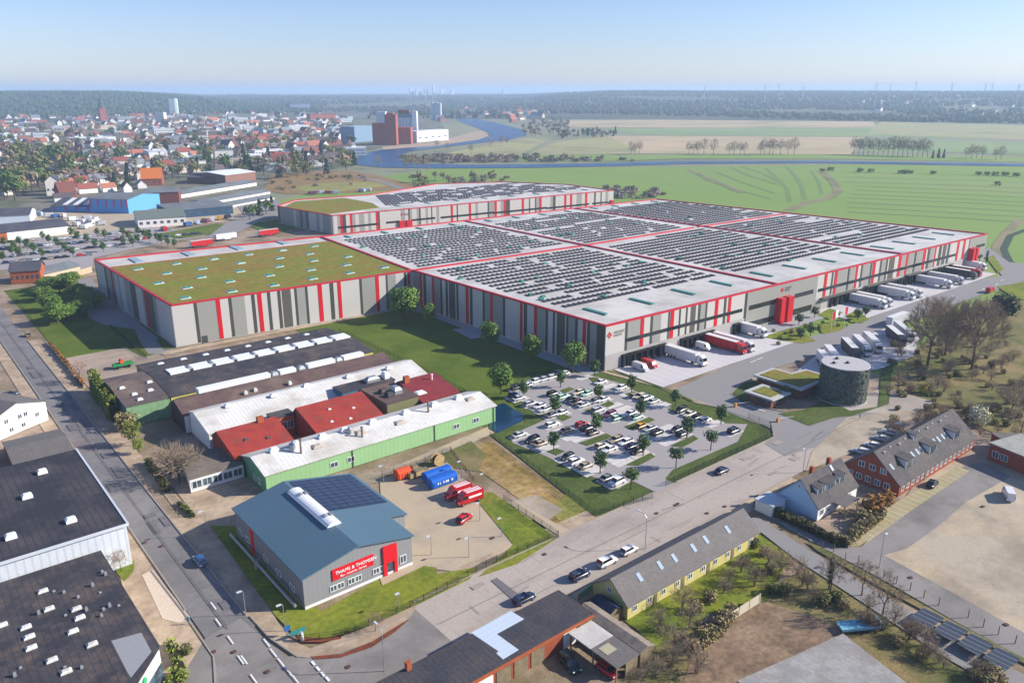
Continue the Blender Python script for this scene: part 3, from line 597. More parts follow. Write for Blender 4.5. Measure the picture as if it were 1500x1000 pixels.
tag(b.build('solar_field', m_solar, w2), 'rows of dark solar panels', None, None, 'stuff')
for k in range(8):
    p = onroof(.06 + .12 * k, .05, quad); b = MB(); b.box(p[0] - .8, p[0] + .8, p[1] - 3, p[1] + 4, W2 - .25, W2 + .2); b.build('rooflight_strip', m_sky, w2)
# ---------------------------------------------------------------- buildings close by
m_pane = mat('window_pane', hexc('#39454e', .8), hexc('#5b6e7a', .8), .8, 1, rough=.1, spec=.6, fine=0)
m_frame = mat('window_frame', '#dfdfdc', fine=.04)
m_white = mat('white_render', hexc('#e9e7e2', .9), hexc('#deddd8', .9), .3, .8, fine=.03)
m_brick = mat('red_brick', hexc('#a8563c', .8), hexc('#96492f', .8), .8, .8, fine=.12)
m_brick2 = mat('orange_brick', hexc('#b5633c', .85), hexc('#a2552f', .8), .8, .8, fine=.12)
m_tin = mat('white_corrugated', hexc('#d3d7da', .9), hexc('#c5cacf', .9), .2, .8, stripe=(0, 1.3, .3, hexc('#bcc4cb', .9)), fine=.05)
m_rdark = mat('bitumen_roof', hexc('#3c3b42', .8), hexc('#504c4e', .8), .12, 1, stain=hexc('#6e6058', .8), stainsc=.2, fine=.15, stripe=(0, 1.1, .08, hexc('#34343c', .8)))
m_rdark2 = mat('felt_roof', hexc('#3f4047', .85), hexc('#4e4c50', .8), .2, 1, stain=hexc('#5a5350', .8), stainsc=.25, fine=.2, stripe=(0, .9, .1, hexc('#37373e', .8)))
m_rgrey = mat('slate_roof', hexc('#524e50', .85), hexc('#5e5957', .85), .25, 1, stain=hexc('#6c645e', .8), stainsc=.3, fine=.18, bricks=(.8, .45, .03))
m_rfib = mat('fibre_cement', hexc('#7b7673', .8), hexc('#6c6766', .8), .25, 1, stain=hexc('#837c77', .8), stainsc=.25, fine=.15, stripe=(0, .55, .22, hexc('#68635f', .8)))
m_rbrown = mat('brown_tiles', hexc('#6d5751', .85), hexc('#5d4a48', .85), .3, 1, stain=hexc('#837061', .8), stainsc=.12, fine=.15, stripe=(1, .6, .15, hexc('#574644', .8)))
m_rred = mat('red_tiles', hexc('#ab3f33', .85), hexc('#98362f', .85), .3, 1, stain=hexc('#8a4a3a', .8), stainsc=.25, fine=.12, stripe=(1, .55, .15, hexc('#8c342c', .8)))
m_rwhite = mat('white_sheet_roof', hexc('#dedcd6', .9), hexc('#d0cdc5', .9), .15, 1, stain=hexc('#bdb7ab', .85), stainsc=.13, fine=.05, stripe=(0, 1.05, .12, hexc('#c3c2be', .85)))
m_blue_roof = mat('blue_grey_sheet', hexc('#5a7687', .85), hexc('#54707f', .85), .1, .8, fine=.03, rough=.45, stripe=(1, .9, .09, hexc('#47606f', .85)))
m_green_w = mat('pale_green_sheet', hexc('#9cc78d', .82), hexc('#94be86', .82), .3, .8, fine=.03, stripe=(0, 1.2, .07, hexc('#86b079', .8)))
m_green_d = mat('green_sheet', hexc('#5f9a75', .8), fine=.04, stripe=(1, 1.2, .07, hexc('#528a67', .8)))
m_yellow = mat('yellow_render', hexc('#d9cd84', .8), hexc('#ccc07a', .8), .3, .8, fine=.05)
m_yelpan = mat('yellow_cladding', hexc('#c9c06a', .85), fine=.04, stripe=(0, 1.0, .08, hexc('#b0a857', .85)))
m_grey_w = mat('grey_cladding', hexc('#8f8f90', .85), fine=.03, stripe=(0, .9, .07, hexc('#7f7f81', .85)))
m_wood = mat('weathered_boards', hexc('#8d7f63', .85), hexc('#7d7058', .85), .8, 1, fine=.2, stripe=(0, .35, .14, hexc('#6c614c', .8)))
m_metal = mat('galvanised', hexc('#a9adb0', .8), rough=.4, metal=.4)
m_gut = mat('pale_trim', hexc('#c4cad0', .9), fine=.03)
m_chim = mat('rusty_flue', hexc('#8c7a6c', .8), hexc('#75655b', .8), 2, 1)

def window(par, T, x, z, wd=1.3, h=1.3, d=.09, fr=m_frame):
    b = MB(); b.T = T
    for q in ((x, x + wd, z, z + .1), (x, x + wd, z + h - .1, z + h), (x, x + .1, z + .1, z + h - .1), (x + wd - .1, x + wd, z + .1, z + h - .1), (x + wd / 2 - .05, x + wd / 2 + .05, z + .1, z + h - .1)):
        b.box(q[0], q[1], -d, 0, q[2], q[3])
    f = b.build('window', fr, par)
    b = MB(); b.T = T; b.box(x + .1, x + wd - .1, -d * .5, 0, z + .1, z + h - .1); b.build('pane', m_pane, f); return f
def gable(par, x0, x1, y0, y1, e, r, ax, mw, mr, ov=.35, T=None, ry=None, e2=None, th=.22, mg=None):
    """walls and pitched roof; ax 0: ridge along x, 1: ridge along y"""
    e2 = e if e2 is None else e2
    m_ = ry if ry is not None else ((y0 + y1) / 2 if ax == 0 else (x0 + x1) / 2)
    b = MB(); b.T = T
    if ax == 0:
        A = lambda x, y, z: (x, y, z); u0, u1, v0, v1 = x0, x1, y0, y1
    else:
        A = lambda x, y, z: (y, x, z); u0, u1, v0, v1 = y0, y1, x0, x1
    fl = ax == 1
    def fc(p): b.face([A(*q) for q in (p[::-1] if fl else p)])
    fc([(u0, v0, 0), (u1, v0, 0), (u1, v0, e), (u0, v0, e)]); fc([(u1, v1, 0), (u0, v1, 0), (u0, v1, e2), (u1, v1, e2)])
    b.mi = 1 if mg else 0
    fc([(u0, v1, 0), (u0, v0, 0), (u0, v0, e), (u0, m_, r), (u0, v1, e2)]); fc([(u1, v0, 0), (u1, v1, 0), (u1, v1, e2), (u1, m_, r), (u1, v0, e)])
    wl = b.build('wall', [mw, mg or mw], par)
    b = MB(); b.T = T
    s0 = (r - e) / (m_ - v0); s1 = (r - e2) / (v1 - m_)
    q = [(v0 - ov, e - s0 * ov), (m_, r), (v1 + ov, e2 - s1 * ov)]
    rows = []
    for u in (u0 - ov, u1 + ov): rows.append([A(u, v, z + th) for v, z in q] + [A(u, v, z + .01) for v, z in q[::-1]])
    i = b.grid(rows[::-1] if not fl else rows, close=True)
    b.f.append(i[0][::-1]); b.m.append(0); b.f.append(i[1]); b.m.append(0)
    rf = b.build('roof', mr, par)
    return wl, rf
def flat(par, poly, h, mw, mr, rimm=None, up=.25, name='wall'):
    b = MB(); b.prism(poly, 0, h, top=False); wl = b.build(name, mw, par)
    ar = sum(poly[i][0] * poly[(i + 1) % len(poly)][1] - poly[(i + 1) % len(poly)][0] * poly[i][1] for i in range(len(poly)))
    if ar < 0: poly = poly[::-1]
    b = MB(); b.prism(inset(poly, -.2), h, h + up); rf = b.build('roof', mr, par)
    return wl, rf
def roofbox(par, name, x, y, z, sx, sy, sz, m, sub=None):
    b = MB(); b.box(x - sx / 2, x + sx / 2, y - sy / 2, y + sy / 2, z, z + sz * .55)
    P = [(x - sx / 2, y - sy / 2), (x + sx / 2, y - sy / 2), (x + sx / 2, y + sy / 2), (x - sx / 2, y + sy / 2)]
    lo = [b.pt((p[0], p[1], z + sz * .55)) for p in P]; hi = [b.pt((x + (p[0] - x) * .62, y + (p[1] - y) * .62, z + sz)) for p in P]
    for i in range(4): j = (i + 1) % 4; b.f.append([lo[i], lo[j], hi[j], hi[i]]); b.m.append(0)
    b.f.append(hi); b.m.append(0)
    return b.build(name, m, par)
def flue(par, x, y, z, h, r=.22, m=None, name='flue'):
    b = MB(); b.tube((x, y, z), (x, y, z + h), r, r, 8); b.tube((x, y, z + h), (x, y, z + h + .25), r * 1.6, r * 1.2, 8); return b.build(name, m or m_chim, par)

# grey company building
t = thing('company_building', 'grey industrial building with blue roof, solar panels and a long red name sign', 'building', (48, 116.7, 0))
X0, X1, X2, Y0, Y1, Y2 = 48.0, 70.5, 74.6, 116.7, 125.8, 148.5; EV, RG, RX = 6.2, 8.5, 59.0
sl_ = (RG - EV) / (X1 - RX); zr2 = RG - sl_ * (X2 - RX)
b = MB()
b.face([(X0, Y0, 0), (X1, Y0, 0), (X1, Y0, EV), (RX, Y0, RG), (X0, Y0, EV)]); b.face([(X0, Y2, 0), (X0, Y0, 0), (X0, Y0, EV), (X0, Y2, EV)])
b.face([(X1, Y0, 0), (X1, Y1, 0), (X1, Y1, EV), (X1, Y0, EV)]); b.face([(X1, Y1, 0), (X2, Y1, 0), (X2, Y1, zr2), (X1, Y1, EV)]); b.face([(X2, Y1, 0), (X2, Y2, 0), (X2, Y2, zr2), (X2, Y1, zr2)])
b.face([(X2, Y2, 0), (X0, Y2, 0), (X0, Y2, EV), (RX, Y2, RG), (X2, Y2, zr2)]); b.build('wall', m_grey_w, t)
b = MB(); o = .4
zL = EV - o * (RG - EV) / (RX - X0)
for P in ([(X0 - o, Y0 - o, zL), (RX, Y0 - o, RG), (RX, Y2 + o, RG), (X0 - o, Y2 + o, zL)],
          [(RX, Y0 - o, RG), (X1 + o, Y0 - o, EV - o * sl_), (X1 + o, Y1 - o, EV - o * sl_), (RX, Y1 - o, RG)],
          [(RX, Y1 - o, RG), (X2 + o, Y1 - o, zr2 - o * sl_), (X2 + o, Y2 + o, zr2 - o * sl_), (RX, Y2 + o, RG)]):
    up = [(p[0], p[1], p[2] + .3) for p in P]; lo = [(p[0], p[1], p[2] + .02) for p in P]
    b.face(up); b.face(lo[::-1])
    for i in range(4): j = (i + 1) % 4; b.face([lo[i], lo[j], up[j], up[i]])
b.build('roof', m_blue_roof, t)
def onsl(x): return RG - abs(x - RX) * ((RG - EV) / (RX - X0) if x < RX else sl_) + .3
m_sol2 = mat('roof_solar', hexc('#2c3a54', .7), hexc('#27344c', .7), .3, .8, rough=.3, spec=.4, fine=.05, stripe=(1, 1.65, .05, hexc('#6d7f98', .8)))
for k in range(7):
    u0 = RX + .9 + k * 2.05; u1 = u0 + 1.95
    b = MB(); b.grid([[(u0, 131.8, onsl(u0) + .1), (u1, 131.8, onsl(u1) + .1)], [(u0, 147.9, onsl(u0) + .1), (u1, 147.9, onsl(u1) + .1)]])
    b.grid([[(u0, 131.8, onsl(u0)), (u1, 131.8, onsl(u1))], [(u0, 131.8, onsl(u0) + .1), (u1, 131.8, onsl(u1) + .1)]]); b.build('solar_panel', m_sol2, t)
b = MB(); n = 9
b.grid([[(RX + 1.5 * math.cos(math.pi * (1 - i / (n - 1))), y, RG + .2 + .75 * math.sin(math.pi * i / (n - 1))) for i in range(n)] for y in (143.5, 139, 134.5, 130, 125.6)][::-1])
for y in (143.5, 125.6):
    pts = [(RX + 1.5 * math.cos(math.pi * i / (n - 1)), y, RG + .2 + .75 * math.sin(math.pi * i / (n - 1))) for i in range(n)]; b.face(pts if y < 130 else pts[::-1])
bl = b.build('barrel_rooflight', m_skyw, t)
for y in (129.0, 140.0):
    for dx in (-.3, .9):
        b = MB(); b.box(RX + dx - .25, RX + dx + .35, y - .6, y + .6, RG + .7, RG + 1.1); b.build('smoke_vent', m_metal, bl)
T, L = Fm((X0, Y0), (X1, Y0)); fp = lambda x: L * (x - 446) / (603 - 446)
b = MB(); b.T = T; b.box(.02, L - .02, -.12, 0, 0, .55); b.build('plinth', m_white, t)
m_sign = mat('sign_red', hexc('#e0101e', .8), fine=.02)
b = MB(); b.T = T; sx0, sx1 = 5.6, 14.0; b.box(sx0, sx1, -.22, 0, 3.55, 5.75); sg = b.build('sign_board', m_sign, t)
m_let = mat('white_letters', '#f2f2f2', fine=0)
letters(sg, 'lettering', 'THAMS & THOMSEN', T, sx0 + .55, 4.6, .93, m_let, .22); letters(sg, 'lettering', 'Bau - Industrie - Service', T, sx0 + 1.5, 3.85, .55, m_let, .22)
for x0, z0 in ((5.0, 1.35), (8.6, 1.35), (13.8, 1.3)):
    window(t, T, x0, z0, 1.35, 1.2, .12); window(t, T, x0 + 1.45, z0, 1.35, 1.2, .12)
b = MB(); b.T = T; b.box(16.0, 16.75, -.35, 0, 0, 6.35); b.box(18.35, 19.0, -.35, 0, 0, 6.2); b.box(16.75, 18.35, -.35, 0, 2.7, 6.28); b.build('entrance_portal', m_sign, t)
b = MB(); b.T = T; b.box(16.76, 18.34, -.1, 0, 0.1, 2.68); b.build('glass_door', m_pane, t)
window(t, T, 19.7, 1.2, 1.4, 1.7, .12)
T, L = Fm((X0, Y2), (X0, Y0))
b = MB(); b.T = T; b.box(8, 9.4, -.12, 0, .2, 5.6); b.build('red_panel', m_sign, t)
for x0 in (1.5, 5.0, 14, 20, 26): window(t, T, x0, 1.4, 2.0, 1.2, .1)
b = MB(); b.T = T; b.tube((.5, -1.5, 1.2), (L - .5, -1.5, 1.2), .28, .28, 8); b.tube((14, -1.5, 0), (14, -1.5, 1.9), .5, .5, 8); b.build('pipe', m_metal, t)

# the green hall
t = thing('factory_hall', 'long pale green factory hall with white roof, flues and roof vents', 'factory hall', (60, 161.6, 0))
gable(t, 60, 126.3, 161.6, 175.0, 4.7, 6.5, 0, m_green_w, m_rwhite, mg=m_green_d, ry=169.0)
T, L = Fm((60, 161.6), (126.3, 161.6))
for x in (16, 20.5, 52, 58.5): window(t, T, x, 1.5, 2.0, 1.4, .12)
for x in (22, 46, 65.6): b = MB(); b.T = T; b.tube((x, -.15, 0), (x, -.15, 4.5), .1, .1, 6); b.build('downpipe', m_dark, t)
T, L = Fm((60, 175), (60, 161.6))
for x in (6.0, 8.5): window(t, T, x, 1.0, 1.5, 1.5, .1)
def rz_g(y): return 6.5 + .22 - abs(y - 169.0) * ((6.5 - 4.7) / 7.4 if y < 169 else 1.8 / 6.0)
for x in (64.5, 70, 77, 83, 91, 101, 110, 118): roofbox(t, 'roof_vent', x + .8, 168.6, rz_g(168.6) - .15, 2.2, 1.3, 1.2, m_skyw)
for x, y in ((75, 166), (87, 166.5), (98, 165.8), (121.5, 167)): roofbox(t, 'rooflight', x, y, rz_g(y) - .1, 2.6, 2.0, .55, mat('brown_dome', '#b5aa9c', rough=.4))
for x, y, h in ((70.5, 165.2, 3.6), (86.5, 164.6, 2.6), (107.5, 166.6, 2.9)): flue(t, x, y, rz_g(y) - .1, h, .26)
for x, y, h in ((69.0, 166.8, 1.8), (69.8, 167.6, 1.6), (84.5, 167.2, 1.2)):
    b = MB(); b.tube((x, y, rz_g(y) - .1), (x, y, rz_g(y) + h), .5, .5, 10); b.tube((x, y, rz_g(y) + h), (x, y, rz_g(y) + h + .5), .75, .3, 10); b.build('extractor', m_metal, t)

# brick and white roofed workshops between the halls
def rhall(label, x0, x1, y0, y1, e, r, mw, mr, ry=None, chims=(), name='workshop'):
    t = thing(name, label, 'workshop', (x0, y0, 0)); gable(t, x0, x1, y0, y1, e, r, 0, mw, mr, .3, ry=ry)
    for cx, cy, ch in chims:
        b = MB(); b.box(cx - .8, cx + .8, cy - .6, cy + .6, 3, ch); b.build('chimney', m_brick2, t)
    return t
t = rhall('brick workshop with bright red tiled roof beside the low office', 58.2, 73.0, 175.6, 190.5, 4.9, 7.6, m_brick, m_rred, 186.0, ((69, 185.5, 9.0),))
for x, y in ((63, 180), (68, 178.5)): roofbox(t, 'rooflight', x, y, 4.9 + (y - 175.6) * .26 + .12, 1.2, 1.0, .4, m_rgrey)
T, L = Fm((73.2, 190), (79, 190))
t = rhall('brick workshop under the longest red tiled roof, in the middle of the factory', 79.6, 98.5, 175.6, 190.5, 4.9, 8.0, m_brick, m_rred, 187.0)
for x, y in ((85, 178), (90, 177.2), (93, 181), (87, 183)): roofbox(t, 'rooflight', x, y, 4.9 + (y - 175.6) * .27 + .12, .9, .8, .35, m_rwhite)
t = thing('link_building', 'small brick courtyard block with white framed window between red roofs', 'workshop', (73.2, 186, 0))
flat(t, [(73.4, 188), (79.2, 188), (79.2, 192), (73.4, 192)], 6.2, m_brick2, m_rgrey)
T, L = Fm((73.4, 188), (79.2, 188)); window(t, T, 2.0, 2.6, 1.6, 2.2); window(t, T, 3.8, 2.6, 1.6, 2.2)
t = rhall('brick workshop with dark red roof at the lawn end of the factory', 111.8, 124.0, 175.8, 192.0, 5.0, 7.4, m_brick, mat('dark_red_tiles', hexc('#8c3236', .85), hexc('#7d2c32', .85), .3, 1, fine=.12, stripe=(1, .55, .15, hexc('#742a2e', .8))), 188.5, ((113.5, 187.0, 9.2),))
roofbox(t, 'rooflight', 113.5, 180, 6.0, 3.2, 2.6, .6, m_skyw); flue(t, 121, 185, 6.6, 1.9, .25, m_white)
t = thing('machine_house', 'flat roofed brown block with white rooftop ventilation boxes', 'workshop', (101.5, 177, 0))
flat(t, [(101.2, 177.2), (111.2, 177.2), (111.2, 191.5), (101.2, 191.5)], 6.6, mat('drab_render', hexc('#7d7a55', .8), fine=.1), m_rbrown)
roofbox(t, 'vent_box', 107.5, 183, 6.85, 2.4, 3.2, 1.9, m_metal); roofbox(t, 'vent_box', 104.6, 181.5, 6.85, 2.2, 2.0, 1.2, m_rdark); roofbox(t, 'vent_box', 104.6, 185.0, 6.85, 2.2, 2.0, 1.2, m_rdark)
t = thing('machine_house', 'dark flat roofed block with blue side behind the brown block', 'workshop', (94, 191.6, 0))
flat(t, [(95.5, 191.8), (112.5, 191.8), (112.5, 197.5), (95.5, 197.5)], 6.9, mat('blue_sheet', hexc('#3f7290', .8)), m_rdark)
roofbox(t, 'vent_box', 106.5, 194.5, 7.15, 4.2, 2.2, 1.5, m_metal); roofbox(t, 'vent_box', 111, 194.6, 7.15, 1.6, 2.4, 1.9, m_skyw)
t = thing('factory_hall', 'factory hall with plain white sheet roof beside the brown tiled hall', 'factory hall', (58, 192.6, 0))
gable(t, 58.3, 125.5, 193.0, 207.4, 4.6, 7.0, 0, m_white, m_rwhite, .25, ry=203.5, e2=6.0)
for x in (67, 79.5, 90, 103, 116): roofbox(t, 'roof_vent', x, 203.0 - (x % 3), 7.0, 2.0, 1.2, .9, m_skyw)
t = thing('factory_hall', 'factory hall with brown tiled roof, brown end wall and white rooflight strip', 'factory hall', (57, 208, 0))
gable(t, 57, 122.5, 207.9, 219.6, 5.0, 7.2, 0, m_white, m_rbrown, .25, ry=215.5, mg=mat('brown_shingle', hexc('#5c4442', .8), hexc('#4e3a3a', .8), 1, 1, bricks=(.5, .4, .03)))
rs = random.Random(4)
for x0, x1 in ((64, 85), (88, 93), (97, 106), (109, 116)):
    b = MB(); b.prism([(x0, 216.2), (x1, 216.2), (x1, 218.6), (x0, 218.6)], 6.0, 8.3); b.build('rooflight_strip', mat('corrugated_light', hexc('#e6e8e6', .95), fine=.02, stripe=(0, .9, .2, hexc('#cfd6d6', .95))), t)
for x in (86.5, 95, 107.5): roofbox(t, 'roof_vent', x, 217.2, 6.4, 2.0, 2.2, 2.0, m_metal)
for x, y in ((75, 210.5), (78, 211), (88, 210)): roofbox(t, 'roof_vent', x, y, 6.0, 1.0, 1.0, 1.1, m_rwhite)
# the dark hall
t = thing('factory_hall', 'wide dark roofed factory hall with yellow front and white rooflight ridge', 'factory hall', (46, 222, 0))
gable(t, 58, 122.5, 222.0, 256.0, 5.9, 7.4, 0, m_yelpan, m_rdark, .3, ry=238.5, e2=6.0)
gable(t, 46.2, 57.75, 222.2, 247.0, 5.8, 7.3, 0, mat('green_plank', hexc('#86ab80', .8), hexc('#7a9d74', .8), 1, 1, stripe=(0, 1.6, .06, hexc('#6f9069', .8))), mat('brown_felt', hexc('#655856', .85), hexc('#574c4c', .8), .2, 1, stain='#7d6a5c', fine=.15), .25, ry=238.5, e2=6.6, mg=mat('teal_plank', hexc('#3f6a62', .8), fine=.06))
for i in range(9):
    x0 = 62.5 + i * 6.75; b = MB(); b.prism([(x0, 236.2), (x0 + 5.5, 236.2), (x0 + 5.5, 241), (x0, 241)], 7.0, 7.95); b.build('rooflight_strip', _mats['corrugated_light'], t)
    if i < 8: roofbox(t, 'roof_vent', x0 + 6.1, 238.6, 7.2, 1.2, 3.0, 1.1, m_metal)
for i in range(8): roofbox(t, 'rooflight', 64 + i * 7.0, 251.5, 6.42, 2.0, 1.6, .5, m_skyw)
for x, y in ((48.5, 234.5), (50.2, 228.6), (54.6, 229), (56, 234.6), (50.5, 224.5)): roofbox(t, 'rooflight', x, y, 6.0 + (y - 222) * .09, 1.5, 1.4, .5, m_skyw)
for x in (74, 90, 106): b = MB(); b.tube((x, 221.9, 0), (x, 221.9, 6), .09, .09, 6); b.build('downpipe', m_metal, t)
# low office
t = thing('office_annex', 'low flat roofed office with white framed shop windows and brown roof', 'office', (46, 173, 0))
flat(t, [(46.8, 173.3), (59.3, 173.3), (59.3, 185.5), (49.5, 187.5)], 3.3, m_white, mat('brown_gravel_roof', hexc('#857a6d', .85), hexc('#756b60', .85), .3, 1, fine=.12))
T, L = Fm((46.8, 173.3), (59.3, 173.3))
for k in range(5): window(t, T, .4 + 2.4 * k, .8, 2.2, 1.9, .1)

# black roofed halls on the left
t = thing('sports_hall', 'tall hall with black roof, white corrugated end wall and square rooflights', 'hall', (-10, 151.2, 0))
flat(t, [(-12, 151.3), (28.3, 151.3), (28.3, 193.6), (-12, 193.6)], 8.7, m_tin, mat('black_ribbed_roof', hexc('#36363c', .8), hexc('#403f45', .8), .1, 1, stain=hexc('#565052', .8), stainsc=.1, fine=.12, stripe=(0, 1.3, .12, hexc('#32323a', .8))))
b = MB(); b.box(28.35, 28.75, 151.0, 193.9, 8.5, 9.1); b.build('gutter', m_gut, t)
b = MB(); b.box(-12, 28.35, 150.85, 151.07, 8.5, 9.08); b.build('eave_trim', m_gut, t)
for q in ((62, 692), (40, 728), (104, 763), (16, 787), (84, 660 + 30)):
    p = G(*q, 9)
    if q[1] != 690: roofbox(t, 'rooflight', p.x, p.y, 8.95, 1.9, 1.7, .9, m_skyw)
t = thing('shop_building', 'low building with stained black roof full of small rooflights and a white shop front', 'shop', (-10, 60, 0))
sp_ = [(-20, 60), (13, 60), (15.0, 104.5), (23.2, 114.8), (22.9, 149.6), (-20, 149.6)]
flat(t, sp_, 5.6, m_white, m_rdark, up=.3)
b = MB(); P = [G(*q, 5.9) for q in ((163, 938), (207, 926), (222, 954), (192, 992), (187, 985))]; b.face([(p.x, p.y, 5.925) for p in P][::-1]); b.face([(p.x, p.y, 5.93) for p in P]); b.build('bare_roof_patch', mat('grey_patch', hexc('#9b9c9e', .85), fine=.06), t)
for i, q in enumerate(((63, 866), (72, 892), (112, 892), (117, 905), (38, 919), (43, 933), (46, 949), (107, 925), (135, 944), (76, 967), (3, 916), (97, 984))):
    p = G(*q, 5.9); roofbox(t, 'rooflight', p.x, p.y, 5.88, 1.6, 1.0, .45, m_rwhite)
for i, q in enumerate(((79, 866), (94, 868), (136, 858), (147, 868), (115, 875), (127, 894), (96, 901), (152, 893), (161, 888), (174, 887), (149, 902), (57, 899), (95, 977), (120, 978), (22, 990), (30, 978), (150, 838), (155, 842))):
    p = G(*q, 5.9); roofbox(t, 'roof_vent', p.x, p.y, 5.88, .45, .4, .3 + .25 * (i % 3), m_metal)
T, L = Fm((15.0, 104.5), (23.2, 114.8))
b = MB(); b.T = T; b.box(.2, L - .2, -.2, 0, .3, 3.0); b.build('shop_window', m_pane, t)
b = MB(); b.T = T; b.tube((L * .55, -.3, 4.4), (L * .55, -.05, 4.4), .6, .6, 12); b.box(L * .3, L * .5, -.22, 0, 4.2, 4.5); b.build('shop_emblem', mat('sign_green', '#3f9a6a'), t)
# white gabled house and brick garage on the far left
q_, p_ = Vector((30.2, 241.9, 0)), Vector((17.4, 234.4, 0)); dv = (q_ - p_).normalized(); p_ = q_ - dv * 17
T, L = Fm(p_, q_)
t = thing('white_house', 'white rendered house with grey gabled roof beside the side street', 'house', tuple(p_))
gable(t, 0, L, 0, 15, 5.6, 8.2, 1, m_white, m_rfib, .4, T=T)
for x, z in ((4.2, 3.6), (8.2, 3.6), (9.9, 3.6), (5.2, .9), (8.8, .9), (13.2, 2.2)): window(t, T, x, z, 1.3, 1.3)
t = thing('brick_garage', 'low brick outbuilding with grey roof next to the white house', 'outbuilding', (17.2, 208.6, 0))
gable(t, 17.2, 30.0, 208.6, 224.5, 2.9, 3.9, 0, m_brick2, m_rfib, .25, ry=217)
T, L = Fm((17.2, 208.6), (30.0, 208.6))
for x in (2.0, 6.2, 9.2): window(t, T, x, 1.0, 1.1, 1.1)

# terraced yellow houses
t = thing('yellow_terrace', 'long yellow terraced house with grey brown roof and six roof windows', 'house', (90.4, 78.4, 0))
gable(t, 90.2, 128.6, 78.5, 87.0, 2.9, 6.1, 0, m_yellow, m_rfib, .4, ry=82.6, mg=mat('shade_toned_yellow', hexc('#c2bd78', .8), fine=.06))  # gable ends in a duller, greener yellow: the west end's shade painted in
for q in ((937, 845), (967, 828), (988, 817), (1016, 802), (1034, 791), (1066, 775)):
    p = G(*q, 5.0); z = 2.9 + (p.y - 78.5) * (3.2 / 4.1) + .24
    b = MB(); P = [(p.x - .42, p.y - .62), (p.x + .42, p.y - .62), (p.x + .42, p.y + .62), (p.x - .42, p.y + .62)]; s_ = 3.2 / 4.1
    lo = [(u, v, 2.9 + (v - 78.5) * s_ + .18) for u, v in P]; hi = [(u, v, zz + .16) for u, v, zz in lo]
    b.face(hi)
    for i in range(4): j = (i + 1) % 4; b.face([lo[i], lo[j], hi[j], hi[i]])
    b.build('roof_window', mat('bright_glass', hexc('#aebfcc', .8), rough=.12), t)
T, L = Fm((90.2, 78.5), (128.6, 78.5))
for k in range(10):
    window(t, T, 1.2 + 3.8 * k, 1.0, 1.2, 1.2)
    if k % 2: b = MB(); b.T = T; b.box(3.0 + 3.8 * k, 3.9 + 3.8 * k, -.08, 0, 0, 2.1); b.build('door', m_wood, t)
T, L = Fm((90.2, 87.0), (90.2, 78.5)); window(t, T, 3.5, 3.2, 1.1, 1.1); window(t, T, 5.5, .9, 1.2, 1.2)
t = thing('garden_shed', 'small shed with dark blue sloping roof at the end of the yellow terrace', 'shed', (85.5, 81, 0))
gable(t, 86.6, 89.6, 79.4, 83.9, 2.2, 3.0, 1, m_wood, mat('navy_roof', hexc('#1f2f48', .8)), .2)
t = thing('garage_row', 'row of brick garages with patched black flat roof and board doors', 'garage', (47.5, 80, 0))
flat(t, [(46.5, 79.9), (82.8, 79.9), (82.8, 88.2), (46.5, 88.2)], 3.6, m_brick, m_rdark2, up=.35)
b = MB(); b.box(46.4, 82.9, 79.45, 79.68, 3.5, 3.9); b.build('eave_trim', m_brick2, t)
b = MB(); b.box(46.5, 82.8, 88.41, 88.6, 3.4, 3.8); b.build('eave_trim', m_brick, t)
b = MB(); z = 3.965
P = [G(*q, z) for q in ((690, 926), (748, 894), (768, 906), (728, 928), (760, 951), (737, 965), (727, 956), (730, 953))]; b.face([(p.x, p.y, z) for p in P][::-1]); b.build('roof_patch', mat('pale_sheet', hexc('#c3d0dd', .9), fine=.04, stripe=(1, 1.1, .06, hexc('#aebdcb', .9))), t)
p = G(598, 979, 4); b = MB(); b.box(p.x - .4, p.x + .4, p.y - .4, p.y + .4, 3.9, 5.3); b.build('chimney', m_brick2, t)
T, L = Fm((46.5, 79.9), (82.8, 79.9))
for k in range(7):
    x = 12.3 + k * 3.5
    if k == 4: continue
    b = MB(); b.T = T; b.box(x, x + 2.8, -.12, 0, .1, 2.9); b.build('garage_door', m_white if k in (0, 5) else m_wood, t)
t = thing('carport', 'open carport with half white, half grey sheet roof beside the garages', 'carport', (77.3, 68.6, 0))
b = MB(); b.box(77.0, 82.2, 74.3, 79.4, 3.0, 3.2); b.mi = 1; b.box(77.0, 82.2, 68.6, 74.3, 3.0, 3.2); b.mi = 2; b.box(78.0, 80.2, 71.6, 73.6, 3.2, 3.25); b.build('roof', [m_rwhite, m_rfib, mat('pale_mossy', '#a7a184')], t)
for x, y in ((77.3, 68.9), (77.3, 74.0), (77.3, 79.1), (81.9, 68.9), (81.9, 79.1)): b = MB(); b.box(x - .1, x + .1, y - .1, y + .1, 0, 3.0); b.build('post', m_wood, t)
b = MB(); b.box(79.2, 81.8, 68.7, 68.85, .1, 2.9); b.build('end_boards', m_wood, t)
t = thing('long_shed', 'narrow wooden shed with stained grey roof along the garden fence', 'shed', (82.6, 68.9, 0))
gable(t, 82.9, 86.0, 69.0, 83.4, 2.6, 3.15, 1, m_wood, mat('stained_roof', hexc('#96897a', .85), hexc('#857a6e', .85), .5, 1, fine=.2, stain='#6f675f', stainsc=.5), .15)

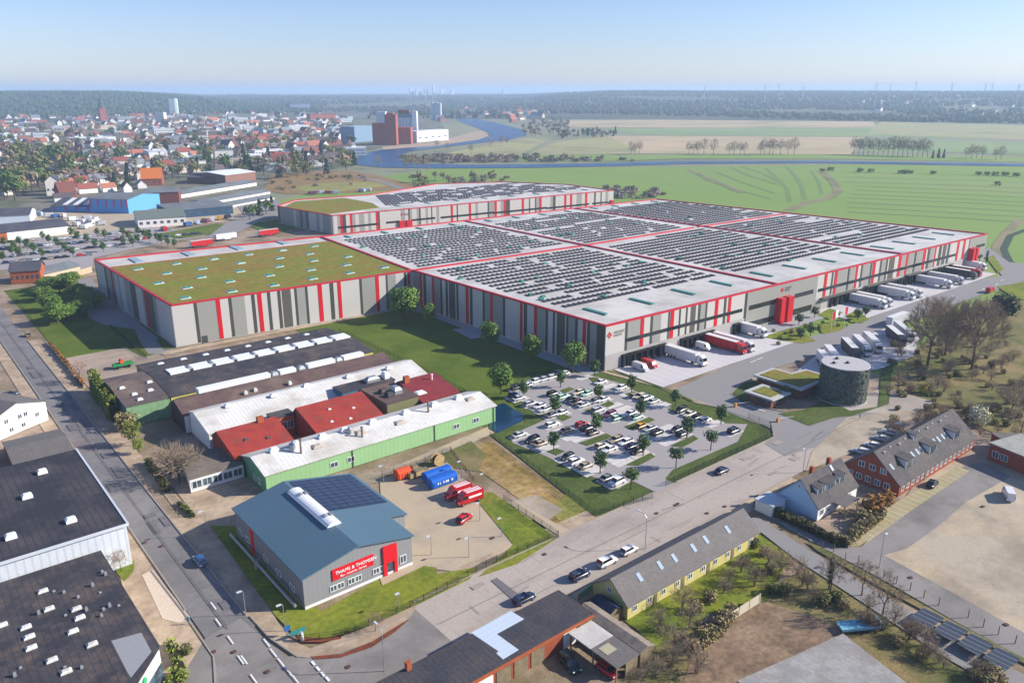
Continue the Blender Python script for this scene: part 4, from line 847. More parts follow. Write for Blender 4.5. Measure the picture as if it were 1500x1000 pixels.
# white gabled house, brick guest house, flat brick block
def dormer(par, T, x0, x1, y, e, depth, h, mr, slope):
    """shed dormer on a pitched roof: front at y, roof running back level"""
    b = MB(); b.T = T; b.box(x0, x1, y, y + depth, e, e + h); d_ = b.build('dormer', m_white, par)
    b = MB(); b.T = T; b.face([(x0 - .2, y - .25, e + h), (x1 + .2, y - .25, e + h), (x1 + .2, y + depth + 1, e + h + .5), (x0 - .2, y + depth + 1, e + h + .5)])
    b.face([(x0 - .2, y - .25, e + h + .15), (x1 + .2, y - .25, e + h + .15), (x1 + .2, y + depth + 1, e + h + .65), (x0 - .2, y + depth + 1, e + h + .65)])
    b.face([(x0 - .2, y - .25, e + h), (x1 + .2, y - .25, e + h), (x1 + .2, y - .25, e + h + .15), (x0 - .2, y - .25, e + h + .15)])
    b.face([(x0 - .2, y - .25, e + h), (x0 - .2, y - .25, e + h + .15), (x0 - .2, y + depth + 1, e + h + .65), (x0 - .2, y + depth + 1, e + h + .5)]); b.build('dormer_roof', mr, d_)
    n = max(1, int((x1 - x0) / 1.3))
    for k in range(n):
        b = MB(); b.T = T; w_ = (x1 - x0 - .3) / n; b.box(x0 + .2 + k * w_, x0 + .1 + (k + 1) * w_, y - .06, y, e + .35, e + h - .2); b.build('pane', m_pane, d_)
t = thing('gabled_house', 'steep white gabled house with dark dormered roof at the street corner', 'house', (146.3, 75.6, 0))
gable(t, 146.4, 162.6, 75.7, 85.3, 3.0, 7.9, 0, m_white, m_rgrey, .3, ry=80.5, mg=mat('shade_tinted_render', hexc('#b4d0e6', .9), fine=.03))  # gable ends are white render; the west end's blue shade is put into their colour
I4 = Matrix.Identity(4)
for x0, x1 in ((148.3, 150.3), (151.3, 155.6), (157.3, 159.5)): dormer(t, I4, x0, x1, 77.3, 4.2, 3.0, 2.2, m_rgrey, 1)
for x, y in ((151.5, 81.0), (158.5, 81.0)): b = MB(); b.box(x - .4, x + .4, y - .4, y + .4, 7.2, 9.2); b.build('chimney', m_brick, t)
p = G(1135, 672, 6); b = MB(); b.face([(157.2, 79.2, 7.0), (158.0, 79.2, 7.0), (158.0, 80.1, 7.95), (157.2, 80.1, 7.95)]); b.face([(157.2, 79.2, 7.03), (158.0, 79.2, 7.03), (158.0, 80.1, 7.98), (157.2, 80.1, 7.98)]); b.build('roof_window', _mats['bright_glass'], t)
T, L = Fm((146.4, 75.7), (162.6, 75.7))
for x in (.8, 3.2, 6.5, 12): window(t, T, x, .9, 1.5, 1.4)
T, L = Fm((146.4, 85.3), (146.4, 75.7)); window(t, T, 4.3, 5.9, .7, .9)
b = MB(); b.box(152, 158, 72.6, 75.5, 2.5, 2.65); b.build('terrace_roof', m_rfib, t)
for x in (152.2, 157.8): b = MB(); b.box(x - .08, x + .08, 72.8, 72.96, 0, 2.5); b.build('terrace_post', m_wood, t)
t = thing('garage_annex', 'small flat garage with pale roof beside the white gabled house', 'garage', (142, 86, 0))
flat(t, [(140.2, 82.8), (145.2, 82.8), (145.2, 87.0), (140.2, 87.0)], 2.5, m_white, mat('pale_roof', '#b9bfc4'))
t = thing('brick_guesthouse', 'long red brick house with dark grey roof, dormers and roof windows', 'house', (170.4, 69.6, 0))
gable(t, 170.4, 211.0, 69.8, 83.4, 2.8, 8.6, 0, m_brick, m_rgrey, .35, ry=76.6)
for x0, x1 in ((176.2, 179.4), (188.2, 191.6), (201.4, 204.8)): dormer(t, I4, x0, x1, 71.5, 4.1, 3.0, 2.4, m_rgrey, 1)
dormer(t, I4, 186.5, 188.3, 75.0, 7.2, 1.6, 1.5, m_rgrey, 1)
for x in (182, 184.4, 186.6, 193.5, 195.6, 198, 199.8, 171.8):
    b = MB(); y0 = 72.4; s_ = 5.8 / 6.8; P = [(x, y0), (x + .8, y0), (x + .8, y0 + 1.1), (x, y0 + 1.1)]
    b.face([(u, v, 2.8 + (v - 69.8) * s_ + .3) for u, v in P]); b.face([(P[0][0], y0, 2.8 + (y0 - 69.8) * s_ + .2), (P[1][0], y0, 2.8 + (y0 - 69.8) * s_ + .2), (P[1][0], y0, 2.8 + (y0 - 69.8) * s_ + .3), (P[0][0], y0, 2.8 + (y0 - 69.8) * s_ + .3)]); b.build('roof_window', _mats['bright_glass'], t)
for k in range(10): flue(t, 173 + k * 3.6, 75.4 + (k % 2) * .5, 7.9, .35, .14, m_skyw, 'roof_vent')
T, L = Fm((170.4, 69.8), (211, 69.8))
for k in range(16): window(t, T, 1.0 + 2.45 * k, .9, 1.3, 1.3)
b = MB(); b.T = T; b.box(12.6, 13.7, -.1, 0, 0, 2.2); b.build('door', m_wood, t)
T, L = Fm((170.4, 83.4), (170.4, 69.8))
for x in (3.6, 6.2, 8.8): window(t, T, x, 4.1, 1.5, 1.4)
for x in (1.2, 3.4, 5.6, 7.8, 10.0): window(t, T, x, .8, 1.4, 1.5)
t = thing('flat_brick_block', 'flat roofed red brick building behind the guest house car yard', 'building', (206, 50, 0))
flat(t, [(212.2, 62.0), (218.5, 57.0), (222.5, 62.5), (216.2, 68)], 3.2, m_brick, m_rfib)
pp = [G(1446, 672), G(1560, 720)]; T, L = Fm((pp[0].x, pp[0].y), (pp[1].x, pp[1].y))
def Tp(T, pts): return [((T @ Vector((x, y, 0))).x, (T @ Vector((x, y, 0))).y) for x, y in pts]
flat(t, Tp(T, [(0, 0), (L, 0), (L, 12), (0, 12)]), 4.3, m_brick, mat('pale_gravel_roof', hexc('#a9aa9f', .85), hexc('#9a9b92', .85), .4, 1))
for x in (1.0, 3.2, 9.5, 14, 18): window(t, T, x, 1.2, 1.7, 1.7)

# gate house pair and ivy clad tank
m_gb = mat('dark_brick', hexc('#8a5842', .8), hexc('#7a4c39', .8), .8, 1, fine=.12)
m_fascia = mat('grey_fascia', hexc('#b9b7b2', .9), fine=.04)
t = thing('gatehouse', 'L shaped brick gatehouse with planted roof beside the round tank', 'gatehouse', (209, 116, 0))
P = [(206.4, 117.0), (206.4, 131.8), (215.2, 131.8), (215.2, 125.6), (222.0, 124.6), (222.0, 117.0)]
b = MB(); b.prism(P, 0, 3.2, top=False); b.build('wall', m_gb, t)
b = MB(); b.prism(inset(P[::-1], -.9), 3.2, 3.75); b.build('roof', m_fascia, t)
b = MB(); b.prism(inset(P[::-1], .5), 3.75, 3.95); b.build('green_roof', m_green_roof, t)
T, L = Fm((206.4, 131.8), (206.4, 117.0)); window(t, T, 5, 1.3, 1.0, 1.0, fr=m_dark); window(t, T, 10.5, 1.3, 1.0, 1.0, fr=m_dark)
T, L = Fm((206.4, 117.0), (222.0, 117.0)); window(t, T, 9, .6, 1.6, 1.8, fr=m_wood)
t = thing('gatehouse', 'small square brick gate booth with planted roof at the barrier', 'gatehouse', (194, 118, 0))
P = [(193.8, 118.4), (201.2, 118.4), (201.2, 126.2), (193.8, 126.2)]
b = MB(); b.prism(P, 0, 2.7, top=False); b.build('wall', m_gb, t)
b = MB(); b.prism(inset(P, -1.0), 2.7, 3.15); b.build('roof', m_fascia, t)
b = MB(); b.prism(inset(P, .7), 3.15, 3.3); b.build('green_roof', m_green_roof, t)
T, L = Fm((193.8, 126.2), (193.8, 118.4)); window(t, T, 4.2, 1.0, 3.0, 1.3, fr=m_dark)
T, L = Fm((193.8, 118.4), (201.2, 118.4)); window(t, T, 1.2, .6, 1.4, 1.9, fr=m_wood); window(t, T, 4, 1.0, 2, 1.3, fr=m_dark)
t = thing('round_tank', 'big round sprinkler tank with leaf covered wall and flat grey lid', 'tank', (217.4, 109.8, 0))
tx, ty, tr = 217.4, 109.8, 6.7
b = MB(); b.tube((tx, ty, 0), (tx, ty, 10.9), tr, tr, 40); b.build('wall', mat('dark_green_net', hexc('#3f4a44', .8), hexc('#6a7470', .8), .7, 1, fine=.3, bump=.5), t)
b = MB(); b.tube((tx, ty, 10.9), (tx, ty, 11.15), tr + .15, tr + .1, 40); b.build('lid', mat('grey_lid', hexc('#b9b5b4', .9), fine=.03), t)
b = MB(); b.tube((tx, ty, 0), (tx, ty, .45), tr + .45, tr + .4, 40); b.build('plinth', m_conc, t)
for dx, dy in ((-3, 2), (1.5, 3.6), (.2, -.5)): roofbox(t, 'hatch', tx + dx, ty + dy, 11.15, .9, .9, .6, m_dark)
b = MB(); rs = random.Random(2)
for k in range(2600):
    a = rs.uniform(0, 2 * math.pi); z = rs.uniform(.5, 10.8); r_ = tr + rs.uniform(.02, .3); c = Vector((tx + r_ * math.cos(a), ty + r_ * math.sin(a), z))
    u = Vector((-math.sin(a), math.cos(a), rs.uniform(-.5, .5))) * rs.uniform(.15, .4); v = Vector((rs.uniform(-.2, .2), rs.uniform(-.2, .2), 1)) * rs.uniform(.15, .4); b.face([c - u - v, c + u - v, c + u * .6 + v, c - u * .6 + v])
tag(b.build('ivy', mat('ivy_leaf', hexc('#5d6a4e', .6), hexc('#7d8580', .6), 1.2, 1, island=.5, rough=.7), t), None, None, None, 'stuff')
# grey roofed store at the bottom edge
t = thing('store_building', 'low store with worn pale grey roof beside the bare soil', 'building', tuple(G(1235, 935)))
P = [G(*q, 3.4) for q in ((1235, 930), (1083, 998), (1180, 1090), (1340, 1012))]; flat(t, [(p.x, p.y) for p in P], 3.3, m_brick, mat('worn_roof', hexc('#a5a29c', .88), hexc('#96938e', .85), .3, 1, stain='#878078', stainsc=.25, fine=.12, stripe=(0, 1.0, .05, hexc('#8d8a86', .85))))
# ---------------------------------------------------------------- vehicles
m_paint = mat('car_paint', '#ffffff', objcol=True, rough=.25, spec=.6, fine=.02)
m_carglass = mat('car_glass', hexc('#1c2228', .8), rough=.08, spec=.7, fine=0)
m_tyre = mat('tyre', hexc('#1b1b1c', .8), rough=.9, fine=0)
m_rim = mat('rim', '#9a9c9e', rough=.35, metal=.6, fine=0)
m_head = mat('headlight_glass', '#dfe6ea', rough=.1, spec=.7, fine=0)
m_tail = mat('tail_light_glass', hexc('#b01218', .9), rough=.2, fine=0)
m_under = mat('underbody', hexc('#202022', .8), rough=.9, fine=0)
def wheel(par, x, y, r=.32, w=.22):
    b = MB(); s_ = 1 if y > 0 else -1
    b.tube((x, y - w / 2, r), (x, y + w / 2, r), r, r, 12); o = b.build('wheel', m_tyre, par)
    b = MB(); b.tube((x, y + s_ * w * .45, r), (x, y + s_ * (w * .5 + .015), r), r * .62, r * .55, 10); b.build('rim', m_rim, o); return o
def ringloft(b, secs):
    """secs: (x, half width at bottom, waist, top, z bottom, z waist, z top)"""
    rows = [[(x, -w0, z0), (x, -w1, z1), (x, -w2, z2), (x, w2, z2), (x, w1, z1), (x, w0, z0)] for x, w0, w1, w2, z0, z1, z2 in secs]
    i = b.grid(rows, close=True); b.f.append(i[0]); b.m.append(b.mi); b.f.append(i[-1][::-1]); b.m.append(b.mi)
CARS = {'hatchback': (4.1, .88, 1.46, (-1.95, -1.55, .35, 1.0), (1.35, 1.0)), 'saloon': (4.6, .9, 1.42, (-1.75, -1.05, .45, 1.15), (1.3, .95)),
        'estate': (4.65, .9, 1.48, (-2.2, -1.85, .4, 1.1), (1.35, 1.0)), 'off-roader': (4.5, .93, 1.7, (-2.15, -1.9, .45, 1.05), (1.4, 1.05))}
def make_car(kind):
    L, hw, H, (c0, r0, r1, c1), (wx, belt) = CARS[kind]; h = L / 2; t = thing('car', kind, 'car'); bz = .62 * H
    b = MB(); k = .9
    ringloft(b, [(-h, hw * .78, hw * .85, hw * .72, .32, .55, bz - .12), (-h + .25, hw * .92, hw, hw * .86, .22, .55, bz), (c0 + .3, hw * .95, hw, hw * .9, .2, .55, bz + .02), (c1, hw * .95, hw, hw * .9, .2, .55, bz),
                 (h - .35, hw * .92, hw, hw * .82, .2, .52, bz - .12), (h, hw * .72, hw * .8, hw * .6, .3, .5, bz - .3)])
    ringloft(b, [(r0 - .03, hw * .74, hw * .74, hw * .68, H - .07, H - .04, H - .01), ((r0 + r1) / 2, hw * .77, hw * .77, hw * .7, H - .06, H - .02, H + .02), (r1 + .03, hw * .74, hw * .74, hw * .68, H - .08, H - .05, H - .02)])
    for x0, x1 in ((c0 + .05, r0), (c1 - .05, r1)):
        for s_ in (1, -1): b.tube((x0, s_ * hw * .9, bz), (x1, s_ * hw * .74, H - .05), .05, .04, 4)
    b.build('body', m_paint, t, True)
    b = MB(); lo = [(c0, -hw * .87, bz - .02), (c1, -hw * .87, bz - .02), (c1, hw * .87, bz - .02), (c0, hw * .87, bz - .02)]; hi = [(r0, -hw * .73, H - .05), (r1, -hw * .73, H - .05), (r1, hw * .73, H - .05), (r0, hw * .73, H - .05)]
    for i in range(4): j = (i + 1) % 4; b.face([lo[i], lo[j], hi[j], hi[i]])
    b.build('windows', m_carglass, t)
    for x in (-wx, wx):
        for y in (-hw + .1, hw - .1): wheel(t, x, y)
    for s_ in (1, -1):
        b = MB(); b.box(h - .22, h - .06, s_ * hw * .62 - .16, s_ * hw * .62 + .16, bz - .34, bz - .2); b.build('headlight', m_head, t)
        b = MB(); b.box(-h - .01, -h + .12, s_ * hw * .68 - .12, s_ * hw * .68 + .12, bz - .3, bz - .1); b.build('tail_light', m_tail, t)
    return t
def make_van(long=5.9):
    t = thing('van', 'van', 'van'); h = long / 2; b = MB()
    ringloft(b, [(-h, .92, .98, .9, .35, 1.2, 2.45), (h - 1.9, .92, .98, .9, .35, 1.2, 2.5), (h - 1.35, .92, .98, .84, .35, 1.2, 2.3), (h - .75, .9, .97, .86, .35, .9, 1.3), (h - .08, .8, .9, .8, .4, .7, 1.05)])
    b.build('body', m_paint, t, False)
    b = MB(); b.face([(h - .78, -.82, 1.34), (h - .78, .82, 1.34), (h - 1.3, .8, 2.22), (h - 1.3, -.8, 2.22)])
    for s_ in (1, -1):
        P = [(h - .95, s_ * .99, 1.3), (h - 1.4, s_ * .985, 2.1), (h - 2.1, s_ * .985, 2.1), (h - 2.1, s_ * .995, 1.3)]; b.face(P if s_ > 0 else P[::-1])
    b.build('windows', m_carglass, t)
    for x in (-h + 1.1, h - 1.0):
        for y in (-.86, .86): wheel(t, x, y, .36, .24)
    for s_ in (1, -1):
        b = MB(); b.box(h - .2, h - .02, s_ * .68 - .15, s_ * .68 + .15, .78, .98); b.build('headlight', m_head, t)
        b = MB(); b.box(-h - .03, -h + .05, s_ * .88 - .07, s_ * .88 + .07, .9, 1.5); b.build('tail_light', m_tail, t)
    return t
m_tarp = mat('trailer_side', '#ffffff', objcol=True, rough=.5, fine=.03, stripe=(0, 3.3, .012, hexc('#8a8a8c', .8)))
m_troof = mat('trailer_roof', hexc('#d6d5d4', .9), fine=.04)
def make_truck(cab=True):
    t = thing('articulated_truck' if cab else 'box_trailer', 'truck', 'truck' if cab else 'trailer')
    x1 = 4.95; b = MB(); b.box(-8.25, x1, -1.27, 1.27, 1.15, 3.95); b.mi = 1; b.box(-8.27, x1 + .02, -1.285, 1.285, 3.95, 4.0); b.mi = 2; b.box(-8.0, x1 - .3, -1.15, 1.15, .95, 1.15)
    b.build('trailer', [m_tarp, m_troof, m_under], t)
    b = MB(); b.box(-8.32, -8.26, -1.2, 1.2, 1.2, 3.9); b.build('rear_doors', m_troof, t)
    for x in (-6.6, -5.3, -4.0):
        for y in (-1.05, 1.05): wheel(t, x, y, .48, .36)
    for s_ in (-1, 1): b = MB(); b.box(-3.1, 1.2, s_ * 1.2 - .04, s_ * 1.2 + .04, .5, 1.1); b.build('side_guard', m_tarp, t)
    if cab:
        b = MB(); ringloft(b, [(5.5, 1.1, 1.22, 1.1, .75, 1.6, 3.7), (6.6, 1.1, 1.24, 1.05, .55, 1.6, 3.75), (7.75, 1.1, 1.24, 1.05, .45, 1.6, 3.1), (8.2, 1.08, 1.2, 1.12, .45, 1.3, 1.9)])
        b.box(4.2, 7.6, -.5, .5, .7, 1.0); b.build('cab', m_paint, t)
        b = MB(); b.face([(8.21, -1.08, 1.95), (8.21, 1.08, 1.95), (7.8, 1.0, 3.0), (7.8, -1.0, 3.0)])
        for s_ in (1, -1):
            P = [(7.95, s_ * 1.215, 1.9), (7.6, s_ * 1.15, 2.8), (6.8, s_ * 1.16, 2.8), (6.8, s_ * 1.235, 1.9)]; b.face(P if s_ > 0 else P[::-1])
        b.build('windscreen', m_carglass, t)
        for x in (7.0, 3.6):
            for y in (-1.05, 1.05): wheel(t, x, y, .5, .36)
        for s_ in (1, -1): b = MB(); b.box(8.12, 8.24, s_ * .85 - .2, s_ * .85 + .2, .75, .98); b.build('headlight', m_head, t)
        b = MB(); b.box(8.05, 8.22, -1.2, 1.2, .4, .7); b.build('bumper', m_under, t)
    return t
P_CAR = {k: make_car(k) for k in CARS}; P_VAN = make_van(); P_TRUCK = make_truck(); P_TRAIL = make_truck(False)
CC = {'white': '#e6e6e6', 'silver': '#b9bcc0', 'grey': '#7b7d80', 'dark grey': '#3a3c40', 'black': '#17181b', 'cream': '#d8cfb4', 'beige': '#a8987f', 'brown': '#574338', 'red': '#c0121c', 'blue': '#2f5f93', 'navy': '#1d2a4a',
      'mint green': '#b4dcc6', 'purple': '#7a3a5c', 'yellow': '#d99a1e', 'dark green': '#26332a', 'light blue': '#a9c3d8', 'pale grey': '#cfd0d1'}
def put(src, px, rz, color, label, group=None, dx=0, dy=0, z=.06, sc=1.0):
    p = G(*px); return dup(src, (p.x + dx, p.y + dy, z), rz, label, group, sc, hexc(CC.get(color, color), .85))
ORD = ['first', 'second', 'third', 'fourth', 'fifth', 'sixth', 'seventh', 'eighth', 'ninth', 'tenth', 'eleventh', 'twelfth', 'thirteenth']
LOT = [('row along the pond lawn', 'the hall', [(825, 550, 'white', 0), (816, 549, 'silver', 1), (807, 555, 'pale grey', 2), (795, 558, 'silver', 0), (783, 561, 'white', 2), (771, 567, 'white', 0), (757, 570, 'dark green', 3)]),
       ('row just above the pond', 'the hall', [(753, 581, 'blue', 0), (761, 585, 'silver', 1), (778, 593, 'silver', 2), (790, 597, 'white', 0), (797, 602, 'pale grey', 1), (809, 610, 'grey', 1), (822, 607, 'white', 0)]),
       ('block nearest the hall wall', 'the pond', [(811, 579, 'dark grey', 3), (825, 583, 'mint green', 2), (836, 588, 'navy', 1), (843, 592, 'brown', 0), (855, 595, 'silver', 1), (871, 590, 'grey', 0), (884, 587, 'white', 1), (847, 577, 'cream', 2), (859, 579, 'mint green', 0)]),
       ('row along the truck apron', 'the hall', [(879, 562, 'white', 1), (909, 570, 'white', 0), (930, 582, 'beige', 0), (937, 583, 'cream', 2), (947, 586, 'white', 3), (957, 590, 'silver', 1)]),
       ('row facing the gatehouse', 'the hall', [(998, 603, 'dark green', 3), (1009, 609, 'cream', 1), (1019, 614, 'black', 0), (1032, 618, 'white', 2), (1074, 634, 'navy', 3)]),
       ('block with the purple car', 'the hall', [(877, 603, 'silver', 3), (892, 609, 'purple', 2), (905, 614, 'mint green', 2), (923, 608, 'white', 1), (933, 613, 'mint green', 0)]),
       ('block with the yellow car', 'the hall', [(940, 626, 'yellow', 0), (951, 630, 'silver', 1), (962, 636, 'black', 3), (990, 632, 'dark grey', 1), (999, 638, 'dark grey', 0)]),
       ('row with the bright red car', 'the pond', [(809, 624, 'white', 2), (829, 633, 'beige', 1), (852, 624, 'red', 0), (860, 630, 'black', 3), (869, 636, 'brown', 0)]),
       ('short row below the pond', 'the pond', [(761, 639, 'silver', 1), (780, 647, 'black', 3), (792, 652, 'beige', 1)]),
       ('row along the dry field fence', 'the pond', [(830, 672, 'dark grey', 0), (843, 679, 'white', 3), (857, 685, 'beige', 1)]),
       ('last pair beside the exit', 'the pond', [(891, 702, 'grey', 1), (903, 709, 'white', 3)]),
       ('block nearest the street exit', 'the pond', [(882, 655, 'cream', 0), (893, 660, 'white', 1), (903, 646, 'beige', 2), (916, 650, 'white', 2), (925, 656, 'navy', 1), (933, 663, 'brown', 3)])]
KN = list(CARS)
rs = random.Random(17)
for row, end, cars in LOT:
    for i, (x, y, c, k) in enumerate(cars):
        p = G(x, y); rect('parking_stall', p.x - 3.1, p.x + 3.1, p.y - 1.35, p.y + 1.35, g_stall, 7)
        put(P_CAR[KN[k]], (x, y), rs.choice((0, math.pi)) + rs.uniform(-.03, .03), c, '%s %s, %s from %s in the %s' % (c, KN[k], ORD[i], end, row), 'cars in the staff car park', dx=rs.uniform(-.3, .3))
for q in ((856, 553), (892, 566), (921, 577), (899, 594), (913, 599), (935, 619), (975, 627), (969, 594), (1046, 621), (980, 647), (905, 672), (913, 677), (838, 640), (850, 642), (803, 656), (867, 691), (818, 631), (943, 668), (967, 639), (916, 604)):
    p = G(*q); rect('parking_stall', p.x - 3.1, p.x + 3.1, p.y - 1.35, p.y + 1.35, g_stall, 7)
HP = math.pi / 2
GS = 'cars parked along the front street'
put(P_CAR['estate'], (768, 880), 0.0, 'navy', 'dark blue estate car half hidden behind the garage roof', GS)
put(P_CAR['off-roader'], (849, 846), 0.0, 'navy', 'dark blue off-roader parked in front of two white cars on the street', GS)
put(P_CAR['off-roader'], (889, 826), 0.0, 'white', 'white off-roader between a white and a dark blue car on the street', GS)
put(P_CAR['hatchback'], (921, 809), 0.0, 'white', 'white hatchback parked nearest the street lamp by the yellow terrace', GS)
put(P_CAR['saloon'], (1057, 692), 0.0, 'navy', 'dark blue saloon driving past the car park fence')
put(P_CAR['hatchback'], (293, 824), HP, 'blue', 'blue hatchback driving away along the side street')
put(P_CAR['hatchback'], (680, 762), 0.3, 'red', 'small red car alone on the company yard', sc=1.05)
put(P_CAR['saloon'], (1365, 711), .1, 'black', 'black saloon parked at the brick guest house')
put(P_VAN, (1476, 728), .55, 'white', 'white van alone on the old concrete yard', sc=.9)
put(P_CAR['estate'], (834, 975), -HP - .2, 'dark green', 'dark green estate car beside the open carport', sc=1.08)
put(P_CAR['hatchback'], (890, 985), -HP, 'red', 'dark red hatchback in the shade under the carport')
put(P_CAR['estate'], (16, 580), .2, 'navy', 'dark blue car behind the white gabled house')
put(P_CAR['hatchback'], (41, 492), HP, 'beige', 'beige car far up the side street')
for q, c, k, lb in (((1313, 627), 'blue', 0, 'blue hatchback at the upper end of the row behind the guest house'), ((1304, 636), 'pale grey', 2, 'pale grey estate car second in the row behind the guest house'), ((1292, 645), 'silver', 1, 'silver saloon in the middle of the row behind the guest house'), ((1278, 655), 'white', 0, 'white hatchback fourth in the row behind the guest house'), ((1262, 664), 'pale grey', 2, 'pale grey car nearest the gabled house in the guest house row')):
    put(P_CAR[KN[k]], q, HP + .2, c, lb, 'cars behind the guest house')
v1 = put(P_VAN, (671, 727), math.pi - .05, 'red', 'red company van, the one nearer the blue containers', 'red company vans', sc=1.12); v2 = put(P_VAN, (687, 735), math.pi - .05, 'red', 'red company van with white stripes, the one nearer the small red car', 'red company vans', sc=1.12)
for v in (v1, v2):
    b = MB()
    for s_ in (1, -1): b.box(-2.4, .6, s_ * .985 - .012, s_ * .985 + .012, 1.35, 1.75)
    for y in (-.45, .1, .6): b.box(-2.6, .9, y - .09, y + .09, 2.49, 2.53)
    o = b.build('white_stripes', m_let); o.parent = v
# trucks at the docks, noses to the road
TR = [((1033, 538), 'white', 'white articulated truck standing alone between the vans and the red truck'), ((1091.5, 520), 'red', 'bright red articulated truck at the dock near the hall corner'), ((1103, 517), 'pale grey', 'pale truck half hidden behind the bright red truck'),
      ((1122, 496), 'white', 'white truck docked left of the red entrance towers'), ((1298, 453.5), 'white', 'white truck docked first right of the entrance garden'), ((1306, 450.5), 'pale grey', 'pale truck just behind the first truck right of the entrance garden'),
      ((1339, 440.5), 'white', 'white truck leading the second pair right of the entrance garden'), ((1350, 437), 'pale grey', 'pale truck behind the leader of the second pair'), ((1394, 423.5), 'white', 'white truck in front of the third pair, left of the dark truck'),
      ((1411, 418), 'silver', 'silver truck between a white and a dark truck at the far docks'), ((1430, 410), 'dark grey', 'dark grey curtain sided truck at the far docks'), ((1437, 406.5), 'red', 'dark red truck behind the dark grey truck at the far docks'), ((1444, 397), 'white', 'white truck at the very last dock by the far red tower')]
for q, c, lb in TR: put(P_TRUCK, q, -HP, c, lb, 'trucks at the loading docks', dy=8.3, z=.12)
put(P_VAN, (949, 546), -HP, 'pale grey', 'pale grey van at the first loading dock', dy=3.2, z=.12); put(P_VAN, (962, 541), -HP, 'red', 'red van at the second loading dock', dy=3.2, z=.12); put(P_VAN, (1041, 515), -HP, 'white', 'white van beside the bright red truck', dy=3.2, z=.12)
put(P_TRUCK, (1316, 474), 0.0, 'silver', 'silver truck driving along the service road', z=.12); put(P_VAN, (1450, 428), 0.0, 'red', 'red van driving on the far service road', z=.12)
p = [(239, 127.5, 'white', 'white box trailer parked right beside the round tank', 1), (246, 129, 'white', 'white box trailer second from the round tank', 1), (258.5, 129.5, 'dark grey', 'dark grey trailer truck in the parking yard', 0), (265.2, 129, 'white', 'white truck parked beside the dark grey trailer truck', 0), (271.6, 128.4, 'pale grey', 'pale grey truck at the right of the white parked truck', 0), (286, 127, 'dark grey', 'dark truck nearest the big bare trees', 0), (294, 128, 'white', 'white truck half hidden by the big bare trees', 0)]
for x, y, c, lb, tr in p: dup(P_TRAIL if tr else P_TRUCK, (x, y, .14), -2.36, lb, 'trucks in the parking yard', .95, hexc(CC[c], .85))
p = [(300, 361, 'red', 'red trailer parked behind the planted roof', .1), (335, 351, 'white', 'white trailer between two red trailers far behind', .1), (397, 345, 'red', 'red trailer by the corner of the second hall', .1)]
for x, y, c, lb, a in p: put(P_TRAIL, (x, y), a, c, lb, 'trailers behind the hall', z=.1)

# things on the company yard
m_blue = mat('blue_container_paint', hexc('#1d66c8', .8), fine=.04, rough=.4); m_orange = mat('orange_container_paint', hexc('#e0562c', .85), fine=.05)
def container(label, px, L, m, marks):
    p = G(*px); t = thing('roll_container', label, 'container', (p.x, p.y, .05), None); b = MB(); n = 7
    prof = [(-1.2, .3), (-1.25, 1.7)] + [(-1.25 * math.cos(math.pi * i / n), 1.7 + .75 * math.sin(math.pi * i / n)) for i in range(1, n)] + [(1.25, 1.7), (1.2, .3)]
    i = b.grid([[(p.x + x, p.y + y, z + .05) for y, z in prof[::-1]] for x in (-L / 2, L / 2)], close=True); b.f.append(i[0]); b.m.append(0); b.f.append(i[1][::-1]); b.m.append(0)
    b.build('hull', m, t)
    for k in range(5): x = p.x - L / 2 + .3 + k * (L - .6) / 4; b = MB(); b.box(x - .06, x + .06, p.y - 1.32, p.y - 1.2, .4, 1.8); b.build('rib', m, t)
    if marks:
        T, _ = Fm((p.x - L / 2, p.y - 1.25), (p.x + L / 2, p.y - 1.25)); b = MB(); b.T = T
        for x in (1.4, 1.9, 3.0, 3.4, 3.8, 4.2, 5.0, 5.4): b.box(x, x + .25, -.04, .04, 1.0, 1.5)
        b.build('lettering', m_let, t)
    for x in (-L / 2 + .5, L / 2 - .5): b = MB(); b.tube((p.x + x, p.y - .9, .25), (p.x + x, p.y + .9, .25), .2, .2, 8); b.build('roller', m_under, t)
    return t
container('blue roll-off container behind, nearer the wooden crates', (640, 700), 7.0, m_blue, True); container('blue roll-off container in front, nearer the red vans', (648, 709), 7.0, m_blue, True); container('orange container at the grass edge of the yard', (590, 699), 3.6, m_orange, False)
m_crate = mat('crate_wood', hexc('#c8ac7c', .85), hexc('#b39768', .85), 1, 1, fine=.15, stripe=(2, .22, .2, hexc('#8a7350', .8)))
for i, (q, w_, d_, h_, lb) in enumerate((((604, 699), 2.0, 1.6, 1.3, 'wooden crate next to the orange container'), ((613, 697), 2.2, 1.8, 1.8, 'wooden crate in the middle of the crate row'), ((622, 693), 1.6, 1.4, 1.2, 'low wooden crate nearest the blue containers'), ((607, 692), 1.4, 1.4, 2.0, 'tall pale crate at the back of the crate row'))):
    p = G(*q); t = thing('wooden_crate', lb, 'crate', (p.x, p.y, .05), 'crates on the company yard')
    b = MB(); b.box(p.x - w_ / 2, p.x + w_ / 2, p.y - d_ / 2, p.y + d_ / 2, .2, h_); b.build('box', m_crate, t)
    b = MB(); b.box(p.x - w_ / 2 - .08, p.x + w_ / 2 + .08, p.y - d_ / 2 - .08, p.y + d_ / 2 + .08, h_, h_ + .1); b.build('lid', m_wood, t)
    for x in (-w_ * .35, w_ * .35): b = MB(); b.box(p.x + x - .1, p.x + x + .1, p.y - d_ / 2, p.y + d_ / 2, .05, .2); b.build('skid', m_wood, t)
p = G(641, 680); t = thing('cable_drum', 'big pale round drum lying behind the blue containers', 'drum', (p.x, p.y, .05))
for y in (-.8, .8): b = MB(); b.tube((p.x, p.y + y - .1, 1.5), (p.x, p.y + y + .1, 1.5), 1.5, 1.5, 20); b.build('flange', m_crate, t)
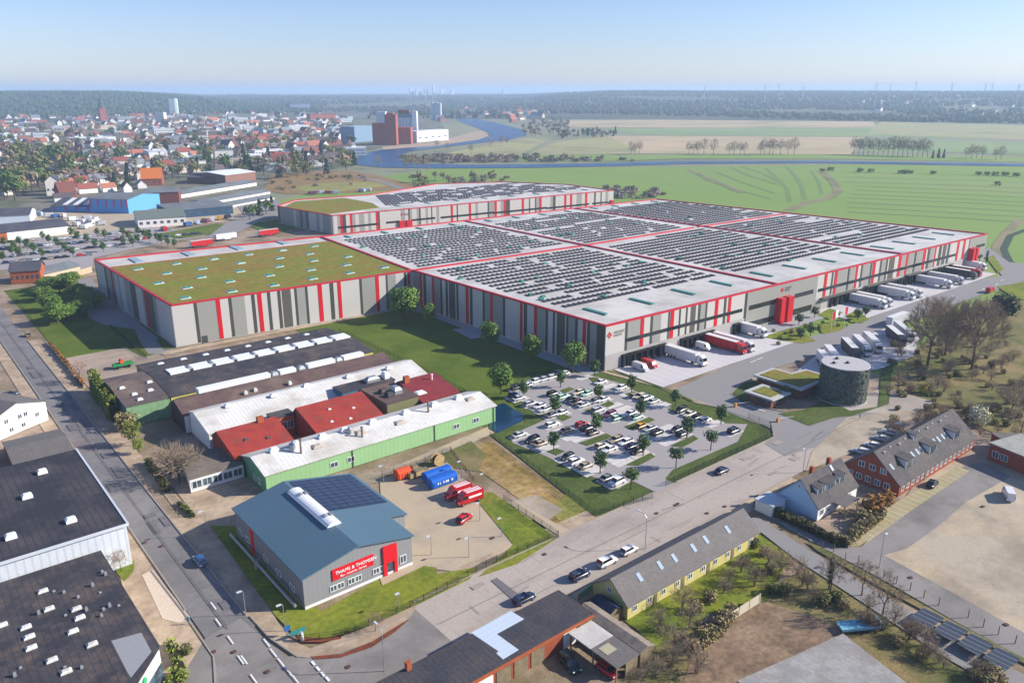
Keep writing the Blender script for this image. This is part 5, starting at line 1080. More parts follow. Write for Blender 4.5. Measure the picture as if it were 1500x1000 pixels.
b = MB(); b.tube((p.x, p.y - .7, 1.5), (p.x, p.y + .7, 1.5), .9, .9, 16); b.build('core', m_black, t)
# green harvester-like wagon on the sandy lot, blue flat trailer, glass covered canopies
p = G(180, 538); t = thing('farm_wagon', 'green farm wagon with orange drum on the sandy lot', 'wagon', (p.x, p.y, .05))
mg_ = mat('wagon_green', hexc('#2f8a4a', .8)); b = MB(); b.prism([(p.x - 3, p.y - 1), (p.x + 3, p.y - 1), (p.x + 3, p.y + 1), (p.x - 3, p.y + 1)], .8, 1.7); b.build('bed', mg_, t)
b = MB(); b.tube((p.x - .2, p.y - .9, 2.3), (p.x - .2, p.y + .9, 2.3), .65, .65, 12); b.build('drum', m_orange, t)
b = MB(); b.tube((p.x + 3, p.y, 1), (p.x + 4.6, p.y, .5), .12, .1, 6); b.build('drawbar', mg_, t)
for x in (-1.8, 1.8):
    for y in (-1.1, 1.1): wheel(t, p.x + x, p.y + y, .5, .3)
p = G(1257, 922); t = thing('flat_trailer', 'light blue flat trailer with a raised front board by the bare soil', 'trailer', (p.x, p.y, .05))
T = Matrix.Translation((p.x, p.y, 0)) @ Matrix.Rotation(-.55, 4, 'Z'); mb_ = mat('trailer_blue', hexc('#7fc0d8', .8))
b = MB(); b.T = T; b.box(-3.4, 3.4, -1.1, 1.1, .7, .9); b.build('bed', mb_, t); b = MB(); b.T = T; b.box(3.2, 3.4, -1.1, 1.1, .9, 2.1); b.build('front_board', mb_, t)
for s_ in (-1, 1): b = MB(); b.T = T; b.box(-3.4, 3.2, s_ * 1.08 - .04, s_ * 1.08 + .04, .9, 1.25); b.build('side_board', mb_, t)
for x in (-1, .2):
    for y in (-1, 1): b = MB(); b.T = T; b.tube((x, y * .95 - .1, .35), (x, y * .95 + .1, .35), .35, .35, 10); b.build('wheel', m_tyre, t)
p, q = G(1338, 904), G(1484, 984); T, L = Fm((p.x, p.y), (q.x, q.y))
for i, lb in enumerate(('grey blue flat canopy nearest the bare tree by the lane', 'second grey blue flat canopy beside the lane', 'third grey blue flat canopy beside the lane', 'last grey blue flat canopy towards the picture edge')):
    u0, u1 = L * i / 4 + .25, L * (i + 1) / 4 - .25; c = T @ Vector((u0, 0, 0)); t = thing('canopy', lb, 'canopy', tuple(c), 'flat canopies beside the lane')
    b = MB(); b.T = T; b.box(u0, u1, -2.2, 2.6, 1.1, 1.2); b.build('roof', mat('canopy_sheet', hexc('#565a60', .62), hexc('#4b525e', .62), .4, 1, rough=.4, stripe=(0, 1.2, .08, hexc('#9aa0aa', .8))), t)
    for x in (u0 + .3, u1 - .3):
        for y in (-2.0, 2.4): b = MB(); b.T = T; b.tube((x, y, 0), (x, y, 1.1), .06, .06, 6); b.build('post', m_metal, t)

# ---------------------------------------------------------------- lamps, posts, barriers, flags, signs, people
def lamp(px, h, label, arm=1.6, ang=math.pi, curved=True):
    p = G(*px); t = thing('street_lamp', label, 'street lamp', (p.x, p.y, 0), 'street and yard lamps'); b = MB()
    b.tube((p.x, p.y, 0), (p.x, p.y, h * .9), .08, .055, 8); dx, dy = math.cos(ang) * arm, math.sin(ang) * arm
    if arm: b.tube((p.x, p.y, h * .9), (p.x + dx * .35, p.y + dy * .35, h * .98), .07, .06, 6); b.tube((p.x + dx * .35, p.y + dy * .35, h * .98), (p.x + dx, p.y + dy, h), .06, .05, 6)
    b.build('pole', m_metal, t)
    b = MB(); b.T = Matrix.Translation((p.x + dx, p.y + dy, h)) @ Matrix.Rotation(ang, 4, 'Z'); b.box(-.1, .75, -.17, .17, -.08, .1); b.build('lamp_head', m_gut, t)
for q, h, lb, arm, a in (((945, 804), 7.8, 'curved street lamp in front of the yellow terrace', 1.8, HP), ((563, 983), 8, 'tall street lamp at the flower bed kerb near the junction', 1.6, HP), ((418, 924), 5.5, 'lamp at the lawn corner beside the blue signs', .4, math.pi), ((304, 785), 6, 'lamp at the edge of the office yard by the side street', .5, math.pi),
                         ((735, 785), 4.4, 'yard lamp on the lawn right of the small red car', .4, math.pi), ((703, 762), 4.4, 'yard lamp at the yard corner by the red vans', .4, math.pi), ((676, 699), 4.4, 'yard lamp behind the two blue containers', .4, math.pi), ((709, 718), 4.4, 'yard lamp at the edge of the dry field above the red vans', .4, math.pi),
                         ((687, 815), 4.4, 'yard lamp by the company entrance gate', .4, math.pi), ((632, 812), 4.4, 'yard lamp nearest the company front door', .4, math.pi), ((562, 706), 4.4, 'yard lamp on the grass behind the company solar roof', .4, math.pi), ((1176, 692), 6.5, 'dark lamp post at the street behind the gabled house', .5, math.pi), ((1288, 830), 7, 'thin lamp post at the old concrete yard by the lane', .4, 0),
                         ((360, 900), 5, 'lamp on the pavement at the shaded lawn', .4, math.pi), ((585, 893), 3.5, 'short lamp on the pavement near the flower bed', .0, math.pi)): lamp(q, h, lb, arm, a)
def post(name, px, h, r, m, label, cat, group=None, top=None):
    p = G(*px); t = thing(name, label, cat, (p.x, p.y, 0), group); b = MB(); b.tube((p.x, p.y, 0), (p.x, p.y, h), r, r * .9, 6); b.build('post', m, t)
    if top: b = MB(); b.box(p.x - top[0] / 2, p.x + top[0] / 2, p.y - .06, p.y + .06, h - top[1], h); b.build('panel', top[2], t)
    return t
for i, q in enumerate(((1204, 804), (1221, 808), (1238, 820), (1257, 824), (1274, 838), (1294, 845), (1313, 854), (1333, 864), (1353, 875), (1375, 886), (1418, 904), (1440, 918), (1462, 929), (1487, 942))):
    post('fence_post', q, 1.7, .09, m_wood, 'grey post without fence in the row along the old concrete yard', 'post', 'posts along the old concrete yard')
post('info_sign', (422, 932), 2.2, .06, m_metal, 'small blue square sign on the lawn corner', 'sign', None, (1.0, 1.0, mat('sign_blue', hexc('#2a6aa8', .8)))); post('info_sign', (437, 933), 1.6, .06, m_metal, 'wide teal sign board next to the small blue sign', 'sign', None, (2.6, .8, mat('sign_teal', hexc('#2f8a8a', .8)))); post('info_sign', (443, 938), 1.7, .3, m_white, 'white and blue advertising pillar at the lawn corner', 'sign', None, (.62, .5, _mats['sign_blue']))
for q, lb in (((1077, 596), 'yellow barrier post on the car park side of the gate'), ((1139, 618), 'yellow barrier post on the tank side of the gate')):
    p = G(*q); t = thing('gate_barrier', lb, 'barrier', (p.x, p.y, 0), 'barriers at the gatehouse'); my = mat('barrier_yellow', hexc('#d08a3a', .85)); b = MB(); b.box(p.x - .35, p.x + .35, p.y - .3, p.y + .3, 0, 1.2); b.build('cabinet', my, t)
    b = MB(); b.tube((p.x, p.y, 1.05), (p.x + 4.5, p.y - 2, 1.15), .07, .05, 6); b.build('boom', m_white, t)
for q, cl, lb in (((1217, 482), m_red, 'red and white flag at the left of the garden flags'), ((1222, 479), m_let, 'white flag in the middle of the garden flags'), ((1236, 474), m_red, 'red flag at the right of the garden flags')):
    p = G(*q); t = thing('flagpole', lb, 'flag', (p.x, p.y, 0), 'flags in the entrance garden'); b = MB(); b.tube((p.x, p.y, 0), (p.x, p.y, 7), .09, .05, 6); b.build('pole', m_white, t)
    b = MB(); rows = [[(p.x + .05 + u * .35, p.y - .05 * math.sin(u * 1.4), 6.8 - v * 1.5 - .05 * u) for v in (0, 1, 2)] for u in range(6)]; b.grid(rows); b.build('flag', cl, t)
def person(px, rz, label, shirt, trousers):
    p = G(*px); b = bpy.data.meshes.new('body')
    V = [(0, 0, .95), (0, 0, 1.2), (0, 0, 1.42), (0, 0, 1.52), (.03, 0, 1.7), (0, .2, 1.4), (.05, .26, 1.12), (.16, .25, .9), (0, -.2, 1.4), (-.06, -.26, 1.12), (.04, -.25, .88), (.02, .1, .9), (.16, .1, .5), (.12, .1, .06), (.26, .1, .03), (-.02, -.1, .9), (-.1, -.1, .5), (-.26, -.1, .1), (-.12, -.1, .04)]
    Ed = [(0, 1), (1, 2), (2, 3), (3, 4), (2, 5), (5, 6), (6, 7), (2, 8), (8, 9), (9, 10), (0, 11), (11, 12), (12, 13), (13, 14), (0, 15), (15, 16), (16, 17), (17, 18)]
    b.from_pydata(V, Ed, []); o = bpy.data.objects.new('person', b); COL.objects.link(o); sm = o.modifiers.new('skin', 'SKIN')
    rr = [.15, .14, .15, .06, .1, .07, .05, .04, .07, .05, .04, .09, .065, .045, .05, .09, .065, .045, .05]
    for v, r_ in zip(b.skin_vertices[0].data, rr): v.radius = (r_, r_)
    b.skin_vertices[0].data[0].use_root = True; ss = o.modifiers.new('s', 'SUBSURF'); ss.levels = 1; ss.render_levels = 1
    b.materials.append(mat('coat_' + shirt[1:], shirt)); o.location = (p.x, p.y, .05); o.rotation_euler = (0, 0, rz); tag(o, label, 'person'); return o
person((1259, 613), 2.0, 'person in dark clothes walking on the street near the round tank', '#26262b', '#222222')
person((277, 914), 1.2, 'person in blue grey clothes walking on the pale corner pavement', '#55748c', '#333333')
person((1240, 480), 1.2, 'person in dark clothes standing by the garden flags', '#2c3038', '#222222')
for k in list(P_CAR.values()) + [P_VAN, P_TRUCK, P_TRAIL]: drop(k)
# ---------------------------------------------------------------- trees, hedges, bushes, fences
m_bark = mat('bark', hexc('#6b5d4e', .7), hexc('#574b40', .7), 2, 1, fine=.2)
m_twig = mat('bare_twigs', hexc('#a08d76', .85), island=.3, rnd=.12, fine=0)
m_twig2 = mat('reddish_twigs', hexc('#b59c88', .85), island=.3, rnd=.12, fine=0)
m_leaf = mat('tree_leaf', hexc('#6d8a34', .85), hexc('#597a2c', .8), .5, 1, island=.35, rnd=.1, fine=0, rough=.7)
m_leafd = mat('dark_leaf', hexc('#54742f', .75), hexc('#46662b', .7), .5, 1, island=.35, rnd=.1, fine=0, rough=.7)
m_hedge = mat('hedge_leaf', hexc('#56642f', .7), hexc('#746c36', .7), .35, 1, island=.4, fine=0, rough=.75)
m_spring = mat('spring_leaf', hexc('#85913a', .85), hexc('#75822f', .8), .6, 1, island=.35, rnd=.1, fine=0)
m_olive = mat('olive_scrub', hexc('#8e8250', .8), hexc('#9c8a62', .8), .4, 1, island=.4, rnd=.15, fine=0)
m_rust = mat('rusty_shrub', hexc('#b07b34', .75), hexc('#96682e', .72), .5, 1, island=.35, fine=0)
m_bloss = mat('white_blossom', hexc('#d8d6b8', .85), hexc('#c4c49c', .8), .8, 1, island=.2, fine=0)
m_forsy = mat('yellow_blossom', hexc('#c9a92c', .8), island=.3, fine=0)
m_conif = mat('conifer_needles', hexc('#2f4a30', .6), hexc('#27402c', .58), .4, 1, island=.35, rnd=.1, fine=0)
def leafset(b, rs, c, R3, n, size, shell=.55, up=.3):
    """leaf clumps inside an ellipsoid, thicker towards its outside"""
    c = Vector(c)
    for k in range(n):
        while True:
            d = Vector((rs.uniform(-1, 1), rs.uniform(-1, 1), rs.uniform(-1, 1)))
            if .05 < d.length < 1: break
        d = d.normalized() * (shell + (1 - shell) * rs.random() ** .6); d *= rs.uniform(1.08, 1.4) if rs.random() < .16 else 1.0; p = c + Vector((d.x * R3[0], d.y * R3[1], d.z * R3[2]))
        nrm = (d + Vector((rs.uniform(-.7, .7), rs.uniform(-.7, .7), rs.uniform(-.4, .7) + up))).normalized(); u = nrm.cross(Vector((rs.uniform(-1, 1), rs.uniform(-1, 1), .3))).normalized(); v = nrm.cross(u)
        s_ = size * rs.uniform(.6, 1.3); b.face([p - u * s_ - v * s_ * .6, p + u * s_ - v * s_ * .5, p + u * s_ * .7 + v * s_ * .7, p - u * s_ * .8 + v * s_ * .6])
def leafy(name, h, w, n, size, ml, seed, trunk=.22, clear=.2, blobs=9, shape=1.0):
    """deciduous tree: trunk with limbs, crown of many leaf clumps gathered round the limb ends"""
    rs = random.Random(seed); t = thing(name, name, 'tree'); b = MB(); zc = h * (clear + (1 - clear) * .52); rz = h * (1 - clear) * .5
    b.tube((0, 0, 0), (0, 0, h * clear + rz * .5), h * .018 + .05, h * .011 + .03, 7)
    C = []
    for k in range(blobs):
        a = k * 2.4 + rs.uniform(-.4, .4); z = -1 + 2 * (k + .5) / blobs; r_ = math.sqrt(max(.05, 1 - z * z)) * .55
        if shape > 1: r_ *= (1 - (z + 1) * .22)
        C.append(Vector((math.cos(a) * r_ * w, math.sin(a) * r_ * w, zc + z * rz * .66)))
    for c in C: b.tube((0, 0, max(h * clear * .8, c.z - rz * .6)), c, h * .009 + .02, .02, 4)
    b.build('trunk', m_bark, t); b = MB()
    for c in C: leafset(b, rs, c, (w * rs.uniform(.42, .6), w * rs.uniform(.42, .6), rz * rs.uniform(.3, .44)), n // blobs, size, .45)
    b.build('crown', ml, t); return t
def bare(name, h, w, depth, seed, mt, fine=1.0, stems=1, up=.35, clear=.2):
    """leafless tree: limbs fork towards points spread through a rounded crown and end in a haze of twigs"""
    rs = random.Random(seed); t = thing(name, name, 'tree'); bt = MB(); bc = MB(); pts = []; n = (26, 60, 130, 260, 420)[min(4, max(0, depth - 2))]
    while len(pts) < n:
        d = Vector((rs.uniform(-1, 1), rs.uniform(-1, 1), rs.uniform(-1, 1)))
        if .35 < d.length < 1: pts.append(Vector((d.x * w * (1 - .18 * d.z), d.y * w * (1 - .18 * d.z), h * (clear + (1 - clear) * (.52 + .47 * d.z)))))
    def grow(p, tg, r, k):
        c = sum(tg, Vector()) / len(tg)
        if len(tg) <= 2:
            for q in tg:
                m_ = p.lerp(q, .55) + Vector((rs.uniform(-.04, .04) * h, rs.uniform(-.04, .04) * h, .02 * h)); bc.tube(p, m_, r, r * .7, 3, False); bc.tube(m_, q, r * .7, r * .35, 3, False)
                for _ in range(int(9 * fine)):
                    s0 = p.lerp(q, rs.uniform(.35, 1)); o = (q - Vector((0, 0, h * .3))).normalized(); e = (o + Vector((rs.uniform(-1, 1), rs.uniform(-1, 1), rs.uniform(-.4, 1)))).normalized(); tip = s0 + e * h * rs.uniform(.05, .11)
                    nn = e.cross(Vector((rs.uniform(-1, 1), rs.uniform(-1, 1), rs.uniform(-1, 1)))).normalized() * (.012 + h * .0011); bc.face([s0 - nn, s0 + nn, tip])
            return
        q = p.lerp(c, rs.uniform(.3, .45)); (bt if r > h * .0042 else bc).tube(p, q, r, r * .8, 6 if r > h * .006 else 4, False)
        ax = Vector((rs.uniform(-1, 1), rs.uniform(-1, 1), rs.uniform(-.35, .35))); L_ = sorted(tg, key=lambda v: v.dot(ax)); m_ = int(len(L_) * rs.uniform(.35, .65)); m_ = max(1, min(len(L_) - 1, m_))
        for g_ in (L_[:m_], L_[m_:]): grow(q, g_, r * max(.45, (len(g_) / len(tg)) ** .42), k + 1)
    if stems == 1:
        base = Vector((0, 0, h * clear)); bt.tube((0, 0, -.1), base, h * .019, h * .016, 8, False); grow(base, pts, h * .015, 0)
    else:
        for s_ in range(stems): grow(Vector((rs.uniform(-.3, .3), rs.uniform(-.3, .3), 0)), pts[s_::stems], h * .012, 0)
    bt.build('trunk', m_bark, t); bc.build('crown', mt, t); return t
def bushp(name, w, h, n, size, ml, seed):
    rs = random.Random(seed); t = thing(name, name, 'bush'); b = MB()
    for k in range(5): a = rs.uniform(0, 6.3); b.tube((0, 0, 0), (math.cos(a) * w * .3, math.sin(a) * w * .3, h * .6), .05, .02, 4)
    b.build('stem', m_bark, t); b = MB()
    for k in range(5): a = k * 1.26; leafset(b, rs, (math.cos(a) * w * .28, math.sin(a) * w * .28, h * rs.uniform(.38, .5)), (w * .38, w * .38, h * .48), n // 5, size, .5)
    b.build('foliage', ml, t); return t
TA = [leafy('tree', 10, 3.9, 2600, .27, m_leaf, s_, blobs=11) for s_ in (1, 2)]; TS = [leafy('tree', 5, 1.5, 620, .18, m_leafd, s_, clear=.22, blobs=7) for s_ in (3, 4)]
TR_ = leafy('tree', 5, 1.9, 420, .2, m_leafd, 5, clear=.42, blobs=8); TC = leafy('tree', 8, .8, 420, .18, m_conif, 6, clear=.05, blobs=8, shape=1.6)
TSP = [leafy('tree', 9, 3.4, 1500, .2, m_spring, 7, blobs=9), leafy('tree', 9, 3.2, 500, .3, m_olive, 8, blobs=9)]
TB = [bare('tree', 24, 9.6, 6, 9, m_twig, 2.4, clear=.14), bare('tree', 24, 10.2, 6, 14, m_twig, 2.4, clear=.12)]; TBs = [bare('tree', 9, 3.4, 4, s_, m_twig, 1.5, clear=.16) for s_ in (11, 12)]; TBr = bare('tree', 8, 2.8, 4, 13, m_twig2, 1.5, clear=.15)
TSH = [bare('bush', 4.6, 2.6, 4, s_, m_twig, 1.4, stems=6, clear=.05) for s_ in (15, 16)]
BU = {'green': bushp('bush', 2.0, 2.2, 320, .18, m_hedge, 20), 'olive': bushp('bush', 2.4, 2.6, 340, .2, m_olive, 21), 'rust': bushp('bush', 2.6, 3.2, 420, .2, m_rust, 22), 'white': bushp('bush', 4.0, 5.5, 900, .2, m_bloss, 23), 'yellow': bushp('bush', 2.0, 2.6, 260, .18, m_forsy, 24), 'spring': bushp('bush', 2.2, 2.6, 340, .18, m_spring, 25), 'dark': bushp('bush', 3.0, 4.0, 420, .25, m_conif, 26)}
rv = random.Random(31)
def plant(src, px, sc, label, group=None, cat=None, z=0.02, grid=False):
    p = Vector((px[0], px[1], 0)) if grid else G(*px)
    return dup(src, (p.x, p.y, z), rv.uniform(0, 6.28), label, group, sc, None, cat)
for i, (q, h, w_, lb) in enumerate((((593, 469), 13.2, 1.15, 'largest round green lawn tree at the inner corner of the hall'), ((629, 478), 9.3, .8, 'small lawn tree beside the largest one at the hall corner'), ((718, 512), 10, .85, 'third lawn tree along the long hall wall'), ((779, 532), 10, .85, 'fourth lawn tree along the long hall wall'), ((839, 546), 10.4, .95, 'last lawn tree at the front corner of the long hall wall'), ((734, 577), 9.6, 1.0, 'lawn tree standing apart near the pond'))):
    plant(TA[i % 2], q, (h / 10 * w_ * 1.12, h / 10 * w_ * 1.12, h / 10 * 1.06), lb, 'lawn trees by the hall')
NB = ['beside the truck apron hedge', 'at the row nearest the pond', 'in the block nearest the hall', 'by the red car row', 'by the yellow car', 'by the purple car', 'facing the gatehouse', 'near the street exit']
for i, (q, k, lb) in enumerate((((821, 567), 0, 'between the pond row and the block nearest the hall'), ((767, 582), 0, 'at the blue car above the pond'), ((813, 609), 0, 'at the end of the row just above the pond'), ((871, 551), 0, 'nearest the front corner of the hall'), ((925, 575), 0, 'second along the truck apron path'), ((876, 587), 0, 'at the end of the block nearest the hall'), ((873, 635), 0, 'beside the bright red car row'), ((811, 660), 0, 'below the pond row of three cars'), ((938, 612), 0, 'between the purple and the yellow car blocks'), ((989, 596), 0, 'at the gatehouse end of the truck apron path'), ((1056, 621), 0, 'at the far gatehouse edge of the car park'), ((1006, 642), 0, 'at the end of the yellow car block'), ((942, 667), 0, 'at the end of the block nearest the street exit'), ((879, 693), 0, 'by the dry field fence near the last pair of cars'), ((990, 685), 1, 'with round crown left of another at the street fence'), ((1041, 659), 1, 'with round crown right of another at the street fence'), ((924, 716), 1, 'with round crown in the corner by the exit'))):
    s_ = rv.uniform(1.12, 1.28) if k == 0 else 1.1
    plant(TR_ if k else TS[i % 2], q, s_, 'slim young tree ' + lb if not k else 'young tree ' + lb, 'young car park trees')
for i, q in enumerate(((62, 440), (75, 455), (88, 430), (98, 468), (115, 440), (128, 448), (70, 425), (104, 420), (85, 474), (118, 462), (140, 452))):
    plant(TA[i % 2], q, (1.35, 1.35, .64 + .1 * (i % 3)), 'broad green tree in the grove beside the planted hall, tree %s from the street' % ORD[i], 'grove of broad green trees')
for q, h, lb in (((1127, 473), 6, 'dark slim cypress left of the red entrance towers'), ((1194, 453), 8, 'tall dark slim cypress right of the red entrance towers'), ((1444, 387), 8, 'dark slim cypress at the far red tower')): plant(TC, q, h / 8, lb, 'cypresses at the entrances')
for q, lb in (((1170, 476), 'small tree in front of the red entrance towers'), ((1193, 465), 'small tree at the foot of the tall cypress'), ((1172, 497), 'small tree at the road, left one of the pair in the garden'), ((1187, 492), 'small tree at the road, right one of the pair in the garden'), ((1256, 468), 'small tree left of two by the first docked truck'), ((1267, 464), 'small tree right of two by the first docked truck'), ((1147, 585), 'small tree between the gatehouse and the round tank')): plant(TS[0], q, (1.25, 1.25, .95), lb, 'small trees around the entrance')
for i, (x, y) in enumerate(((1120, 492), (1133, 486), (1142, 496), (1150, 490), (1160, 488), (1180, 480), (1188, 476), (1200, 482), (1140, 505), (1228, 462), (1228, 478), (1205, 474))):
    plant(BU[('green', 'olive', 'spring')[i % 3]], (x, y), rv.uniform(.5, .8), 'low rounded shrub in the entrance garden', 'shrubs in the entrance garden')
big = [((1358, 537), 1.0, 'huge bare tree, the left one of the big three by the truck yard'), ((1384, 520), .86, 'huge bare tree standing behind and between the other two'), ((1423, 541), 1.02, 'huge bare tree, the right one of the big three by the truck yard')]
for i, (q, s_, lb) in enumerate(big): plant(TB[i % 2], q, (s_, s_, s_ * 1.02), lb, 'big bare trees by the truck yard')
for i, (q, k, s_, lb) in enumerate((((1432, 622), 'white', 1.15, 'wide white blossoming bush behind the brick guest house'), ((1353, 575), 'yellow', 1.2, 'yellow flowering bush in the scrub by the tank'), ((1278, 752), 'rust', 1.6, 'big orange brown bush between the gabled house and the guest house'), ((1262, 766), 'olive', 1.3, 'olive bush in the garden corner of the gabled house'), ((1298, 738), 'rust', 1.1, 'smaller orange brown bush at the guest house corner'), ((1475, 462), 'dark', 2.4, 'large dark bush right of the big bare trees'), ((1462, 452), 'dark', 1.9, 'dark bush just left of the large dark one'), ((273, 955), 'green', .8, 'round clipped bush at the shop corner, the upper one'), ((268, 995), 'spring', .8, 'round clipped bush at the shop corner, the lower one'), ((196, 652), 'tree', .8, 'large green bush beside the side street'), ((186, 628), 'olive', 2.1, 'brown green bush above the large green bush'), ((204, 664), 'tree', .5, 'yellowish bush below the large green bush'))): plant(TSP[0] if k == 'tree' else BU[k], q, s_, lb, None, 'bush')
for i, (q, src, s_, lb) in enumerate((((262, 706), TSH[0], 2.3, 'large bare shrub in front of the low office'), ((248, 688), TSH[1], 1.7, 'bare shrub behind the large one by the low office'), ((280, 690), TSH[1], 1.7, 'thin bare shrub nearest the office roof'), ((118, 560), TBr, 1.0, 'pinkish bare tree at the sandy lot wall'), ((178, 836), TBr, .62, 'small bare tree on the grass patch between the black roofs'), ((1494, 642), TBs[0], 1.2, 'bare tree at the flat brick building'), ((1480, 610), TBs[1], 1.2, 'bare tree right of the white blossom'), ((1500, 600), TBs[0], 1.3, 'bare tree at the picture edge right of the white blossom'), ((1292, 905), TBs[1], 1.05, 'bare tree above the blue flat trailer'), ((1216, 868), TBs[0], .9, 'bare tree with dark ivy by the lane'), ((1262, 872), TBs[1], .85, 'bare tree between the ivy tree and the trailer'), ((1140, 850), TBs[0], .8, 'bare tree in the gardens of the yellow terrace'), ((1105, 858), TSH[0], 1.1, 'bare shrub in the gardens behind the terrace'), ((1085, 838), TSH[1], .9, 'bare shrub close to the terrace wall'), ((985, 955), TSH[0], 1.2, 'bare shrub by the long shed'), ((1010, 965), TSH[1], 1.0, 'bare shrub at the garden corner'), ((226, 560), TSH[1], .9, 'bare brown creeper shrub before the green hall end'), ((550, 925), TBs[0], .45, 'thin bare sapling at the company lawn fence'))): plant(src, q, s_, lb)
plant(TC, (1214, 862), .9, 'dark ivy covered column of a tree by the lane')
for q in ((1105, 800), (1120, 812), (1090, 825), (1128, 838), (1150, 870), (1175, 858), (1190, 880), (1235, 890), (1270, 895), (1310, 915), (1020, 985), (985, 975), (962, 990), (1060, 868), (1020, 895), (1340, 935), (1068, 852), (1000, 890), (1040, 880), (1125, 825), (1145, 836), (1010, 920), (965, 925), (1168, 842), (1182, 862), (1205, 885), (1225, 880), (1130, 868)):
    plant(rv.choice((TSH[0], TSH[1], TSH[0], BU['olive'], BU['green'])), q, rv.uniform(.7, 1.15), 'tangled garden bush between the terrace and the lane', 'tangled bushes by the lane')
for i in range(125):
    q = (rv.uniform(1296, 1500), rv.uniform(505, 640))
    if q[1] > 665 - (q[0] - 1296) * .35 and q[0] < 1400: q = (q[0], rv.uniform(505, 560))
    k = rv.random()
    plant(BU['olive'] if k < .35 else TSH[i % 2] if k < .8 else BU['green'], q, rv.uniform(.6, 1.2) * (.9 if k < .8 else .8), 'straggly brown bush in the scrub around the big bare trees', 'scrub bushes by the truck yard')
def hedge(label, pts, w_, h, ml, dens=14, px=True, size=.2, name='hedge', group=None):
    P = [G(*q) if px else Vector((q[0], q[1], 0)) for q in pts]; t = thing(name, label, 'hedge', tuple(P[0]), group); rs = random.Random(int(P[0].x * 10)); b = MB(); c = MB()
    for p, q in zip(P, P[1:]):
        d = (q - p); L = d.length; d.normalize(); n = Vector((-d.y, d.x, 0))
        T = Matrix(((d.x, n.x, 0, p.x), (d.y, n.y, 0, p.y), (0, 0, 1, 0), (0, 0, 0, 1))); c.T = T; c.box(0, L, -w_ * .3, w_ * .3, 0, h * .75)
        for k in range(int(L * dens * h)):
            u = rs.uniform(0, L); a = rs.uniform(-.2, math.pi + .2); hh = h * (1 + .18 * math.sin(u * .9 + p.x) + .1 * math.sin(u * 2.3)); x = math.cos(a) * w_ * .5; z = hh * (.45 + .5 * math.sin(a)) if math.sin(a) > 0 else rs.uniform(0, hh * .5)
            if abs(x) > w_ * .3: z = rs.uniform(0, hh * .95)
            s_ = size * rs.uniform(.6, 1.4); o = p + d * u + n * x + Vector((0, 0, z)); e1 = Vector((rs.uniform(-1, 1), rs.uniform(-1, 1), rs.uniform(-1, 1))).normalized(); e2 = e1.cross(Vector((rs.uniform(-1, 1), rs.uniform(-1, 1), 1))).normalized()
            b.face([o - e1 * s_ - e2 * s_, o + e1 * s_ - e2 * s_ * .7, o + e1 * s_ * .7 + e2 * s_, o - e1 * s_ + e2 * s_ * .8])
    c.build('branches', mat('hedge_core', hexc('#3b3a24', .6)), t); b.build('foliage', ml, t); return t
hedge('dark hedge along the lane below the gabled house', [(1106, 742), (1150, 760), (1196, 782), (1234, 800)], 1.8, 1.8, m_hedge, 45, size=.15)
hedge('brown green hedge in the corner of the gabled house garden', [(1234, 800), (1262, 778), (1290, 755)], 2.2, 2.2, m_olive, 50, size=.15)
hedge('tall yellow green hedge in front of the green hall end', [(139, 572), (152, 592), (168, 616)], 2.4, 6.2, m_spring, 40, size=.2)
hedge('low hedge row at the shop entrance', [(248, 945), (266, 980)], 1.6, 1.3, m_spring); hedge('second low hedge row at the picture bottom by the shop', [(258, 985), (248, 1010)], 1.6, 1.2, m_spring)
hedge('narrow pale hedge along the office yard fence', [(262, 738), (284, 757)], 1.0, 1.0, m_spring)
hedge('narrow hedge along the side street before the bare shrubs', [(216, 678), (246, 720)], 1.6, 1.6, m_hedge); hedge('autumn coloured hedge along the wall of the sandy lot', [(73, 505), (98, 535), (122, 565)], 1.2, 1.4, m_rust)
for i in range(26):
    u = rv.random(); q = (1272 + u * 190 + rv.uniform(-14, 14), 912 + u * 100 + rv.uniform(-12, 12)); plant((TSH[0], TSH[1], BU['olive'], BU['green'])[i % 4], q, rv.uniform(.55, .95), 'straggly bush in the thicket between the bare soil and the lane', 'thicket along the lane')
hedge('dense brown hedge at the back of the gardens', [(1012, 955), (1050, 925), (1075, 895)], 2.4, 2.0, m_olive, 60, size=.14)
m_fence = mat('green_fence_wire', hexc('#2d3a2c', .6), fine=0, rough=.6)
def fence(label, pts, h=1.6, px=True, step=2.5, bars=.3, m=None, name='wire_fence'):
    P = [G(*q) if px else Vector((q[0], q[1], 0)) for q in pts]; t = thing(name, label, 'fence', tuple(P[0])); m = m or m_fence; pn = MB(); k = 0
    for p, q in zip(P, P[1:]):
        T, L = Fm((p.x, p.y), (q.x, q.y)); pn.T = T; n = max(1, int(L / step))
        for i in range(n + 1):
            if k < 95: b = MB(); b.T = T; u = L * i / n; b.box(u - .04, u + .04, -.04, .04, 0, h + .1); b.build('post', m, t); k += 1
        u = 0
        while u < L and bars: pn.box(u - .014, u + .014, -.012, .012, .05, h); u += bars
        for z in (.1, h * .35, h * .65, h): pn.box(0, L, -.014, .014, z - .02, z + .02)
    pn.build('mesh_panel', m, t); return t
fence('dark green wire fence around the car park towards the dry field', [(718, 640), (790, 693), (870, 755), (955, 729)]); fence('dark green wire fence of the car park along the street', [(975, 712), (1060, 672), (1131, 640), (1128, 625), (1096, 613)])
fence('dark green wire fence between the factory and the lawn', [(497, 488), (560, 516), (640, 555), (716, 597)], 1.8); fence('wire fence along the company lawn by the pavement', [(436, 941), (500, 933), (560, 910), (640, 870), (686, 845)], 1.4)
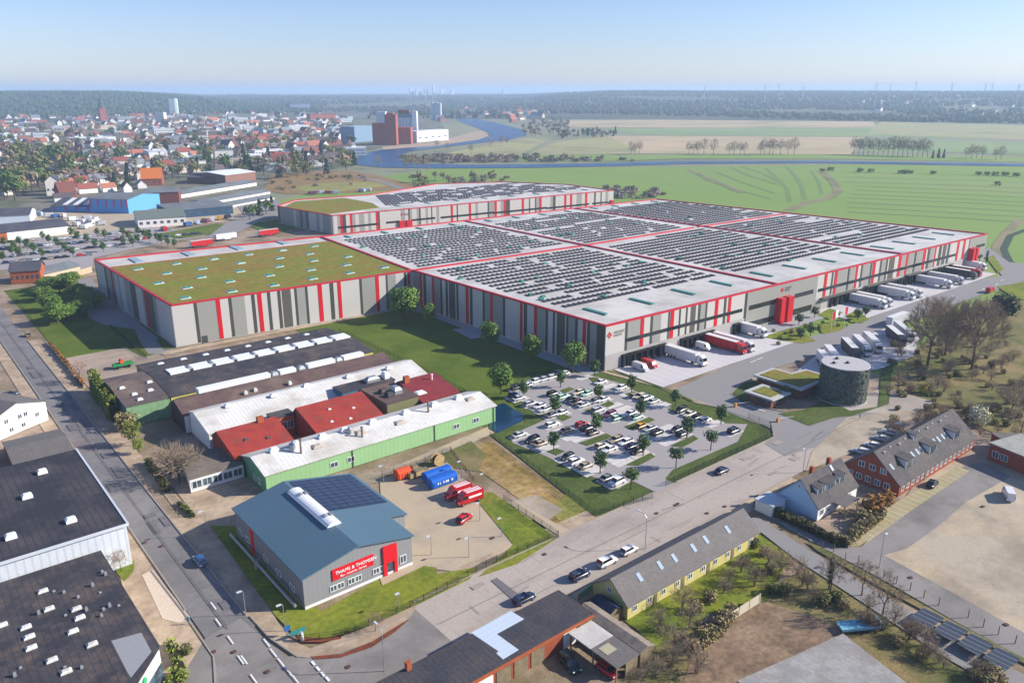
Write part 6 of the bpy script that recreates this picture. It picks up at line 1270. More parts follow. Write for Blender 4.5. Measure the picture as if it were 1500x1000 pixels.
fence('dark sliding gate of the company yard', [(697, 838), (742, 816)], 1.5, bars=.14, name='yard_gate'); fence('wire fence on the lawn right of the company gate', [(742, 816), (818, 786)], 1.4); fence('grey wire fence along the pale lane by the dry field', [(738, 733), (818, 787)], 1.5)
fence('dark fence along the grove by the side street', [(24, 441), (45, 468), (67, 499), (82, 522)], 1.6, bars=0); fence('dark fence between the sandy lot and the hall path', [(162, 480), (186, 500), (215, 526)], 1.6); fence('iron railing around the narrow strip by the office yard', [(234, 720), (262, 757), (284, 757), (252, 716)], 1.0, step=2)
fence('thin wire fence behind the containers of the company yard', [(560, 700), (610, 684), (660, 662), (676, 685), (694, 706)], 1.6); 
m_conc_f = mat('pale_fence_board', hexc('#c9bfa8', .85), fine=.1)
def wallf(label, pts, h, m, name='board_fence', px=True):
    P = [G(*q) if px else Vector((q[0], q[1], 0)) for q in pts]; t = thing(name, label, 'fence', tuple(P[0]))
    for p, q in zip(P, P[1:]):
        T, L = Fm((p.x, p.y), (q.x, q.y)); b = MB(); b.T = T; b.box(0, L, -.06, .06, .1, h); b.build('boards', m, t); n = int(L / 3) + 1
        for i in range(n + 1): b = MB(); b.T = T; u = L * i / n; b.box(u - .1, u + .1, -.12, .12, 0, h + .12); b.build('post', m_conc_f, t)
wallf('pale concrete slab fence behind the terrace gardens', [(1056, 920), (1082, 902), (1112, 883)], 1.9, m_conc_f); wallf('grey green board fence between the terrace and the street', [(846, 880), (872, 862)], 1.5, m_green_w)
wallf('long pale panel wall beside the far brick house', [(58, 421), (135, 399)], 3.0, mat('pale_brick_panel', hexc('#c2a98c', .85), fine=.1)); wallf('low wall along the sandy lot and side street', [(68, 503), (96, 536), (124, 568)], .9, m_conc_f)
# ---------------------------------------------------------------- the town, the far land
def hgt(p, y):
    """height at ground point p that shows at photo row y"""
    fd = p.x * _sy + p.y * _cy; u = (500 - y) / FPX
    return CAMH + fd * (u * math.cos(TILT) - math.sin(TILT)) / (math.cos(TILT) + u * math.sin(TILT))
TM = {}
def tm(h, k=.85): 
    if h not in TM: TM[h] = mat('town_' + h[1:], hexc(h, k), fine=.1, rnd=.08, sc=.4)
    return TM[h]
def block(name, label, cat, a, c, top, depth, wall, roof, ridge=None, group=None, wins=0, ax=0):
    p, q = G(*a), G(*c); T, L = Fm((p.x, p.y), (q.x, q.y)); h = hgt(p, top); t = thing(name, label, cat, (p.x, p.y, 0), group)
    t['_h'] = h
    if ridge is None:
        b = MB(); b.T = T; b.box(0, L, 0, depth, 0, h); b.build('wall', wall, t); b = MB(); b.T = T; b.box(-.3, L + .3, -.3, depth + .3, h, h + .4); b.build('roof', roof, t)
    else: gable(t, 0, L, 0, depth, h, h + ridge, ax, wall, roof, .5, T=T)
    n = wins
    for k in range(n):
        b = MB(); b.T = T; u = L * (k + .25) / n; z = h * .35; b.box(u, u + L / n * .45, -.12, 0, z, min(z + 1.8, h * .8)); b.build('window', m_pane, t)
    return t, T, L, h
m_lb = mat('blue_wall', hexc('#5fa0dc', .9), fine=.05); m_pk = mat('pink_panel', hexc('#d0568a', .8), fine=.03); m_tgrey = mat('town_grey_roof', hexc('#7a8184', .85), hexc('#6c7276', .85), .1, 1, fine=.08); m_tdark = mat('town_dark_roof', hexc('#4a4b55', .85), hexc('#56565e', .85), .1, 1, fine=.1); m_orr = mat('orange_tiles', hexc('#d0742c', .85), fine=.12)
t, T, L, h = block('blue_hall', 'tall bright blue hall with pink stripes and grey roof', 'hall', (133, 311), (189, 313), 291, 38, m_lb, m_tgrey, 2.5)
for k in (.02, .2, .42, .62, .82, .95): b = MB(); b.T = T; b.box(L * k, L * k + 1.4, -.25, 0, h * .45, h); b.build('pink_stripe', m_pk, t)
t, T, L, h = block('blue_hall', 'low blue hall with dark roof and three white rooflights', 'hall', (75, 310), (141, 310), 302.5, 40, m_lb, m_tdark, 4)
for k in (.22, .45, .68):
    b = MB(); b.T = T; b.face([(L * k, 3, h + .9), (L * k + 4, 3, h + .9), (L * k + 4, 19, h + 4.2), (L * k, 19, h + 4.2)]); b.face([(L * k, 3, h + .4), (L * k + 4, 3, h + .4), (L * k + 4, 3, h + .9), (L * k, 3, h + .9)]); b.build('rooflight', m_skyw, t)
for k in (.05, .3, .55, .8): b = MB(); b.T = T; b.box(L * k, L * k + 1.6, -.25, 0, 1, h); b.build('pink_stripe', m_pk, t)
block('white_hall', 'white hall with grey green roof by the grass strip', 'hall', (203, 334), (273, 329), 321.5, 34, tm('#ece9e4'), mat('greenish_roof', hexc('#6f7a72', .85), fine=.08), 3.5, None, 7)
block('long_white_hall', 'long low white hall with dark grey roof left of the far car park', 'hall', (12, 352), (103, 342), 340, 30, tm('#f0ede8'), m_tdark, 3); block('orange_annex', 'orange brick end building of the long white hall', 'building', (-14, 354), (12, 352), 342, 26, tm('#c9703c'), m_tdark, 3)
block('depot_building', 'low blue grey depot with flat roof at the far left', 'building', (-30, 330), (45, 326), 318, 30, tm('#c5d2df'), m_tdark, 3)
block('brick_hall', 'dark brick hall with dark blue end by the long white roofed sheds', 'hall', (213, 299), (263, 297), 283, 30, tm('#7d4a40'), m_tgrey, 2); block('long_shed', 'long shed with bright white eaves, nearest to the brick hall', 'shed', (262, 291), (376, 272), 285.5, 22, tm('#ece8dd'), m_tgrey, 2)
block('long_shed', 'long shed with white eaves, second from the brick hall', 'shed', (300, 301), (396, 284), 297, 16, tm('#e8e6e0'), m_tgrey, 1.5); block('long_shed', 'long shed with white eaves, third from the brick hall', 'shed', (318, 308), (402, 292), 304.5, 14, tm('#e8e6e0'), m_tgrey, 1.5)
block('flat_hall', 'flat roofed hall with dark blue front and grey roof edge', 'hall', (252, 321), (342, 313), 309, 40, tm('#35506c'), m_tgrey, None, None, 8); block('brown_roof_hall', 'long hall with dark brown roof before the bare trees', 'hall', (275, 269), (331, 269), 260, 40, tm('#6d5148'), m_tdark, 3); block('white_roof_hall', 'brick hall with bright white roof before the brown scrub', 'hall', (331, 270), (375, 264), 257, 45, tm('#8d6a5c'), tm('#e0e4e6'), 2)
block('orange_house', 'brick house with bright orange roof among the trees', 'house', (208, 272), (238, 271), 262, 22, tm('#9c5a44'), m_orr, 9, None, 4); block('tall_house', 'white and red house with dark roof on the far side street', 'house', (69, 287), (90, 286), 266, 16, tm('#ece4dc'), m_tdark, 5, None, 3, 1); block('brick_house', 'small red brick house beside the white and red house', 'house', (89, 291), (113, 289), 282, 16, tm('#a3543f'), tm('#7a4a40'), 8, None, 3)
block('brick_house', 'orange brick house with dark roof at the pale panel wall', 'house', (17, 416), (61, 413), 398, 12, m_brick2, m_tdark, 3.5, None, 6); block('wall_shed', 'grey roofed shed attached to the pale panel wall', 'shed', (63, 409), (118, 396), 402, 14, tm('#c9b9a0'), m_tgrey, 2); block('white_block', 'plain white block rising behind the brick houses', 'building', (316, 238), (343, 237), 221, 20, tm('#e0ded6'), m_tgrey, None, None, 4)
# silos by the river
m_sbrick = mat('silo_brick', hexc('#a85f4c', .85), hexc('#985444', .85), .05, .8, fine=.06); m_swhite = tm('#e4e6ea'); t = thing('grain_silo', 'red brick mill tower with lower brick block, beside the white silos', 'silo', tuple(G(566, 213)))
def addbox(t, name, a, c, top, depth, m, back=0, base=0):
    p, q = G(*a), G(*c); T, L = Fm((p.x, p.y), (q.x, q.y)); h = hgt(p, top); b = MB(); b.T = T; b.box(0, L, back, back + depth, base, h); return b.build(name, m, t), T, L, h
addbox(t, 'tower', (565, 212.6), (581, 212.6), 168, 26, m_sbrick); addbox(t, 'tower_top', (567, 212.6), (577, 212.6), 165.5, 15, m_sbrick, 5); addbox(t, 'low_block', (546, 212.6), (564.9, 212.6), 181, 40, m_sbrick, 2); addbox(t, 'annex', (581, 211), (602, 211), 187, 30, m_sbrick, 2)
t = thing('grain_silo', 'white grain silo of many round cells with blue grey top', 'silo', tuple(G(590, 207)))
p, q = G(578, 206), G(606, 206); d = (q - p); h = hgt(p, 172)
for k in range(6): c = p + d * ((k + .5) / 6); b = MB(); b.tube((c.x, c.y, 0), (c.x, c.y, h), d.length / 12, d.length / 12, 12); b.build('cell', m_swhite, t)
addbox(t, 'top_house', (579, 206), (605, 206), 167.5, 12, tm('#7f95a8'), -4, h + .1); addbox(t, 'roof_cap', (585, 206), (601, 206), 161, 9, m_sbrick, -2, h + 6); addbox(t, 'lift_tower', (605, 206), (612, 206), 163, 18, m_swhite, -6)
block('quay_hall', 'long white hall on the river quay right of the silos', 'hall', (611, 209), (657, 205), 193, 26, m_swhite, tm('#d5d7da'), None, None, 5); block('quay_hall', 'blue grey hall left of the brick mill tower', 'hall', (520, 209), (547, 207), 186, 34, tm('#7f9cb5'), tm('#9fb4c4'), None); block('quay_hall', 'pale block behind the silos', 'hall', (553, 204), (566, 204), 164, 20, tm('#dfe3e8'), tm('#c9cfd6'), None)
t = thing('twin_silo', 'tall pale round silos standing together beyond the river bend', 'silo', tuple(G(639, 176)))
for k in range(4): c = G(633.5 + 3.9 * k, 176); b = MB(); b.tube((c.x, c.y, 0), (c.x, c.y, hgt(c, 150 + (k % 2))), 4.4, 4.4, 12); b.build('cell', tm('#cfd6de'), t)
c = G(152, 180); t = thing('church', 'brick church with tall green pointed spire above the town', 'church', tuple(c)); hs = hgt(c, 137); b = MB(); b.box(c.x - 8, c.x + 8, c.y - 8, c.y + 8, 0, hs * .5); b.build('tower', m_sbrick, t)
b = MB(); b.tube((c.x, c.y, hs * .5), (c.x, c.y, hs), 10, .4, 8); b.build('spire', tm('#4f5f5c'), t); gable(t, c.x + 8, c.x + 40, c.y - 7, c.y + 7, 11, 19, 0, m_sbrick, tm('#5f5654'))
t, T, L, h = block('tower_block', 'tall grey green tower block on the town edge', 'tower block', (245, 170), (258, 170), 144.5, 22, tm('#8fb0ac'), tm('#dde3e3'), None); addbox(t, 'white_side', (258, 170), (262.5, 169.5), 145, 20, tm('#eef0ee'))
block('tower_block', 'lower pale block of flats left of the tower block', 'tower block', (228, 181), (241, 181), 165, 20, tm('#d9d8d2'), tm('#c5c6c4'), None)
c = G(780, 168); t = thing('chimney_stack', 'slim brick chimney by the far river bend', 'chimney', tuple(c)); b = MB(); b.tube((c.x, c.y, 0), (c.x, c.y, hgt(c, 149)), 2.6, 1.6, 10); b.build('shaft', m_sbrick, t); b = MB(); b.tube((c.x, c.y, hgt(c, 150.5)), (c.x, c.y, hgt(c, 149)), 1.9, 1.9, 10); b.build('band', m_white, t)
# hills under the far woods
def sm(x): x = max(0, min(1, x)); return x * x * (3 - 2 * x)
from mathutils import noise as mnoise
def hill(x, y):
    cx, cyy = x * _cy - y * _sy, x * _sy + y * _cy; d = math.hypot(x, y); px = 750 + FPX * cx / max(cyy, 1) / 1.0
    n = mnoise.noise((x * .0006, y * .0006, 3)) * 8 + mnoise.noise((x * .002, y * .002, 7)) * 3
    left = sm((470 - px) / 300) * (sm((d - 3000) / 1700) * 71); right = sm((px - 640) / 260) * sm((d - 2500 + max(0, 1200 - px) * .35) / 3600) * 70
    mid = sm((d - 3000) / 4000) * 34
    return max(left, right, mid) + n * sm((d - 2700) / 900)
b = MB(); rows = []
for d in [2450, 2700, 3000, 3300, 3700, 4100, 4600, 5200, 6000, 7000, 8200, 9800, 11500, 13500]:
    r_ = []
    for px in range(-260, 1800, 28):
        a = math.atan2(px - 750, FPX / math.cos(TILT)); X, Y = d * math.sin(a), d * math.cos(a); x, y = X * _cy + Y * _sy, -X * _sy + Y * _cy
        r_.append((x, y, hill(x, y) - (2.5 if d < 2500 else 0) if d < 13000 else -5))
    rows.append(r_)
b.grid(rows); g_wood = mat('wooded_hill', hexc('#56634a', .5), hexc('#6d6c54', .52), .0025, 1, stain=hexc('#8f9468', .7), stainsc=.0012, world=True, fine=.1)
tag(b.build('hills', g_wood, None, True), None, None, None, 'structure')
# far woods: thousands of crowns read as one mass
def wood(name, label, n, pxr, dr, mats, seed, hs=(9, 17), keep=None):
    rs = random.Random(seed); b = MB()
    for _ in range(n):
        px = rs.uniform(*pxr); d = dr[0] * (dr[1] / dr[0]) ** rs.random(); a = math.atan2(px - 750, FPX / math.cos(TILT)); X, Y = d * math.sin(a), d * math.cos(a); x, y = X * _cy + Y * _sy, -X * _sy + Y * _cy
        if keep and not keep(px, d, x, y): continue
        z = hill(x, y); h = rs.uniform(*hs); w_ = h * rs.uniform(.3, .5) * (1 + d / 9000); b.mi = rs.choice((0, 0, 1, 1, 2)); m_ = 6; top = b.pt((x + rs.uniform(-1, 1), y + rs.uniform(-1, 1), z + h)); ring = []
        for k in range(m_): an = k * 6.283 / m_ + rs.random() * .5; r_ = w_ * rs.uniform(.75, 1.2); ring.append(b.pt((x + r_ * math.cos(an), y + r_ * math.sin(an), z + h * rs.uniform(.45, .75))))
        low = [b.pt((x + w_ * .7 * math.cos(k * 2.1), y + w_ * .7 * math.sin(k * 2.1), z)) for k in range(3)]
        for k in range(m_): j = (k + 1) % m_; b.f.append([ring[k], ring[j], top]); b.m.append(b.mi); b.f.append([low[k // 2], low[(k // 2 + (k % 2)) % 3], ring[j], ring[k]] if k % 2 else [low[k // 2], ring[j], ring[k]]); b.m.append(b.mi)
    return tag(b.build(name, mats), label, 'woods', None, 'stuff')
w1 = mat('wood_green', hexc('#557245', .42), island=.35, fine=0); w2_ = mat('wood_brown', hexc('#666658', .42), island=.3, fine=0); w3 = mat('wood_dark', hexc('#3f5c48', .45), island=.3, fine=0)
wood('woods', 'blue hazed woods along the right of the horizon', 15000, (640, 1780), (2650, 9000), [w2_, w1, w3], 51, keep=lambda px, d, x, y: mnoise.noise((x * .0016, y * .0016, 1)) > -.32 and not (1290 < px < 1500 and 2900 < d < 3700 and mnoise.noise((x * .006, y * .006, 5)) > .12) and d > 2650 + max(0, 1250 - px) * .9 * (px > 780) + (px < 780) * 900)
wood('woods', 'green woods on the hill behind the town', 9000, (-250, 470), (3000, 7500), [w1, w1, w3], 52, keep=lambda px, d, x, y: d > 3050 + max(0, px - 150) * 1.2)
wood('woods', 'distant brown woods and hedges between town and river', 5000, (330, 760), (2700, 9500), [w2_, w1, w3], 53, keep=lambda px, d, x, y: mnoise.noise((x * .0013, y * .0022, 9)) > .02)
# houses of the town
FT = [tm('#eceae4'), tm('#d9cfc0'), tm('#9c6650'), tm('#c4b49c')]; FR = [tm('#96564a'), tm('#5d5254'), tm('#7d544a'), tm('#7f848c'), tm('#b0705a')]
def far_house(wi, ri):
    t = thing('town_house', 'x', 'house'); gable(t, -6, 6, -4.5, 4.5, 5.2, 10, 0, FT[wi], FR[ri], .4)
    b = MB(); b.box(2, 3, -.5, .5, 8, 11); b.build('chimney', FT[2], t); return t
def far_house1(wi, ri):
    t = thing('town_house', 'x', 'house'); w_, r_ = gable(t, -6, 6, -4.5, 4.5, 5.2, 10, 0, FT[wi], FR[ri], .4); b = MB(); off = []
    for o, mi in ((w_, 0), (r_, 1)):
        n0 = len(b.v); b.v += [v.co.copy() for v in o.data.vertices]; b.f += [[n0 + i for i in p.vertices] for p in o.data.polygons]; b.m += [mi] * len(o.data.polygons)
    drop(t); o = b.build('town_house', [FT[wi], FR[ri]]); return tag(o, 'x', 'house')
WN = ['white', 'cream', 'brick', 'sandy']; RN = ['red', 'dark brown', 'russet', 'grey', 'orange']
PH = {}; placed = []
def free(p, r):
    for q, r2 in placed:
        if (p.x - q.x) ** 2 + (p.y - q.y) ** 2 < (r + r2) ** 2: return False
    placed.append((p, r)); return True
for q, r_ in (((160, 306), 34), ((105, 304), 38), ((238, 325), 32), ((60, 344), 45), ((240, 292), 30), ((320, 278), 58), ((300, 315), 46), ((303, 264), 40), ((353, 262), 36), ((222, 268), 22), ((79, 284), 14), ((101, 288), 14), ((330, 234), 22), ((565, 208), 75), ((620, 203), 45), ((152, 178), 45)): placed.append((G(*q), r_))
NM = {}
def houses(n, pts, near, where, sc=(.9, 1.35), seed=1, z=None):
    rs = random.Random(seed); made = 0; tries = 0
    while made < n and tries < n * 14:
        tries += 1; u, v = rs.random(), rs.random(); (x0, y0), (x1, y1), (x2, y2), (x3, y3) = pts
        xa, ya = x0 + (x1 - x0) * u, y0 + (y1 - y0) * u; xb, yb = x3 + (x2 - x3) * u, y3 + (y2 - y3) * u; px, py = xa + (xb - xa) * v, ya + (yb - ya) * v; p = G(px, py)
        if 515 < px < 770 and 205 < py < 250: continue
        if abs(px - 700) < 42 and 172 < py < 206: continue
        if 20 < px < 85 and 240 < py < 300 and abs(px - (78 - (300 - py) * .1 - (py - 245) * .6)) < 14: continue
        if not free(p, 7.5): continue
        wi = rs.choice((0, 0, 0, 0, 1, 2, 3)); ri = rs.choice((0, 1, 1, 1, 2, 3, 3, 3, 0, 1, 4)); key = (wi, ri, near)
        if key not in PH: PH[key] = far_house(wi, ri) if near else far_house1(wi, ri)
        s_ = rs.uniform(*sc); lb = '%s walled house with %s roof %s' % (WN[wi], RN[ri], where)
        dup(PH[key], (p.x, p.y, z(p.x, p.y) if z else 0), rs.choice((0, 1.57)) + rs.uniform(-.35, .35), lb, lb, (s_ * rs.uniform(.9, 1.5), s_, s_ * rs.uniform(.85, 1.15))); made += 1
houses(58, ((0, 226), (395, 222), (350, 262), (0, 300)), True, 'among the trees at the near edge of town', (.75, 1.1), seed=3)
houses(34, ((0, 232), (250, 226), (210, 285), (40, 300)), True, 'among the trees at the near edge of town', (.75, 1.1), seed=13)
houses(230, ((-20, 186), (500, 180), (520, 226), (-20, 232)), False, 'in the crowded middle of the town', (.85, 1.4), seed=4)
houses(130, ((0, 172), (480, 164), (520, 182), (-20, 188)), False, 'in the hazy far part of the town', (1.0, 1.7), seed=5)
houses(34, ((600, 160), (830, 160), (790, 178), (640, 182)), False, 'beyond the river bend', (1.2, 2.0), seed=6)
houses(44, ((1220, 152), (1560, 152), (1560, 176), (1290, 172)), False, 'in the far wooded suburb on the right', (1.2, 1.9), seed=7, z=hill)
houses(16, ((430, 222), (640, 214), (600, 222), (420, 250)), False, 'around the basin by the river', (.9, 1.4), seed=8)
BL = [tm('#e6e7e6'), tm('#b8c4cc'), tm('#9a5a48'), tm('#d3c6b0'), tm('#8fa0b4')]
rs = random.Random(77); PB = []
for k in range(5):
    b = MB(); b.box(-20, 20, -8, 8, 0, 8); b.mi = 1; b.box(-20.4, 20.4, -8.4, 8.4, 8, 8.6); b.box(-6, 2, -3, 3, 8.6, 10)
    b.mi = 2
    for i in range(9): b.box(-18.6 + i * 4.2, -16.2 + i * 4.2, -8.08, -8, 1.6, 3.2); b.box(-18.6 + i * 4.2, -16.2 + i * 4.2, -8.08, -8, 4.8, 6.4)
    PB.append(tag(b.build('town_block', [BL[k], [tm('#c9ccce'), tm('#7d8288'), tm('#a85848'), tm('#8d8f92'), tm('#dfe2e4')][k], m_pane]), 'x', 'building'))
BN = ['white', 'pale blue', 'brick', 'sandy', 'slate blue']; made = 0
for _ in range(900):
    if made >= 95: break
    px, py = rs.uniform(0, 520), rs.uniform(172, 240)
    if py > 215 and px < 200: continue
    p = G(px, py)
    if not free(p, 20): continue
    k = rs.choice((0, 0, 0, 1, 2, 3, 3, 4)); s_ = rs.uniform(.6, 1.25); lb = '%s flat roofed block among the town houses' % BN[k]
    dup(PB[k], (p.x, p.y, 0), rs.choice((0, 1.57)) + rs.uniform(-.25, .25), lb, lb, (s_, s_ * rs.uniform(.8, 1.5), rs.uniform(.6, 1.5))); made += 1
for x0, y0, x1, col, rf, lb in ((385, 250, 425, '#e6e8e6', '#9db8a8', 'white hall with green roof in the trees by the basin'), (455, 244, 478, '#dfe0dd', '#c9cbca', 'pale hall near the basin harbour'), (352, 236, 383, '#dcdcd8', '#e6e8e8', 'white roofed hall before the tree belt'), (405, 205, 440, '#e2e2de', '#b8bcc0', 'long white hall in the middle of town'), (455, 178, 492, '#a05c4c', '#8c4a3c', 'long brick building far behind the silos'), (425, 163, 455, '#5d6c80', '#49566a', 'dark tall building far behind the silos')):
    block('town_hall_building', lb, 'building', (x0, y0), (x1, y0 - 1), y0 - (10 if y0 < 180 else 7), 24, tm(col), tm(rf), 2)
# far trees, each one a tree of its own
def fartree(ml, seed, n=70, conif=False):
    rs = random.Random(seed); b = MB(); b.tube((0, 0, 0), (0, 0, 5), .35, .2, 5); b.mi = 1
    if conif:
        for k in range(n): z = rs.uniform(1, 11); a = rs.uniform(0, 6.3); r_ = (11.5 - z) * .24; c = Vector((math.cos(a) * r_, math.sin(a) * r_, z)); u = Vector((-math.sin(a), math.cos(a), 0)) * .9; v = Vector((math.cos(a) * .4, math.sin(a) * .4, -.9)); b.face([c - u + v, c + u + v, c - v * .9])
    else:
        for cx, cy_, cz, r_ in ((0, 0, 7.5, 3.2), (2, 1, 5.8, 2.3), (-2, .6, 6.2, 2.2), (.3, -2, 5.6, 2.2), (0, 1.8, 7, 2.2)): leafset(b, rs, (cx, cy_, cz), (r_, r_, r_ * .85), n // 5, .75, .35)
    return tag(b.build('tree', [m_bark, ml]), 'x', 'tree')
m_fb = mat('far_bare_crown', hexc('#9a8a74', .85), hexc('#877a66', .8), .3, 1, island=.18, rnd=.12, fine=0); m_fbp = mat('far_grey_crown', hexc('#8c807a', .85), island=.3, rnd=.1, fine=0); m_fol = mat('far_olive_crown', hexc('#7e8040', .75), island=.2, rnd=.15, fine=0)
def lowbrush(ml, seed):
    rs = random.Random(seed); b = MB(); b.tube((0, 0, 0), (0, 0, 2.5), .2, .1, 4); b.mi = 1
    for k in range(6): a = k * 1.05; leafset(b, rs, (math.cos(a) * 2.2, math.sin(a) * 2.2, rs.uniform(1.3, 2.6)), (2.1, 2.1, 1.7), 16, .7, .3)
    return tag(b.build('tree', [m_bark, ml]), 'x', 'tree')
FTREE = {'low brown': lowbrush(m_fb, 7), 'low grey': lowbrush(m_fbp, 8), 'low olive': lowbrush(m_fol, 9), 'leafy green': fartree(m_leafd, 1, 110), 'olive': fartree(m_fol, 2, 100), 'bare brown': fartree(m_fb, 3, 110), 'dark conifer': fartree(m_conif, 4, 90, True), 'bare grey': fartree(m_fbp, 5, 90)}
def trees(n, pts, where, mix, sc=(.8, 1.4), seed=1, avoid=9):
    rs = random.Random(seed); made = tries = 0
    while made < n and tries < n * 10:
        tries += 1; u, v = rs.random(), rs.random(); (x0, y0), (x1, y1), (x2, y2), (x3, y3) = pts
        xa, ya = x0 + (x1 - x0) * u, y0 + (y1 - y0) * u; xb, yb = x3 + (x2 - x3) * u, y3 + (y2 - y3) * u; p = G(xa + (xb - xa) * v, ya + (yb - ya) * v)
        if avoid and any((p.x - q.x) ** 2 + (p.y - q.y) ** 2 < (r_ * .8) ** 2 for q, r_ in placed): continue
        k = rs.choice(mix); s_ = rs.uniform(*sc); lb = '%s tree %s' % (k, where); dup(FTREE[k], (p.x, p.y, 0), rs.uniform(0, 6.28), lb, lb, (s_, s_, s_ * rs.uniform(.85, 1.2))); made += 1
MX = ['leafy green', 'olive', 'bare brown', 'bare brown', 'olive', 'dark conifer', 'bare grey']
trees(180, ((0, 222), (395, 212), (360, 262), (0, 292)), 'between the houses at the near edge of town', MX, (1.0, 1.8), 11, 3)
trees(60, ((0, 228), (120, 222), (100, 275), (0, 300)), 'in the belt left of the far side street', ['olive', 'bare brown', 'olive', 'leafy green'], (1.4, 2.3), 12, 3)
trees(55, ((350, 236), (520, 226), (520, 252), (340, 268)), 'in the belt before the basin', ['olive', 'bare brown', 'olive', 'bare grey', 'dark conifer'], (1.2, 1.9), 14, 4)
trees(240, ((0, 180), (520, 174), (520, 215), (0, 222)), 'scattered through the middle of the town', MX, (1.0, 1.7), 15, 4)
trees(40, ((380, 205), (520, 200), (520, 226), (350, 236)), 'in the park left of the silos', ['olive', 'leafy green', 'bare brown'], (1.0, 1.6), 16)
for i, (x, y) in enumerate(((372, 318), (381, 316), (390, 314), (399, 309), (366, 322))): plant(FTREE['dark conifer'] if i % 2 else FTREE['leafy green'], (x, y), 1.0 + .1 * (i % 3), 'dark dense tree in the clump left of the second hall', 'dark trees left of the second hall')
def rowtrees(pts, where, kind, sc, z=0):
    for x, y in pts: s_ = sc * rv.uniform(.85, 1.15); lb = '%s tree %s' % (kind, where); dup(TBs[rv.randint(0, 1)] if kind[:4] == 'bare' else FTREE[kind], (G(x, y).x, G(x, y).y, z), rv.uniform(0, 6.28), lb, lb, (s_ * 1.5, s_ * 1.5, s_ * 1.75) if kind[:4] == 'bare' else (s_ * .9, s_ * .9, s_ * 1.1), None, 'tree')
rowtrees([(924, 226), (930, 227), (936, 226)], 'in the lone group beyond the canal', 'bare brown', 1.25)
rowtrees([(1009, 226), (1016, 226), (1022, 226), (1031, 226), (1045, 227)], 'in the first row beyond the canal', 'bare grey', 1.35); rowtrees([(1068, 227), (1075, 227), (1084, 227), (1090, 227)], 'in the second row beyond the canal', 'bare grey', 1.35); rowtrees([(1114, 227), (1119, 227), (1127, 226), (1132, 226), (1143, 226), (1154, 226), (1163, 226)], 'in the third row beyond the canal', 'bare grey', 1.4)
rowtrees([(1250 + k * 7.2, 226.5 + k * .25) for k in range(16)], 'in the long row beyond the canal', 'bare grey', 1.6); rowtrees([(1366, 232), (1374, 232), (1382, 232)], 'in the evergreen clump at the end of the long row', 'dark conifer', 1.0); rowtrees([(1415, 232), (1423, 232), (1430, 232), (1438, 233), (1458, 234), (1466, 234)], 'in the last group at the right of the canal', 'bare brown', 1.15)
rowtrees([(1204, 251), (1217, 250), (1260, 252), (1276, 252), (1319, 254), (1326, 254), (1334, 254), (1367, 255), (1433, 256), (1446, 256), (1458, 257), (1472, 257), (1488, 258), (1461, 271)], 'on the meadow near the canal', 'low olive', 1.0)
trees(60, ((765, 178), (835, 178), (830, 204), (765, 200)), 'in the grey wood beside the river bend', ['bare grey', 'bare brown'], (1.0, 1.7), 21, 0); trees(46, ((820, 196), (905, 194), (905, 201), (815, 205)), 'in the dark farm grove beyond the river', ['dark conifer', 'leafy green', 'bare grey'], (.9, 1.4), 22, 0)
trees(110, ((585, 230), (760, 229), (965, 236), (590, 240)), 'in the reed bank along the canal', ['low brown', 'low grey', 'low brown', 'low olive'], (.8, 1.5), 23, 0); trees(44, ((600, 262), (745, 258), (740, 272), (610, 280)), 'in the bushes behind the second hall', ['low brown', 'low olive', 'low grey', 'bare brown'], (.7, 1.2), 24, 0); trees(36, ((880, 273), (980, 282), (960, 292), (900, 290)), 'in the brush between the two halls and the meadow', ['low brown', 'low grey'], (.7, 1.1), 25, 0)
rowtrees([(596, 250), (612, 251), (625, 249), (640, 218), (655, 222), (690, 226), (718, 216), (734, 214), (742, 213), (554, 247)], 'standing alone by the river basin', 'bare brown', 1.0)
trees(22, ((390, 262), (520, 254), (560, 268), (400, 280)), 'in the brown scrub behind the second hall', ['low brown', 'low olive'], (.5, .9), 26, 0)
# skyline and wind turbines
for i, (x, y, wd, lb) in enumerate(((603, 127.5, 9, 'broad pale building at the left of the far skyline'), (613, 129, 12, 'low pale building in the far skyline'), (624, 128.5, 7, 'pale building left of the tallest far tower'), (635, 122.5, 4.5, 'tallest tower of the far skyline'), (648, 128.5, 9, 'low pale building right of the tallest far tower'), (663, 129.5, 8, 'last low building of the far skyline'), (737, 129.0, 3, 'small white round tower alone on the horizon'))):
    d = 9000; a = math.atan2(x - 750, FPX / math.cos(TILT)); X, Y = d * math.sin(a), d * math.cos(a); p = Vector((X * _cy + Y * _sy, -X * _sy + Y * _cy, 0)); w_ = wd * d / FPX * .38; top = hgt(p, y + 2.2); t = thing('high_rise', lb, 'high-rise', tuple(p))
    b = MB(); b.box(p.x - w_, p.x + w_, p.y - 9, p.y + 9, 25, top); b.build('wall', tm('#c9d2df'), t); b = MB(); b.box(p.x - w_ * .4, p.x + w_ * .4, p.y - 4, p.y + 4, top, top + 2); b.build('roof_house', tm('#c9d0d6'), t)  # walls coloured near the sky, so part of the haze fade is painted in
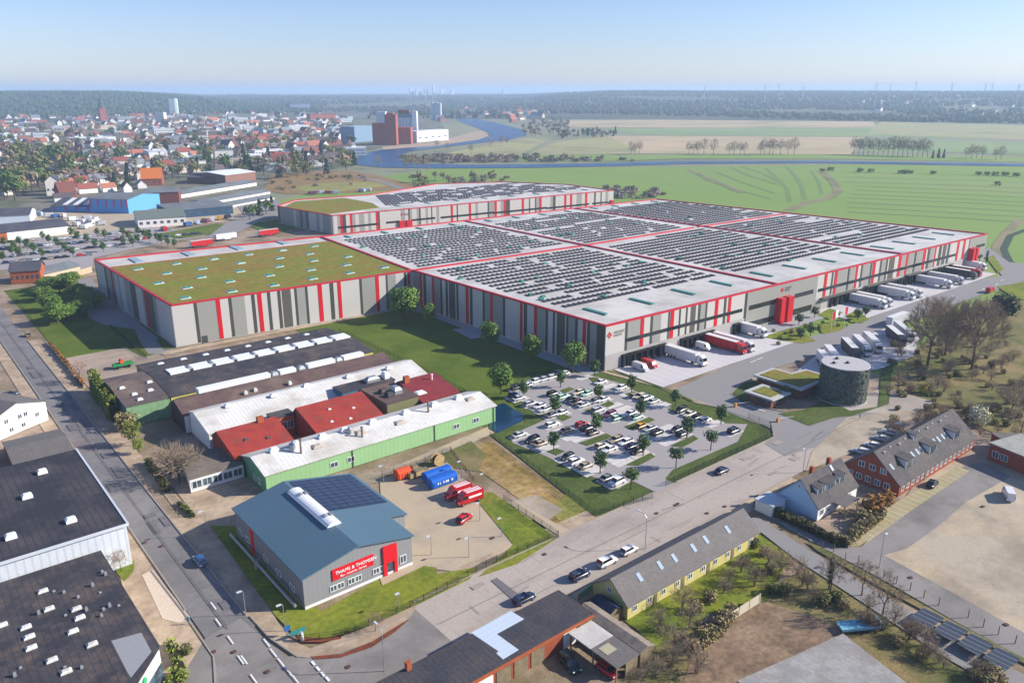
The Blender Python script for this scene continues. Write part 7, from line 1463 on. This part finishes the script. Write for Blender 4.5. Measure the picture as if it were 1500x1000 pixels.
for i, (x, tip) in enumerate(((1121, 121), (1141, 120), (1177, 122), (1284, 118), (1304, 119), (1341, 116), (1394, 118), (1443, 118), (1453, 119), (1492, 120), (1032, 122))):
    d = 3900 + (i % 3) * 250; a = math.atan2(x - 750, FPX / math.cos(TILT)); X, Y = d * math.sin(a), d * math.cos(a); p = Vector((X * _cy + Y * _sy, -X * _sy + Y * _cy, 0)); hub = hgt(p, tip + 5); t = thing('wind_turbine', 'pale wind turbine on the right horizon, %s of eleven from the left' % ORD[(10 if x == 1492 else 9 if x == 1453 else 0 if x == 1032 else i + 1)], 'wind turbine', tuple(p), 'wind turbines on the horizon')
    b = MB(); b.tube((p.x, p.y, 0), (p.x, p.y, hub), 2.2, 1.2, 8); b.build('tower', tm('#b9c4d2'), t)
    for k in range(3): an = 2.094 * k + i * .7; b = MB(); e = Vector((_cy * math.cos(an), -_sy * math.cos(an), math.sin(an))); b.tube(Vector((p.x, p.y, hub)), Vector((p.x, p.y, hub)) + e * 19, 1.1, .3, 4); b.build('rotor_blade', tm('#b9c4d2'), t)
# far car park and depot yard
sheet('car_park', [(-60, 362), (-20, 352), (100, 346), (215, 332), (262, 336), (305, 345), (262, 352), (190, 366), (138, 378), (134, 396), (60, 392), (-60, 400)], g_lot, 7); sheet('lawn', [(222, 344), (318, 328), (360, 333), (350, 337), (262, 350)], g_lawn, 8); sheet('lawn', [(362, 330), (420, 318), (440, 330), (400, 345)], g_lawn, 8)
sheet('yard', [(-60, 335), (60, 312), (200, 308), (330, 300), (440, 300), (420, 316), (360, 322), (260, 332), (120, 345), (-60, 352)], g_yard, 6); sheet('road', [(345, 300), (405, 292), (420, 310), (380, 325), (350, 340), (300, 350), (330, 328), (360, 318)], g_serv, 9)
rs = random.Random(90); b = MB()
def carmesh():
    b = MB(); ringloft(b, [(-2.2, .75, .82, .7, .35, .6, .95), (-1.9, .85, .9, .8, .25, .6, 1.0), (1.0, .85, .9, .8, .25, .6, 1.0), (2.2, .7, .8, .6, .3, .55, .75)]); ringloft(b, [(-1.4, .7, .7, .66, 1.38, 1.4, 1.43), (.3, .7, .7, .66, 1.38, 1.4, 1.45)])
    b.mi = 1; lo = [(-1.9, -.8, 1.0), (1.0, -.8, 1.0), (1.0, .8, 1.0), (-1.9, .8, 1.0)]; hi = [(-1.45, -.68, 1.4), (.35, -.68, 1.4), (.35, .68, 1.4), (-1.45, .68, 1.4)]
    for i in range(4): j = (i + 1) % 4; b.face([lo[i], lo[j], hi[j], hi[i]])
    b.mi = 2
    for x in (-1.3, 1.35):
        for y in (-.85, .85): b.tube((x, y - .1, .32), (x, y + .1, .32), .32, .32, 8)
    return tag(b.build('car', [m_paint, m_carglass, m_tyre]), 'x', 'car')
PC = carmesh(); fc = ['white', 'silver', 'grey', 'dark grey', 'black', 'pale grey', 'navy', 'red', 'beige']
for ro, (a, c, n) in enumerate((((5, 356), (128, 348), 16), ((0, 366), (170, 352), 18), ((20, 376), (190, 358), 18), ((10, 386), (130, 374), 12), ((150, 345), (255, 337), 12), ((195, 352), (290, 343), 11))):
    for i in range(n):
        if rs.random() < .14: continue
        u = (i + rs.uniform(-.1, .1)) / (n - 1); x, y = a[0] + (c[0] - a[0]) * u, a[1] + (c[1] - a[1]) * u; co = rs.choice(fc); p = G(x, y)
        dup(PC, (p.x, p.y, .1), rs.choice((0, math.pi)) + HP * 0, '%s car in the big far car park at the left' % co, '%s cars in the far car park' % co, 1.0, hexc(CC[co], .85))
for i, (x, y) in enumerate(((7, 362), (21, 366), (29, 361), (18, 374), (41, 366), (28, 377), (5, 384), (63, 352), (72, 357), (50, 372), (85, 363), (62, 379), (96, 370), (107, 376), (105, 348), (114, 352), (128, 357), (143, 347), (154, 350), (140, 364), (152, 369), (181, 347), (189, 352), (181, 360), (195, 362), (203, 345), (212, 350), (202, 357), (220, 354), (231, 356), (237, 358), (246, 361), (256, 363))):
    plant(TS[i % 2], (x, y), rv.uniform(1.15, 1.4), 'small green tree between the cars of the far car park', 'trees in the far car park')
VP = make_van()
for i, (x, y, c) in enumerate(((108, 323, 'white'), (118, 327, 'white'), (126, 322, 'white'), (133, 327, 'pale grey'), (141, 324, 'white'), (112, 331, 'white'), (122, 335, 'white'), (132, 333, 'white'), (147, 330, 'pale grey'), (70, 318, 'white'), (82, 319, 'blue'), (94, 318, 'white'), (30, 322, 'white'), (42, 321, 'pale grey'), (16, 323, 'white'), (55, 316, 'light blue'), (276, 331, 'blue'), (288, 328, 'light blue'), (300, 326, 'purple'), (312, 324, 'white'), (322, 322, 'yellow'), (334, 320, 'navy'), (240, 338, 'red'), (455, 285, 'purple'), (462, 284, 'purple'), (470, 284, 'white'), (480, 284, 'red'), (490, 284, 'light blue'), (530, 281, 'light blue'), (538, 280, 'white'))):
    put(VP, (x, y), rs.uniform(0, 3), c, '%s van parked in the depot yards beyond the far car park' % c, '%s vans in the depot yards' % c, sc=(1.2, 1.3, 1.15), z=.1)
def massify(objs, name, label, cat):
    b = MB(); ms = []
    for o in objs:
        b.T = Matrix.Translation(o.location) @ o.rotation_euler.to_matrix().to_4x4() @ Matrix.Diagonal((*o.scale, 1)); mi = []
        for m_ in o.data.materials:
            if m_ not in ms: ms.append(m_)
            mi.append(ms.index(m_))
        n0 = len(b.v); b.v += [b.T @ v.co for v in o.data.vertices]; b.f += [[n0 + i for i in p.vertices] for p in o.data.polygons]; b.m += [mi[p.material_index] for p in o.data.polygons]; bpy.data.objects.remove(o)
    b.T = None; tag(b.build(name, ms), label, cat, None, 'stuff')
def thin(pred, keepn, name, label, cat):
    L_ = [o for o in COL.objects if o.parent is None and o.get('category') == cat and o.get('label') not in ('x', 'tree')]; sg = [o for o in L_ if o.type == 'MESH' and pred(o)]
    sg.sort(key=lambda o: o.scale[2] / max(1.0, o.location.length)); extra = max(0, len(L_) - keepn); massify(sg[:extra], name, label, cat)
thin(lambda o: 'tree' in o.name, 292, 'distant_trees', 'many small distant trees scattered over the town and the river banks', 'tree')
thin(lambda o: 'town_house' in o.name, 294, 'distant_houses', 'many small hazy houses in the far parts of the town', 'house')
drop(VP); bpy.data.objects.remove(PC)
for k in PB + list(FTREE.values()): bpy.data.objects.remove(k)
for k in PH.values(): drop(k)
for k in TA + TS + [TR_, TC] + TSP + TB + TBs + [TBr] + TSH + list(BU.values()): drop(k)
# ---------------------------------------------------------------- the air
hb = MB(); hb.box(-61000, 61000, -61000, 61000, -6, 150); hz_ = hb.build('haze', None or mat('air', '#ffffff'))
hm = bpy.data.materials.new('hazy_air'); hm.use_nodes = True; ht = hm.node_tree
for n_ in list(ht.nodes):
    if n_.type != 'OUTPUT_MATERIAL': ht.nodes.remove(n_)
pv = ht.nodes.new('ShaderNodeVolumePrincipled'); pv.inputs['Color'].default_value = (.58, .76, 1.0, 1); pv.inputs['Density'].default_value = HAZE; pv.inputs['Anisotropy'].default_value = 0.1
ht.links.new(pv.outputs[0], ht.nodes['Material Output'].inputs['Volume']); hz_.data.materials.clear(); hz_.data.materials.append(hm); hm.volume_intersection_method if False else None
tag(hz_, 'pale blue haze over the far land', None, None, 'stuff')
